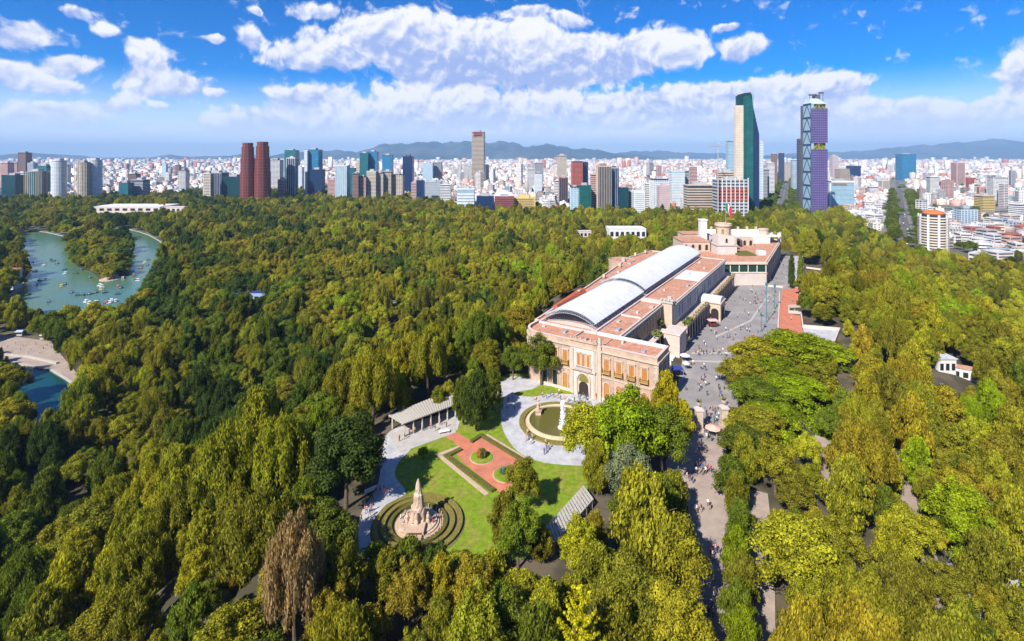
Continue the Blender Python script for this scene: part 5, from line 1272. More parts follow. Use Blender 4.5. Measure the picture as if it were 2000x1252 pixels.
# small buildings in the park
def simple_house(px0, px1, ptop, pbot, z0, label, wallm=WHITE, roofm=None, cat='building', deep=.7, flat_roof=True, nwin=4, rz=0., name='building'):
    zb = z0; Y = 1000*(CAM_Z-zb)/(pbot-HORIZ); h = (pbot-ptop)/1000*Y; w_ = (px1-px0)/1000*Y; xc = ((px0+px1)/2-1000)/1000*Y; d = w_*deep
    t = thing(name, label, cat, (xc, Y+d/2, zb), None, rz); del t['org']
    m = MB(); m.box(-w_/2, w_/2, -d/2, d/2, -.5, h); obj('wall', m.mesh('wall', wallm), t)
    m = MB(); m.box(-w_/2-.3, w_/2+.3, -d/2-.3, d/2+.3, h, h+.35)
    if not flat_roof: m.hexa([(-w_/2-.3,-d/2-.3,h+.35),(w_/2+.3,-d/2-.3,h+.35),(w_/2+.3,d/2+.3,h+.35),(-w_/2-.3,d/2+.3,h+.35),(-w_/2+1,-.2,h+2.2),(w_/2-1,-.2,h+2.2),(w_/2-1,.2,h+2.2),(-w_/2+1,.2,h+2.2)])
    obj('roof', m.mesh('roof', roofm or wallm), t)
    for i in range(nwin):
        m = MB(); x = -w_/2+w_*(i+.5)/nwin; ww = w_/nwin*.3; m.box(x-ww, x+ww, -d/2-.06, -d/2+.02, h*.35, h*.75); f_ = obj('window', m.mesh('window', DARK), t)
    return t
simple_house(1125,1155,452,466,-40,'small white flat building in the wood, shorter of two white roofs', PALE, deep=.5)
simple_house(1190,1262,447,470,-40,'long white flat roofed building in the middle of the wood', WHITE, deep=.55, nwin=7)
simple_house(800,838,412,424,GZ,'small cream roof showing above the far forest', PALE, deep=.5)
simple_house(0,26,528,566,GZ,'white boathouse with a red band on the lake bank', WHITE, mat('pink_roof', (.5, .2, .18)), nwin=3)
simple_house(176,312,404,416,GZ,'wide white museum building behind the lake', PALE, WHITE, deep=.45, nwin=9)
simple_house(315,362,405,416,GZ,'smaller pale hall beside the wide white museum', PALE, PALE, deep=.5, nwin=5)
simple_house(1834,1868,702,735,hz(*on_ground(1850,735)[:2])-1,'white house with a flat roof among the trees of the slope', WHITE, mat('grey_roof', (.45,.46,.48)), deep=1.2, nwin=3)
q = on_ground(1893, 748); simple_house(1872,1912,722,748,q[2]-1,'white annexe with terracotta chimneys behind the white house', WHITE, TERRA, deep=.4, nwin=3, rz=-.6)
q = on_ground(1990, 1165); simple_house(1972,2012,1110,1165,q[2],'pale concrete hut at the edge of the slope below the trees', CONC, CONC, deep=.8, nwin=2, rz=.5)
simple_house(748,778,470,484,-42,'small tan roof showing in a gap of the wood', CONC, TERRA, deep=.6, nwin=2)
simple_house(455,520,572,600,GZ,'blue and white stall roofs in a clearing of the wood', mat('pale_blue', (.3, .38, .5)), BLUEPAINT, deep=.4, nwin=5)
simple_house(735,810,592,602,GZ,'row of small blue stall roofs in the wood', BLUEPAINT, mat('pale_blue', (.3, .38, .5)), deep=.2, nwin=6)
# stalls on the promenade
def stall(px, py, col, label):
    x, y, z = W3(px, py, GZ+.4); t = thing('market_stall', label, 'market stall', (x, y, z)); m = MB(); m.box(x-2.4, x+2.4, y-1.6, y+1.6, z+2.4, z+2.5); m.hexa([(x-2.4,y-1.6,z+2.5),(x+2.4,y-1.6,z+2.5),(x+2.4,y+1.6,z+2.5),(x-2.4,y+1.6,z+2.5),(x-2,y-.1,z+3.4),(x+2,y-.1,z+3.4),(x+2,y+.1,z+3.4),(x-2,y+.1,z+3.4)]); m.build('canopy', col, t)
    m = MB(); m.box(x-2.1, x+2.1, y-1.3, y-.7, z, z+1); m.build('counter', CONC, t); m = MB()
    for a in (-2.3, 2.3):
        for b in (-1.5, 1.5): m.tube((x+a, y+b, z), (x+a, y+b, z+2.4), .06, n=4)
    m.build('frame', STEEL, t)
stall(112, 643, mat('bright_blue_canvas', (.05, .18, .45)), 'bright blue stall where promenade and lake meet'); stall(100, 641, BLUEPAINT, 'dark blue stall beside the bright blue one'); stall(88, 662, PALE, 'pale stall in the middle of the promenade'); stall(40, 655, mat('pale_blue', (.3, .38, .5)), 'light blue stall near the start of the promenade'); stall(268, 640, mat('peach_canvas', (.62,.38,.30)), 'peach stall on the shore under the trees'); stall(236, 680, BLUEPAINT, 'dark blue stall hidden in the lakeside trees')

# ================================================================== people
def person_mesh(pose):
    """one continuous skinned body, 1.72 m tall, facing -y"""
    J = {'pel': (0,0,.95,.135,.10), 'wst': (0,0,1.10,.125,.09), 'chs': (0,0,1.32,.165,.11), 'nek': (0,0,1.48,.055,.055), 'jaw': (0,-.01,1.56,.072,.08), 'hed': (0,0,1.66,.078,.09)}
    E = [('pel','wst'),('wst','chs'),('chs','nek'),('nek','jaw'),('jaw','hed')]
    sw = {'stand': .04, 'walk': .24, 'stride': -.24}[pose]
    for s, n in ((-1,'l'), (1,'r')):
        a = sw*s
        J['hip'+n] = (.09*s, 0, .88, .09, .09); J['kne'+n] = (.10*s, -a*.55-.02, .48, .062, .062); J['ank'+n] = (.10*s, -a*.9+.03, .09, .042, .042); J['toe'+n] = (.11*s, -a*.9-.13, .04, .04, .035)
        E += [('pel','hip'+n),('hip'+n,'kne'+n),('kne'+n,'ank'+n),('ank'+n,'toe'+n)]
        J['sho'+n] = (.19*s, 0, 1.40, .06, .06); J['elb'+n] = (.25*s, a*.5+.02, 1.13, .042, .042); J['wri'+n] = (.26*s, a*.6-.10, .90, .028, .028); J['han'+n] = (.26*s, a*.6-.15, .80, .034, .024)
        E += [('chs','sho'+n),('sho'+n,'elb'+n),('elb'+n,'wri'+n),('wri'+n,'han'+n)]
    names = list(J); me = bpy.data.meshes.new('person'); me.from_pydata([J[n][:3] for n in names], [(names.index(a), names.index(b)) for a, b in E], [])
    o = bpy.data.objects.new('tmp', me); COL.objects.link(o)
    o.modifiers.new('s', 'SKIN'); sv = me.skin_vertices[0].data
    for i, n in enumerate(names): sv[i].radius = J[n][3:5]; sv[i].use_root = (n == 'pel')
    o.modifiers.new('u', 'SUBSURF').levels = 1
    dg = bpy.context.evaluated_depsgraph_get(); out = bpy.data.meshes.new_from_object(o.evaluated_get(dg)); bpy.data.objects.remove(o); bpy.data.meshes.remove(me)
    for m in (SKINM, SHIRTM, TROUM, HAIRM): out.materials.append(m)
    for p in out.polygons:
        c = p.center
        if c.z > 1.50: p.material_index = 3 if (c.z > 1.69 or c.y > .012) else 0
        elif c.z > 1.46: p.material_index = 0
        elif c.z > .93 and not (abs(c.x) > .2 and c.z < 1.2): p.material_index = 1
        elif abs(c.x) > .2: p.material_index = 0
        elif c.z > .10: p.material_index = 2
        else: p.material_index = 3
        p.use_smooth = True
    out.name = 'person'; return out
SKINM = mat('skin', (.42, .24, .16), var=0); SHIRTM = mat('shirt_cloth', (1, 1, 1), obj_color=True, var=0); HAIRM = mat('dark_hair', (.02, .014, .01), var=0)
TROUM = mat('trouser_cloth', (.05, .06, .10), var=0)
TRC = {'dark': TROUM, 'blue': mat('denim', (.06, .10, .22), var=0), 'beige': mat('beige_cloth', (.40, .32, .22), var=0), 'black': mat('black_cloth', (.015, .015, .018), var=0)}
PM_ = {p: person_mesh(p) for p in ('stand', 'walk', 'stride')}
SH = {'white': (.72,.72,.72), 'red': (.50,.03,.03), 'dark': (.03,.03,.04), 'blue': (.04,.12,.40), 'grey': (.25,.25,.27), 'pink': (.60,.28,.30), 'yellow': (.6,.42,.06), 'teal': (.04,.24,.22), 'purple': (.14,.04,.14), 'beige': (.45,.36,.25)}
ppl = []; P_ALL = []
def person(px, py, shirt=None, z=0.06, rz=None):
    x, y, _ = W3(px, py, z); s = shirt or random.choices(list(SH), [6, 2, 5, 2, 3, 3, 1, 1, 2, 2])[0]
    o = bpy.data.objects.new('person', random.choice(list(PM_.values()))); COL.objects.link(o); o.location = (x, y, z); o.rotation_euler = (0, 0, random.uniform(0, 6.28) if rz is None else rz)
    k = random.uniform(.9, 1.06); o.scale = (k, k, k); o.color = (*SH[s], 1); tr = random.choice(list(TRC))
    if tr != 'dark': o.material_slots[2].link = 'OBJECT'; o.material_slots[2].material = TRC[tr]
    o['category'] = 'person'; o['group'] = 'people strolling about the castle hill'
    if not any((x-a)**2+(y-b)**2 < .3 for a, b in P_ALL): P_ALL.append((x, y)); ppl.append((o, f'{s} top and {tr} trousers person', x, y))
    else: bpy.data.objects.remove(o)
plaza_px = [(1372,588),(1402,590),(1445,582),(1475,582),(1480,586),(1472,592),(1478,594),(1490,592),(1486,592),(1500,592),(1510,590),(1488,577),(1476,575),(1458,612),(1455,610),(1462,616),(1470,560),(1516,545),(1510,540),(1505,550),(1520,530),(1525,515),(1518,560),(1508,566),(1530,520),(1527,535),(1535,545),(1515,572),(1510,578),(1503,585),(1482,610),(1490,618),(1500,622),
 (1430,642),(1436,655),(1446,645),(1450,640),(1455,642),(1460,640),(1465,638),(1425,660),(1432,665),(1412,660),(1375,672),(1378,678),(1365,682),(1376,675),(1370,688),(1374,692),(1380,692),(1385,690),(1390,693),(1362,694),(1359,690),(1366,695),(1393,688),(1405,690),(1412,688),(1408,694),(1415,692),(1418,696),(1402,692),
 (1371,722),(1375,718),(1368,720),(1378,724),(1402,740),(1399,744),(1405,742),(1423,734),(1427,738),(1366,756),(1369,760),(1364,752),(1378,754),(1383,752),(1404,760),(1406,768),(1403,775),(1408,776),(1410,780),(1430,755),(1419,790),(1425,800),(1401,800),(1397,806),(1392,803),(1385,800),(1388,812),(1397,816),(1400,823),(1395,826),(1404,815),(1380,812),(1376,838),(1382,835),(1378,844),(1386,848),(1390,850),(1395,852),(1402,846),(1384,856),(1390,862),(1400,860),(1380,858),
 (1350,640),(1356,655),(1349,668),(1407,605),(1420,600),(1440,620),(1465,596),(1434,588),(1512,600),(1494,640),(1480,650),(1454,662),(1444,672)]
for p in plaza_px: person(*p)
pr = random.Random(21); PZ = [(1345,845),(1335,760),(1342,700),(1380,650),(1425,575),(1495,562),(1540,515),(1545,560),(1515,630),(1445,690),(1432,760),(1428,850)]
k = 0
while k < 80:      # more visitors, in twos and threes
    px, py = pr.uniform(1335, 1545), pr.uniform(512, 848)
    if not inpoly(px, py, PZ) or W2(px, py)[1] > 300: continue
    for q in range(pr.choice([1, 2, 2, 3])): person(px+q*1.1*150/W2(px, py)[1]*3+pr.uniform(-.5, .5), py+pr.uniform(-1.2, 1.2)); k += 1
path_px = [(1362,915,'purple'),(1366,910,'red'),(1358,912,'grey'),(1372,918,'blue'),(1378,917,'blue'),(1383,920,'red'),(1389,922,'red'),(1360,925,'white'),(1366,926,'grey'),(1372,928,'dark'),(1355,922,'dark'),(1378,926,'white'),(1348,940,'purple'),(1353,944,'dark'),(1342,935,'white'),(1335,930,'grey'),(1325,925,'blue'),(1330,955,'beige'),(1383,990,'white'),(1386,996,'dark'),(1361,1000,'white'),(1350,1010,'red'),(1343,1004,'dark'),(1393,1075,'white'),(1397,1080,'pink'),(1404,1082,'dark'),(1412,1078,'dark'),(1419,1082,'beige'),(1422,1078,'yellow'),(1388,1085,'red'),(1392,1092,'white'),(1390,1122,'white'),(1395,1126,'grey'),(1386,1128,'purple'),(1413,1118,'dark'),(1372,1168,'white'),(1396,1165,'dark'),(1394,1172,'white'),(1391,1198,'blue'),(1393,1205,'blue'),(1385,1206,'dark'),(1342,1170,'blue'),(1345,1195,'blue'),(1375,1205,'teal'),(1352,1160,'dark'),(1370,1000,'dark'),(1364,880,'white'),(1370,870,'dark'),(1378,885,'grey')]
for p in path_px: person(p[0], p[1], p[2])
for p in [(1042,782),(1048,786),(1060,776),(1068,778),(1075,774),(1082,776),(1090,778),(1095,782),(1102,780),(1108,786),(1112,784),(1118,788),(1122,786),(1128,790),(1133,784),(1138,790),(1145,782),(1150,776),(1152,772),(1155,770),(1158,774),(1161,776),(1148,788),(1140,778),(1130,776),(1030,850),(1033,858),(1027,862),(1037,868),(1040,860),(1068,882),(1072,876),(1063,888),(1066,870),(1000,780),(993,786),(975,775),(990,805),(1005,800),(1150,768),(1165,780),(1092,770),
          (735,968),(742,960),(750,962),(756,970),(728,978),(712,995),(716,1003),(722,1010),(706,1020),(725,1000),(780,862),(800,850),(810,846),(826,842),(840,838),(860,830),(872,834),(790,858),(850,842),(795,1022),(800,1030),(788,1028),(783,1020),(840,1022),(846,1028),(852,1018),(806,1038),(792,1012),(984,820),(982,800),(968,805)]: person(*p)
for p in [(1517,600),(1530,583),(1548,590),(1552,610),(1545,625),(1572,545),(1590,550),(1600,543)]: person(*p)
for p in [(30,672),(45,676),(70,674),(85,682),(92,676),(100,680),(15,678),(60,686),(55,690),(78,690),(40,684),(110,684)]:
    person(*p, z=GZ+.42)
label_all(ppl, [('the gate piers', *W2(1390,845)), ('the arched porch', *AB(2, 93)), ('the tallest lamp post', *W2(1497,630)), ('the plaza corner parasols', *W2(1345,710)), ('the stone monument', mx, my), ('the fountain jet', jx, jy), ('the castle portal', *W2(1152,778)), ('the pergola', *W2(830,830)), ('the lakeside promenade', *W2(60,680,GZ)), ('the shaded bend', *W2(1365,925)), ('the path end', *W2(1395,1200)), ('the red terrace', *W2(1545,600)), ('the palace flank', *W2(1520,520)), ('the plaza trees', *W2(1430,750)), ('the mid path', *W2(1400,1085)), ('the bench', *W2(728,970))])

# ================================================================== CITY
GLASSC = {}
def bmat(n, c, rough=.6, var=.10, scale=.08, metal=0): return mat(n, c, rough=rough, var=var, scale=scale, metal=metal)
WALLS = {'white': bmat('white_facade', (.62,.61,.60)), 'cream': bmat('cream_facade', (.58,.50,.40)), 'beige': bmat('beige_facade', (.46,.37,.29)), 'grey': bmat('grey_facade', (.36,.36,.38)), 'pink': bmat('pink_facade', (.52,.33,.30)), 'brown': bmat('brown_facade', (.24,.15,.12)), 'red': bmat('red_facade', (.42,.10,.06)), 'maroon': bmat('maroon_facade', (.26,.075,.06)), 'yellow': bmat('yellow_facade', (.58,.42,.14)), 'lightblue': bmat('light_blue_facade', (.42,.52,.60)), 'navy': bmat('navy_facade', (.03,.05,.12)), 'purple': bmat('purple_facade', (.10,.07,.20)), 'darkgrey': bmat('dark_grey_facade', (.10,.10,.12))}
GL = {'dark': bmat('dark_window', (.035,.045,.06), .25), 'teal': bmat('teal_glass', (.02,.12,.14), .2, .2), 'blue': bmat('blue_glass', (.03,.16,.30), .2, .2), 'green': bmat('green_glass', (.012,.095,.085), .2, .25), 'navy': bmat('navy_glass', (.012,.03,.09), .25), 'deep': bmat('deep_teal_glass', (.008,.045,.055), .25), 'sky': bmat('pale_glass', (.25,.38,.46), .2)}
TOWN = []       # footprints of placed towers (x, y, radius)
def tower(px0, px1, ptop, Y, label, wall='white', glass='dark', style='bands', fl=3.6, dep=.9, rz=0., cap=None, name='office_tower', shape=None, cat='tower', z0=GZ, bay=4.0):
    w_ = (px1-px0)/1000.*Y/(math.cos(rz)+dep*abs(math.sin(rz))); d = w_*dep; x = ((px0+px1)/2-1000)/1000.*Y; H_ = CAM_Z-(ptop-HORIZ)/1000.*Y-z0
    t = thing(name, label, cat, (x, Y+d/2, z0), None, rz); del t['org']; TOWN.append((x, Y+d/2, max(w_, d)*.8))
    WM, GM = WALLS[wall], GL[glass]
    def foot(k=1.):
        if shape == 'round': return [(w_/2*k*math.cos(i*math.pi/10), d/2*k*math.sin(i*math.pi/10)) for i in range(20)]
        return [(-w_/2*k, -d/2*k), (w_/2*k, -d/2*k), (w_/2*k, d/2*k), (-w_/2*k, d/2*k)]
    m = MB(); m.prism(foot(.97), -2, H_*.99)
    if style == 'glass': obj('glazing', m.mesh('glazing', GM), t)
    elif style == 'solid': obj('wall', m.mesh('wall', WM), t)
    else: obj('glazing', m.mesh('glazing', GM), t)
    n = max(2, int(H_/fl)); m = MB()
    if style in ('bands', 'grid'):
        for i in range(n): m.prism(foot(1.), i*fl-.5, i*fl+fl*(.42 if style == 'bands' else .30))
        m.prism(foot(1.01), H_-1.6, H_); obj('floor_bands', m.mesh('floor_bands', WM), t, kind='stuff')
    elif style == 'glass':
        for i in range(0, n, 2): m.prism(foot(.978), i*fl, i*fl+.25)
        m.prism(foot(.985), H_-1, H_); obj('floor_bands', m.mesh('floor_bands', GL['dark'] if glass != 'dark' else WALLS['grey']), t, kind='stuff')
    if style in ('grid', 'piers'):
        m = MB(); k = max(2, int(w_/bay))
        for i in range(k+1):
            X = -w_/2+w_*i/k
            for s in (-1, 1): m.box(X-.45*bay/4, X+.45*bay/4, s*d*.49-.35, s*d*.49+.35, -1, H_-1)
        k2 = max(2, int(d/bay))
        for i in range(k2+1):
            yy = -d/2+d*i/k2
            for s in (-1, 1): m.box(s*w_*.49-.35, s*w_*.49+.35, yy-.45*bay/4, yy+.45*bay/4, -1, H_-1)
        m.prism(foot(1.01), H_-1.8, H_); obj('piers', m.mesh('piers', WM), t, kind='stuff')
    if style == 'solid':
        k = max(2, int(w_/3.6)); m = MB()
        for i in range(1, n):
            for s in (-1, 1): m.box(-w_*.42, w_*.42, s*d*.485-.1, s*d*.485+.1, i*fl, i*fl+1.5); m.box(s*w_*.485-.1, s*w_*.485+.1, -d*.42, d*.42, i*fl, i*fl+1.5)
        obj('window_rows', m.mesh('window_rows', GM), t, kind='stuff')
    m = MB(); m.box(-w_*.22, w_*.2, -d*.2, d*.25, H_*.99, H_+min(4.5, w_*.2)); obj('plant_room', m.mesh('plant_room', cap and WALLS[cap] or WALLS['grey']), t)
    return t, w_, d, H_
# left skyline
tower(0,15,318,1700,'pinkish office block at the edge of the skyline, behind the dark glass block','pink','dark','bands')
tower(23,33,318,2000,'slim grey-pink tower between pink block and tall violet tower','pink','dark','grid')
tower(35,50,298,1900,'tall slim violet-brown tower with a flat top','brown','navy','grid')
tower(53,65,318,1900,'grey tower just beyond the tall violet-brown one','grey','blue','bands')
tower(2,30,342,1250,'wide dark teal glass block at the forest edge','darkgrey','deep','glass',fl=4)
tower(32,46,337,1500,'pale narrow apartment block behind the dark glass block','white','dark','bands')
tower(47,76,334,1230,'beige and teal glass building with a rounded pinkish top','beige','teal','piers',shape='round')
tower(70,91,324,1500,'dark teal glass box behind the white round tower','darkgrey','teal','glass')
tower(92,118,313,1200,'white rounded apartment tower with blue balconies','white','sky','bands',fl=3.2,shape='round',name='apartment_tower')
tower(123,132,322,1900,'small white tower between the white round tower and the twin pale towers','white','dark','bands')
tower(145,166,317,1210,'pale apartment tower, lower half of the twin pale pair','cream','dark','grid',fl=3.2,shape='round',name='apartment_tower')
tower(164,189,312,1230,'pale blue-white apartment tower, taller half of the twin pale pair','white','sky','bands',fl=3.2,shape='round',name='apartment_tower')
tower(231,250,357,1230,'low teal glass office block above the museum','darkgrey','teal','glass'); tower(256,279,351,1260,'low grey office block next to the teal one','grey','navy','bands')
tower(250,265,340,1500,'dark purple-grey block behind the two low office blocks','brown','navy','grid'); tower(316,324,320,2600,'small pale tower standing alone over the roofs','lightblue','sky','bands'); tower(342,350,322,2500,'small violet tower over the roofs','brown','navy','bands')
tower(396,411,338,1190,'narrow beige slab at the forest edge','cream','dark','solid'); tower(402,432,337,1230,'grey glazed slab behind the narrow beige one','grey','navy','piers'); tower(432,468,345,1220,'wide dark teal office block next to the red twin towers','darkgrey','deep','glass')
tower(348,362,332,1500,'white apartment block among low roofs before the grey slab','white','dark','grid')
# red twin towers, tapering in steps
for px0, px1, pt, lab in ((470,498,279,'stepped dark red round tower, the shorter of the red twins'), (498,528,277,'stepped dark red round tower, the taller of the red twins')):
    Y = 1180; x = ((px0+px1)/2-1000)/1000*Y; r = (px1-px0)/2000*Y; Hh = CAM_Z-(pt-HORIZ)/1000*Y-GZ; t = thing('round_tower', lab, 'tower', (x, Y, GZ)); del t['org']; TOWN.append((x, Y, r*1.3))
    steps = [(1.0, 0, .52), (.93, .52, .74), (.80, .74, .93), (.68, .93, 1.0)]; m = MB()
    for k, a, b in steps: m.lathe((0, 0, 0), [(r*k*.94, a*Hh), (r*k*.94, b*Hh)], 20)
    obj('glazing', m.mesh('glazing', bmat('red_dark_glass', (.05,.015,.02), .3)), t); m = MB(); i = 0; z = 0
    while z < Hh-1:
        k = [s for s in steps if s[1] <= z/Hh < s[2]][0][0]; m.lathe((0, 0, 0), [(r*k, z), (r*k, z+1.5)], 20); z += 3.4
    obj('floor_bands', m.mesh('floor_bands', WALLS['maroon']), t, kind='stuff'); m = MB()
    for k, a, b in steps:
        for q in range(10): an = q*math.pi/5+.15; m.obox((r*k*math.cos(an), r*k*math.sin(an)), (math.cos(an), math.sin(an)), (-math.sin(an), math.cos(an)), -.5, .25, -.7, .7, a*Hh, b*Hh)
    obj('piers', m.mesh('piers', WALLS['maroon']), t, kind='stuff')
tower(527,546,312,1500,'white and dark office tower beside the red twin towers','white','navy','grid'); tower(555,577,293,1900,'pale glass tower with a dark spine over the thin white slab','lightblue','teal','glass')
tower(542,556,350,1230,'small building with a steep red roof at the forest edge','pink','dark','solid',name='apartment_block'); tower(560,576,308,1240,'thin white and black slab tower','white','navy','piers'); tower(578,590,326,1500,'white slab beside the thin white and black tower','white','sky','bands')
tower(596,622,292,1300,'bright blue glass tower with a white side wall','white','blue','glass'); tower(594,600,293,1290,'white side slab of the bright blue glass tower','white','sky','solid',dep=4); tower(604,628,331,1270,'dark blue podium block under the bright blue tower','navy','navy','glass')
tower(655,677,323,1190,'plain white apartment tower with vertical lines','white','sky','piers',name='apartment_tower'); tower(677,692,328,1260,'teal glass block behind the plain white tower','darkgrey','teal','glass')
tower(702,719,299,1500,'teal glass tower, darker of the two next to each other','darkgrey','teal','glass'); tower(718,736,296,1520,'blue glass tower right against the darker teal one','lightblue','blue','glass'); tower(746,765,303,1500,'blue-teal glass tower with a notched top','darkgrey','blue','glass'); tower(786,806,305,1480,'navy glass tower with a small block on top','navy','navy','glass',cap='darkgrey')
for i, (a, b, pt, w_, lab) in enumerate([(688,700,338,'brown','brown apartment block below the teal glass tower'),(700,714,345,'pink','pinkish apartment block below the teal glass tower'),(716,734,334,'cream','tall cream apartment block before the blue towers'),(734,748,338,'cream','cream apartment block with stepped top before the blue towers'),(748,764,334,'beige','beige apartment block under the notched blue tower'),(764,786,341,'cream','wide cream apartment block before the navy tower'),(640,655,350,'pink','low reddish block beside the plain white tower')]): tower(a,b,pt,1170+12*i,lab,w_,'dark','grid' if i % 2 else 'bands',fl=3.2,name='apartment_block',cat='block of flats')
tower(813,828,352,1150,'small dark glass block at the forest edge','navy','navy','glass'); tower(803,815,356,1190,'pinkish block beside the small dark glass block','pink','dark','bands',name='apartment_block'); tower(828,860,355,1200,'low wide violet-grey office building','grey','sky','bands'); tower(860,880,360,1150,'low white building at the forest edge','white','dark','bands')
tower(825,845,318,2100,'pale blue slab far behind','lightblue','sky','bands'); tower(846,862,318,2150,'grey slab far behind, beside the pale blue one','grey','navy','grid')
# tall bureau tower
tower(921,947,257,2000,'tall beige slab tower with a dark crown in front of the mountains','beige','dark','bands',fl=5,dep=.6,rz=-.15,cap='maroon'); tower(924,942,257.2,1995,'dark crown block on the tall beige slab tower','maroon','navy','solid',dep=.5,z0=150)
for i, (a, b) in enumerate([(893,901),(905,914),(948,955),(915,921)]): tower(a,b,320+i,2050,['first','second','third','fourth'][i]+' slim pale block at the foot of the tall beige tower','white','dark','bands')
# centre
tower(893,926,369,1010,'low white wide building at the forest edge below the beige tower','white','sky','bands',fl=6); tower(930,965,383,960,'dark windowed building with a thin red roof','red','navy','glass',fl=5,dep=.5); tower(966,1004,384,960,'reddish low building continuing the thin red roof','maroon','navy','bands',dep=.5); tower(1003,1046,386,980,'low building with an orange flat roof','yellow','dark','solid',dep=.7,cap='yellow')
Yq = 1250; xq = (985-1000)/1000*Yq; hall = thing('auditorium', 'white faceted concert hall with a stepped low roof', 'hall', (xq, Yq, GZ)); del hall['org']; TOWN.append((xq, Yq, 60))
for k, (w_, z0_, z1_, top) in enumerate([(48, 0, 9, 46), (40, 10, 17, 36), (26, 17, 24, 20), (12, 24, 28, 9)]):
    m = MB(); n = 8; vs = [(w_*math.cos(i*math.pi/4+.4), w_*.7*math.sin(i*math.pi/4+.4), z0_) for i in range(n)]+[(top*math.cos(i*math.pi/4+.4), top*.7*math.sin(i*math.pi/4+.4), z1_) for i in range(n)]; m.add(vs, [(i, (i+1) % n, (i+1) % n+n, i+n) for i in range(n)]+[tuple(range(n, 2*n))]); obj('roof', m.mesh('roof', WALLS['white']), hall)
m = MB(); m.prism([(40*math.cos(i*math.pi/4+.4), 28*math.sin(i*math.pi/4+.4)) for i in range(8)], 9, 10); obj('glazing', m.mesh('glazing', GL['dark']), hall)
tower(1030,1045,330,1600,'white apartment slab in the middle of the city','white','dark','bands'); tower(1044,1062,318,2000,'grey wide block behind the white slab','grey','dark','bands'); tower(1045,1058,338,1500,'second white apartment slab with balconies','white','sky','grid')
tower(1089,1107,303,1700,'tall cream tower against the mountains','cream','dark','bands'); tower(1118,1138,315,1500,'bright red block, the brightest in the skyline','red','dark','grid'); tower(1138,1149,316,1520,'navy block joined to the bright red one','navy','navy','glass')
tower(1093,1109,347,1150,'dark red apartment block with white edge','maroon','dark','piers',name='apartment_block'); tower(1083,1094,352,1180,'white block beside the dark red one','white','dark','bands',name='apartment_block')
tower(1130,1155,362,960,'green glass office cube at the forest edge','darkgrey','green','glass',rz=.1); tower(1115,1131,365,970,'pale glazed building joined to the green glass cube','lightblue','sky','grid')
tower(1155,1170,340,985,'pinkish balcony tower joined to the brown twin tower','pink','dark','bands',name='apartment_tower'); tower(1168,1194,324,960,'brown ribbed tower, taller half of the brown twins','beige','dark','piers',bay=3,cap='brown'); tower(1193,1209,327,970,'grey-brown ribbed tower, darker half of the brown twins','grey','navy','piers',bay=3,cap='darkgrey')
tower(1210,1228,366,960,'dark green glass block beside the brown twins','darkgrey','deep','glass'); tower(1227,1238,374,970,'tan block between dark glass and white building','beige','dark','bands')
tower(1238,1260,372,930,'plain white block at the forest edge','white','sky','solid'); tower(1262,1276,358,1000,'white balcony tower behind the plain white block','white','dark','bands'); tower(1276,1306,350,970,'white gridded tower with a lattice top','white','sky','grid'); tower(1288,1309,362,930,'pinkish white slab at the forest edge','pink','sky','solid')
tower(1312,1338,334,1150,'white office tower behind, with a grey side','white','sky','bands'); tower(1335,1346,333,1170,'grey side tower of the white office tower','grey','dark','bands'); tower(1350,1362,326,1300,'salmon coloured tower far behind the striped building','pink','dark','bands')
tower(1343,1396,361,900,'wide brown building with horizontal white stripes','beige','dark','bands',fl=4.5,dep=.5)
# building site
t, w_, d, H_ = tower(1402,1461,351,860,'unfinished concrete tower with red safety nets on its floors','grey','dark','bands',fl=5.5,dep=.5); m = MB()
for z in range(4): m.box(-w_*.51, w_*.51, -d*.53, -d*.515, H_*.52+z*5.5, H_*.52+z*5.5+3.4)
obj('safety_net', m.mesh('safety_net', WALLS['red']), t); m = MB()
for i in range(8): m.box(-w_*.5+i*w_/7-.7, -w_*.5+i*w_/7+.7, -d*.54, -d*.50, 0, H_+3*(i % 3))
obj('columns', m.mesh('columns', WALLS['white']), t)
x = (1402-1000)/1000*850; cr = thing('tower_crane', 'thin tower crane mast beside the unfinished tower', 'crane', (x, 850, GZ)); del cr['org']; m = MB(); m.box(-.6, .6, -.6, .6, 0, 138); obj('mast', m.mesh('mast', WALLS['grey']), cr); m = MB(); m.box(-.4, .4, -14, 40, 128, 129.5); m.tube((0, 0, 138), (0, 38, 129), .15); m.tube((0, 0, 138), (0, -13, 129), .15); obj('jib', m.mesh('jib', WALLS['grey']), cr)
tower(1404,1440,336,905,'beige rooftops behind the unfinished tower','beige','dark','bands',dep=.4); tower(1422,1434,276,1150,'sky blue glass tower behind the tall green sail tower','lightblue','sky','glass'); tower(1485,1491,275,1120,'thin white tower edge behind the green sail tower','white','sky','bands')
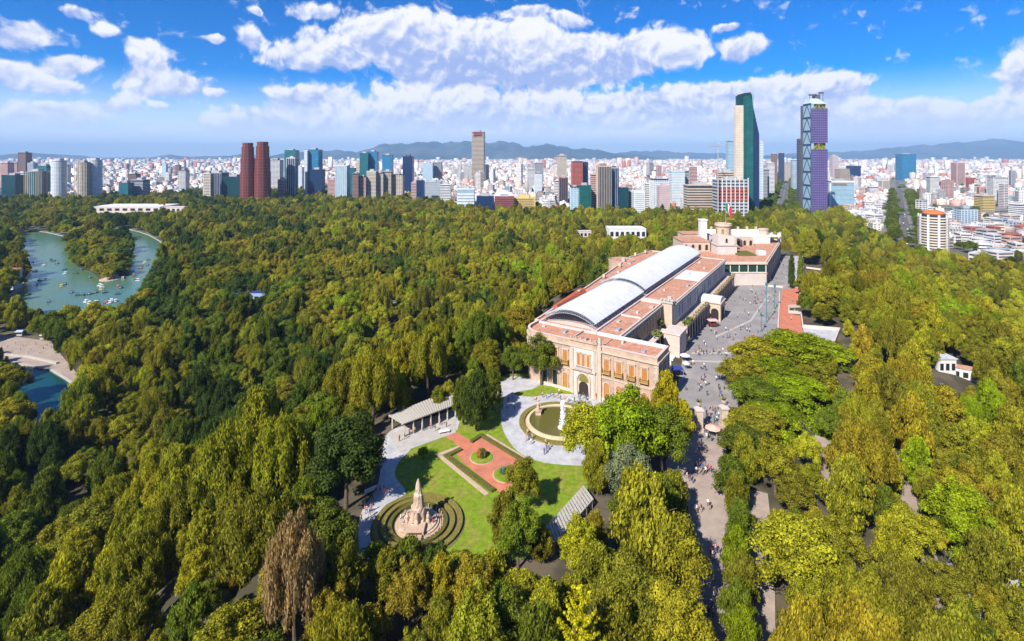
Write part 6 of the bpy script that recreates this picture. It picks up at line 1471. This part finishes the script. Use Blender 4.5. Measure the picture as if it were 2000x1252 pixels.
# sail shaped green glass tower
Ys = 900; X_ = lambda p: (p-1000)/1000*Ys; zz = lambda py: CAM_Z-(py-HORIZ)/1000*Ys
sail = thing('sail_tower', 'tallest green glass tower with a slanting sail edge and cream slab', 'tower', (X_(1460), Ys, GZ)); TOWN.append((X_(1460), Ys+12, 34))
sail['org'] = (X_(1460), Ys, GZ)
m = MB(); m.box(X_(1436), X_(1451), Ys-2, Ys+5, GZ, zz(206)); m.build('slab', WALLS['cream'], sail)
m = MB(); nfl = 46
for i in range(nfl):
    z = GZ+(zz(206)-GZ)*i/nfl; m.box(X_(1436)-.05, X_(1451), Ys-2.15, Ys-2, z, z+.5)
m.build('floor_bands', WALLS['beige'], sail, kind='stuff')
m = MB(); m.box(X_(1440), X_(1450.5), Ys+1, Ys+7, zz(206), zz(187)); m.build('top_box', GL['deep'], sail)
m = MB(); m.box(X_(1451), X_(1455), Ys-1.5, Ys+20, GZ, zz(190)); m.build('spine', GL['green'], sail)
prof = [(1455,183),(1466,181),(1469,195),(1471,215),(1471,395),(1455,395)]
def extr(pr, y0, y1, m): 
    n = len(pr); vs = [(X_(a), y0, zz(b)) for a, b in pr]+[(X_(a), y1, zz(b)) for a, b in pr]; mb = MB(); mb.add(vs, [(i, (i+1) % n, (i+1) % n+n, i+n) for i in range(n)]+[tuple(range(n)), tuple(range(2*n-1, n-1, -1))]); return mb
extr([(1455,184),(1469,184),(1471,215),(1471,425),(1455,425)], Ys, Ys+25, None).build('green_face', GL['green'], sail)
extr([(1466,182),(1472,205),(1478,232),(1484.5,262),(1484.5,425),(1471.2,425),(1471.2,216),(1469.2,190)], Ys+3, Ys+24, None).build('sail_face', GL['navy'], sail)
extr([(1452,182),(1466,180.5),(1468,192),(1466,192),(1464,184),(1453,186)], Ys-1, Ys+25.5, None).build('crown', GL['deep'], sail)
m = MB()
for i in range(56):
    z = GZ+4.2*i
    if z < zz(190): m.box(X_(1455), X_(1471), Ys-.12, Ys-.02, z, z+.5)
for k in range(5): xx = X_(1455+4*k); m.box(xx-.25, xx+.25, Ys-.3, Ys-.12, GZ, zz(188))
m.build('mullions', GL['teal'], sail, kind='stuff')
# purple tower
Yp = 900; X_ = lambda p: (p-1000)/1000*Yp; zz = lambda py: CAM_Z-(py-HORIZ)/1000*Yp
pur = thing('lattice_tower', 'purple clad tower with a braced glass side and open garden decks', 'tower', (X_(1591), Yp, GZ)); pur['org'] = (X_(1591), Yp, GZ); TOWN.append((X_(1591), Yp+14, 36))
m = MB(); m.box(X_(1583), X_(1600), Yp+25, Yp+31, GZ, zz(204)); m.build('back_slab', WALLS['darkgrey'], pur)
m = MB(); m.box(X_(1584.5), X_(1590), Yp+.4, Yp+25, GZ, zz(201)); m.build('braced_face', GL['sky'], pur)
m = MB(); k = 8; zt = zz(201); xs = X_(1584.5)-.3
for i in range(k):
    z0_, z1_ = GZ+14+(zt-GZ-14)*i/k, GZ+14+(zt-GZ-14)*(i+1)/k; ya, yb = Yp+.6, Yp+24.6
    m.tube((xs, ya, z0_), (xs, (ya+yb)/2, z1_-3), .6, n=4); m.tube((xs, yb, z0_), (xs, (ya+yb)/2, z1_-3), .6, n=4); m.box(xs-.3, xs+.25, ya, yb, z1_-3, z1_)
m.tube((xs, Yp+.6, GZ), (xs, Yp+.6, zt), .6, n=4); m.build('bracing', WALLS['navy'], pur)
for z0_, z1_, nm in ((zz(425), zz(292), 'cladding'), (zz(279), zz(212), 'cladding')):
    m = MB(); m.box(X_(1585), X_(1616.5), Yp, Yp+28, z0_, z1_); m.build(nm, WALLS['purple'], pur)
LAV = bmat('lavender_panel', (.19,.15,.33))
m = MB(); z = zz(425)
while z < zz(212):
    if not zz(293) < z < zz(281): m.box(X_(1585.5), X_(1616.3), Yp-.35, Yp, z, z+1.3)
    z += 4.1
m.build('louvres', LAV, pur, kind='stuff'); m = MB()
for kx in range(9): xx = X_(1586+3.7*kx); m.box(xx-.3, xx+.3, Yp-.5, Yp-.35, zz(425), zz(292)); m.box(xx-.3, xx+.3, Yp-.5, Yp-.35, zz(279), zz(212))
m.build('mullions', WALLS['navy'], pur, kind='stuff')
for z0_, z1_ in ((zz(292), zz(279)), (zz(212), zz(203))):
    m = MB(); m.box(X_(1587), X_(1615), Yp+4, Yp+26, z0_, z1_); m.build('garden_deck', bmat('yellow_green_deck', (.22,.24,.04)), pur)
    m = MB(); m.box(X_(1599), X_(1602), Yp+1, Yp+4, z0_, z1_); m.tube((X_(1586), Yp+.5, z0_), (X_(1600), Yp+.5, z1_), .5, n=4); m.tube((X_(1615), Yp+.5, z0_), (X_(1601), Yp+.5, z1_), .5, n=4); m.build('deck_strut', bmat('ochre_strut', (.25,.20,.05)), pur)
m = MB(); m.box(X_(1584.3), X_(1616.5), Yp, Yp+28, zz(203), zz(201)); m.hexa([(X_(1584),Yp+2,zz(201)),(X_(1613),Yp+2,zz(201)),(X_(1613),Yp+24,zz(201)),(X_(1584),Yp+24,zz(201)),(X_(1586),Yp+4,zz(192)),(X_(1600),Yp+4,zz(192)),(X_(1600),Yp+20,zz(192)),(X_(1586),Yp+20,zz(192))]); m.build('crown', WALLS['lightblue'], pur)
m = MB(); m.box(X_(1585), X_(1599), Yp+6, Yp+9, zz(186), zz(183)); m.box(X_(1596), X_(1605), Yp+6, Yp+14, zz(192), zz(184))
for a in (1586, 1591, 1599, 1606, 1612): m.tube((X_(a), Yp+7, zz(202)), (X_(a), Yp+7, zz(181 if a > 1600 else 186)), .45, n=4)
m.box(X_(1604), X_(1613), Yp+6, Yp+9, zz(182), zz(179)); m.build('roof_crane', WALLS['darkgrey'], pur)
tower(1560,1568,271,1050,'dark slim tower edge behind the purple tower','darkgrey','navy','bands')
# right of the avenue
t, w_, d, H_ = tower(1620,1669,354,1080,'white building with a grey glazed front and a long brown sign','white','sky','glass',dep=.45,fl=5); m = MB(); m.box(-w_*.5, w_*.5, -d*.5-.8, -d*.5+.4, H_-3, H_+1); m.box(-w_*.5, -w_*.44, -d*.5-.8, -d*.5+.4, 0, H_); obj('facade_frame', m.mesh('facade_frame', WALLS['white']), t)
m = MB()
for i in range(13): m.box(-w_*.38+i*2.35, -w_*.38+i*2.35+1.7, -d*.5-1.0, -d*.5-.8, H_-8, H_-5+.5*(i % 2))
obj('sign', m.mesh('sign', WALLS['brown']), t)
tower(1663,1682,324,2400,'dark blue block with an angled face','navy','navy','glass'); tower(1647,1662,338,2200,'bright teal-blue low glass block','lightblue','blue','glass'); tower(1626,1638,304,2200,'pale pink tower over the far roofs','pink','sky','bands')
tower(1761,1790,301,2300,'solitary wide teal-blue glass tower','navy','blue','glass',dep=.6)
Y = 600; xr = (1823-1000)/1000*Y; rr = 48/2000*Y; Hh = CAM_Z-(418-HORIZ)/1000*Y-GZ; t = thing('apartment_tower', 'round cream apartment tower with an orange dome near the wood', 'block of flats', (xr, Y, GZ)); del t['org']; TOWN.append((xr, Y, 26))
m = MB(); m.lathe((0, 0, 0), [(rr*.93, -1), (rr*.93, Hh)], 24); obj('glazing', m.mesh('glazing', GL['dark']), t)
for i in range(int(Hh/3.1)): m = MB(); m.lathe((0, 0, 0), [(rr, i*3.1), (rr, i*3.1+1.5)], 24); obj('balcony', m.mesh('balcony', WALLS['cream']), t)
for q in range(9): a = q*math.pi*2/9+.2; m = MB(); m.obox((rr*.97*math.cos(a), rr*.97*math.sin(a)), (math.cos(a), math.sin(a)), (-math.sin(a), math.cos(a)), -.8, .5, -1.0, 1.0, 0, Hh); obj('pier', m.mesh('pier', WALLS['white']), t)
m = MB(); m.lathe((0, 0, 0), [(rr*.72, Hh), (rr*.75, Hh+1), (rr*.6, Hh+3.4), (rr*.3, Hh+4.6), (.3, Hh+4.9)], 20); obj('dome', m.mesh('dome', bmat('orange_tiles', (.50,.14,.04))), t)
m = MB(); m.lathe((rr*.55, 0, 0), [(rr*.35, Hh), (rr*.35, Hh+2.4)], 12); obj('plant_room', m.mesh('plant_room', WALLS['cream']), t)
for a in [(1836,1849,355,1550,'dark red block of flats, one of the few red ones on this side','maroon'),(1893,1904,347,1600,'salmon red block with a light top','red'),(1869,1886,317,1900,'pink tower, tallest of the far roofs there','pink'),(1944,1972,346,1300,'large plain white block of flats','white'),(1920,1943,382,1040,'yellow block of flats with a brown edge','yellow'),(1908,1916,360,1500,'narrow violet-grey tower between yellow and white blocks','grey'),(1976,1986,332,1700,'slim white and grey tower at the frame edge','grey'),(1983,2004,398,900,'white block with grey floors under a reddish roof garden','white'),(1797,1813,390,900,'plain white block behind the round cream tower','white'),(1880,1912,408,830,'pale blue-white school block with blank wall','lightblue'),(1848,1864,352,1250,'pinkish block between the red ones','pink'),(1722,1738,352,1700,'cream office block beside the tree-lined street','cream'),(1700,1718,364,1400,'white stepped office block','white'),(1818,1836,345,1400,'white slim tower near the avenue','white'),(1640,1660,330,1500,'beige narrow tower in the crowd of roofs','beige'),(1508,1520,300,1700,'purple-grey tower at the start of the avenue','brown'),(1523,1533,299,2100,'small navy tower over the avenue','navy'),(1500,1515,318,1300,'white tower beside the tree avenue','white'),(1548,1558,312,1500,'blue glass block beside the avenue','lightblue'),(1535,1552,318,2300,'cream towers closing the avenue view','cream'),(1491,1503,330,1200,'dark green glass roof by the avenue','grey')]:
    tower(a[0],a[1],a[2],a[3],a[4],a[5],'dark',random.choice(['bands','grid','solid']),fl=3.3,rz=random.uniform(-.3,.3),name='apartment_block',cat='block of flats')

# streets: the two avenues
for (A, B) in (AV1, AV2):
    m = MB(); m.wall([A, seg(A, B, .95)], 11 if A is AV2[0] else 16, GZ-.5, GZ+.02); m.build('road', mat('asphalt', (.12,.11,.11), var=.1, scale=.1), kind='structure')
# cars along the avenues
def car_proto():
    t = thing('car', '', 'car', (0, 0, 0), 'cars driving along the tree-lined avenues'); del t['org']
    m = MB(); m.hexa([(-.9,-2.2,.35),(.9,-2.2,.35),(.9,2.2,.35),(-.9,2.2,.35),(-.85,-2.15,.9),(.85,-2.15,.9),(.85,2.15,.9),(-.85,2.15,.9)]); m.hexa([(-.8,-1.5,.9),(.8,-1.5,.9),(.8,1.1,.9),(-.8,1.1,.9),(-.65,-1.1,1.45),(.65,-1.1,1.45),(.65,.6,1.45),(-.65,.6,1.45)]); obj('body', m.mesh('body', BOATM), t)
    m = MB(); m.hexa([(-.83,-1.35,.95),(.83,-1.35,.95),(.83,.95,.95),(-.83,.95,.95),(-.70,-1.02,1.38),(.70,-1.02,1.38),(.70,.55,1.38),(-.70,.55,1.38)]); obj('windows', m.mesh('windows', DARK), t)
    for sx in (-1, 1):
        for sy in (-1.35, 1.35): m = MB(); m.tube((sx*.72, sy, .33), (sx*.93, sy, .33), .33, n=10); obj('wheel', m.mesh('wheel', SHADOWY), t)
    return t
cp = car_proto(); ci = []; q_ = random.Random(4); CC = {'white': (.6,.6,.6), 'grey': (.25,.25,.27), 'dark': (.03,.03,.035), 'red': (.4,.04,.03), 'blue': (.04,.08,.25), 'pale green': (.2,.4,.25)}
for A, B, nm, tm in ((AV1[0], AV1[1], 'the wide avenue', .35), (AV2[0], AV2[1], 'the narrow avenue', .4)):
    L = math.hypot(B[0]-A[0], B[1]-A[1]); tx_, ty_ = (B[0]-A[0])/L, (B[1]-A[1])/L
    for k in range(22):
        s_ = L*tm*(k+q_.random()*.7)/22; o_ = q_.choice([-3.6, 0, 3.6]) if nm[4] == 'w' else q_.choice([-2, 2]); o = cp if not ci else copy_thing(cp, (0, 0, 0)); X, Y = A[0]+tx_*s_+ty_*o_, A[1]+ty_*s_-tx_*o_
        o.location = (X, Y, GZ+.03); o.rotation_euler = (0, 0, -math.atan2(tx_, ty_)); cn = q_.choice(list(CC)); ci.append((o, f'{cn} car on {nm}', X, Y)); o.children[0].color = (*CC[cn], 1)
        for c in o.children: c.color = (*CC[cn], 1)
label_all(ci, [('the park end', *W2(1520,440,GZ)), ('the street end by the wood', *AV2[0]), ('the purple tower', 700, 1300)])
# ordinary buildings
def CITYMAT(name, objcol):
    m = bpy.data.materials.new(name); m.use_nodes = True; T = NT(m.node_tree); b = T.n['Principled BSDF']; b.inputs['Roughness'].default_value = .8; b.inputs['Specular IOR Level'].default_value = .2
    g = T.n.new('ShaderNodeNewGeometry'); px_, py_, pz_ = T.sep(g.outputs['Position']); nx_, ny_, nz_ = T.sep(g.outputs['Normal'])
    if objcol: base = T.n.new('ShaderNodeObjectInfo').outputs['Color']
    else:
        at = T.n.new('ShaderNodeAttribute'); at.attribute_name = 'tint'; base = at.outputs['Color']
    s = T.math('SUBTRACT', T.math('MULTIPLY', px_, ny_), T.math('MULTIPLY', py_, nx_))
    fw = T.math('FRACT', T.math('DIVIDE', s, 3.7)); fh = T.math('FRACT', T.math('DIVIDE', T.math('SUBTRACT', pz_, GZ), 3.1))
    win = T.math('MULTIPLY', T.math('MULTIPLY', T.math('GREATER_THAN', fw, .32), T.math('LESS_THAN', fw, .78)), T.math('MULTIPLY', T.math('GREATER_THAN', fh, .34), T.math('LESS_THAN', fh, .74)))
    win = T.math('MULTIPLY', win, T.math('LESS_THAN', T.math('ABSOLUTE', nz_), .4))
    dirt = T.mapr(T.noise(g.outputs['Position'], .12, 4, .6), .3, .7, .85, 1.12)
    if objcol: col = T.vec('SCALE', base, None, dirt)
    else: col = T.mix(T.math('MULTIPLY', win, .8), T.vec('SCALE', base, None, dirt), (.06, .07, .09))
    T.l.new(col, b.inputs['Base Color']); return m
CM, CMO = CITYMAT('city_facade', False), CITYMAT('painted_facade', True)
PAL = [((.60,.57,.54),'white'),((.62,.60,.60),'white'),((.50,.47,.44),'grey'),((.55,.45,.36),'cream'),((.54,.45,.40),'cream'),((.60,.50,.42),'cream'),((.38,.36,.36),'grey'),((.52,.32,.27),'salmon'),((.30,.24,.21),'brown'),((.56,.53,.56),'white'),((.40,.14,.10),'red'),((.32,.38,.44),'bluish'),((.63,.62,.62),'white'),((.60,.58,.57),'white'),((.62,.60,.58),'white'),((.55,.50,.48),'white')]
cells = []
cr_ = random.Random(11)
def seg_d(p, A, B):
    ax, ay = A; bx, by = B; L2 = (bx-ax)**2+(by-ay)**2; t = max(0, min(1, ((p[0]-ax)*(bx-ax)+(p[1]-ay)*(by-ay))/L2)); return math.hypot(p[0]-ax-t*(bx-ax), p[1]-ay-t*(by-ay))
Yc = 470.
while Yc < 13000:
    st = 21 if Yc < 1600 else 25 if Yc < 2600 else 38 if Yc < 4500 else 62 if Yc < 8000 else 90
    Xc = -1.06*Yc
    while Xc < 1.06*Yc:
        x = Xc+cr_.uniform(-.25, .25)*st; y = Yc+cr_.uniform(-.25, .25)*st; Xc += st
        if y < forest_limit(x, y)*1.03: continue
        if seg_d((x, y), *AV1) < 44+.3*st or seg_d((x, y), *AV2) < 26+.3*st: continue
        if math.sin(x*.006+2)*math.cos(y*.0052+1) > .72 and y < 4000: continue
        if cr_.random() < .10: continue
        bad = False
        for (a, b, r) in TOWN:
            if abs(x-a) < r+8 and abs(y-b) < r+8: bad = True; break
            if y < b and y > b-260 and abs(x/y-a/b) < .55*r/b and cr_.random() < .6: bad = True; break
        if bad: continue
        zone = .5+.5*math.sin(x*.0013+.5)*math.cos(y*.0011); q = cr_.random()
        h = 5+9*cr_.random() + (18*cr_.random() if q < .10+.18*zone else 0) + (32*cr_.random() if q < .04*zone and y > 900 else 0) + (50*cr_.random() if q < .008 and y > 1500 else 0)
        if y < forest_limit(x, y)*1.3: h = min(h, 24)
        if x > .55*y and y < 1100: h = min(h, 6+9*cr_.random())
        w_, d = st*cr_.uniform(.45, .95), st*cr_.uniform(.45, .95)
        if h > 25: w_, d = min(w_, 20*st/25), min(d, 20*st/25)
        cells.append([x, y, w_, d, h, cr_.choice([.12, .12, -.35, .5])+cr_.uniform(-.05, .05), cr_.choice(PAL)])
    Yc += st
for c in cells: c.append((c[2]+c[3])*(c[4]+c[3]*.4*100/c[1])/c[1]**2 if abs(c[0]/c[1]) < 1.0 else 0)
cells.sort(key=lambda c: -c[7])
NB = 215; big, rest = cells[:NB], cells[NB:]
print('CITY', len(cells))
PROT = {}
def block_proto(nf, nb, kind):
    key = (nf, nb, kind)
    if key in PROT: return PROT[key]
    t = []; m = MB(); m.box(-.5, .5, -.5, .5, 0, 1)
    e = .03; m.box(-.52, .52, -.52, -.47, 1, 1+e); m.box(-.52, .52, .47, .52, 1, 1+e); m.box(-.52, -.47, -.47, .47, 1, 1+e); m.box(.47, .52, -.47, .47, 1, 1+e)
    t.append(m.mesh('apartment_block', CMO)); w = MB()
    for i in range(nf):
        z0_, z1_ = (i+.32)/nf, (i+.74)/nf
        if kind == 0:
            for j in range(nb):
                a, b = -.5+(j+.25)/nb, -.5+(j+.75)/nb
                for s in (-1, 1):
                    w.box(a, b, s*.502-.004, s*.502+.004, z0_, z1_); w.box(s*.502-.004, s*.502+.004, a, b, z0_, z1_)
        else:
            for s in (-1, 1): w.box(-.44, .44, s*.503-.004, s*.503+.004, z0_, z1_); w.box(s*.503-.004, s*.503+.004, -.44, .44, z0_, z1_)
    t.append(w.mesh('window_rows', GL['dark'])); m = MB(); m.box(-.3, .05, -.15, .25, 1, 1.12); m.box(.15, .32, -.3, -.1, 1, 1.08); t.append(m.mesh('rooftop_room', CMO)); PROT[key] = t; return t
items = []
for (x, y, w_, d, h, rz, (c, cn), _) in big:
    nf = max(2, min(14, int(h/3.1))); nb = max(2, min(6, int(w_/3.8))); k = cr_.randrange(2); ms = block_proto(nf, nb, k)
    o = obj('apartment_block', ms[0], category='building', group='ordinary city buildings beyond the park'); o.location = (x, y, GZ); o.rotation_euler = (0, 0, rz); o.scale = (w_, d, h); o.color = (*c, 1)
    a = obj('window_rows', ms[1], o, kind='stuff'); b = obj('rooftop_room', ms[2], o); b.color = (c[0]*.9, c[1]*.9, c[2]*.9, 1)
    items.append((o, f"{cn} {'low' if h < 12 else 'mid-height' if h < 22 else 'tall'} city block", x, y))
label_all(items, [('the round cream tower with the orange dome', 461, 560), ('the solitary teal-blue tower', 1780, 2300), ('the purple tower', 532, 900), ('the striped brown building', 333, 900), ('the brown twin towers', 175, 960), ('the concert hall', -19, 1250), ('the navy glass tower', -302, 1480), ('the red twin towers', -590, 1180), ('the twin pale towers', -1020, 1230), ('the white round tower', -1075, 1200), ('the yellow block of flats', 966, 1050), ('the white building with the brown sign', 696, 1090), ('the green glass cube', 137, 960), ('the wide white museum', -680, 1100), ('the big plain white block', 1245, 1310), ('the pale blue-white school block', 744, 840), ('the bright blue glass tower', -510, 1300)])
# everything smaller: one mass
V = np.zeros((len(rest), 16, 3)); 
def corners(x, y, w_, d, rz):
    c, s = math.cos(rz), math.sin(rz); return [(x+c*a*w_/2-s*b*d/2, y+s*a*w_/2+c*b*d/2) for a, b in ((-1,-1),(1,-1),(1,1),(-1,1))]
tint = []
for i, (x, y, w_, d, h, rz, (c, cn), _) in enumerate(rest):
    q = corners(x, y, w_, d, rz)
    for j, p in enumerate(q): V[i, j] = (*p, GZ-1); V[i, j+4] = (*p, GZ+h)
    q = corners(x+w_*.1, y+d*.1, w_*.35, d*.4, rz)
    for j, p in enumerate(q): V[i, j+8] = (*p, GZ+h-.2); V[i, j+12] = (*p, GZ+h+2.6)
    k = cr_.uniform(.85, 1.1); wc = (c[0]*k, c[1]*k, c[2]*k, 1); rc = cr_.choice([(.42,.40,.39,1),(.5,.49,.48,1),(.36,.24,.19,1),(.30,.30,.31,1),(.55,.54,.53,1)])
    tint += [rc]+[wc]*4+[rc]+[wc]*4
F5 = [(4,5,6,7),(0,1,5,4),(1,2,6,5),(2,3,7,6),(3,0,4,7)]; F10 = np.array(F5+[tuple(a+8 for a in f) for f in F5])
FF = (F10[None]+np.arange(len(rest))[:, None, None]*16).reshape(-1, 4)
me = bpy.data.meshes.new('city_blocks'); me.vertices.add(len(rest)*16); me.vertices.foreach_set('co', V.reshape(-1)); nf_ = len(FF)
me.loops.add(nf_*4); me.loops.foreach_set('vertex_index', FF.ravel().astype(np.int32)); me.polygons.add(nf_); me.polygons.foreach_set('loop_start', np.arange(nf_, dtype=np.int32)*4); me.update(calc_edges=True)
a = me.attributes.new('tint', 'FLOAT_COLOR', 'FACE'); a.data.foreach_set('color', np.array(tint, dtype=np.float32).ravel()); me.materials.append(CM); me.validate()
obj('city_blocks', me, kind='stuff', label='sea of pale low city blocks reaching the horizon')
for o in bpy.data.objects:
    for k in ('org', 'fixed'):
        if k in o: del o[k]
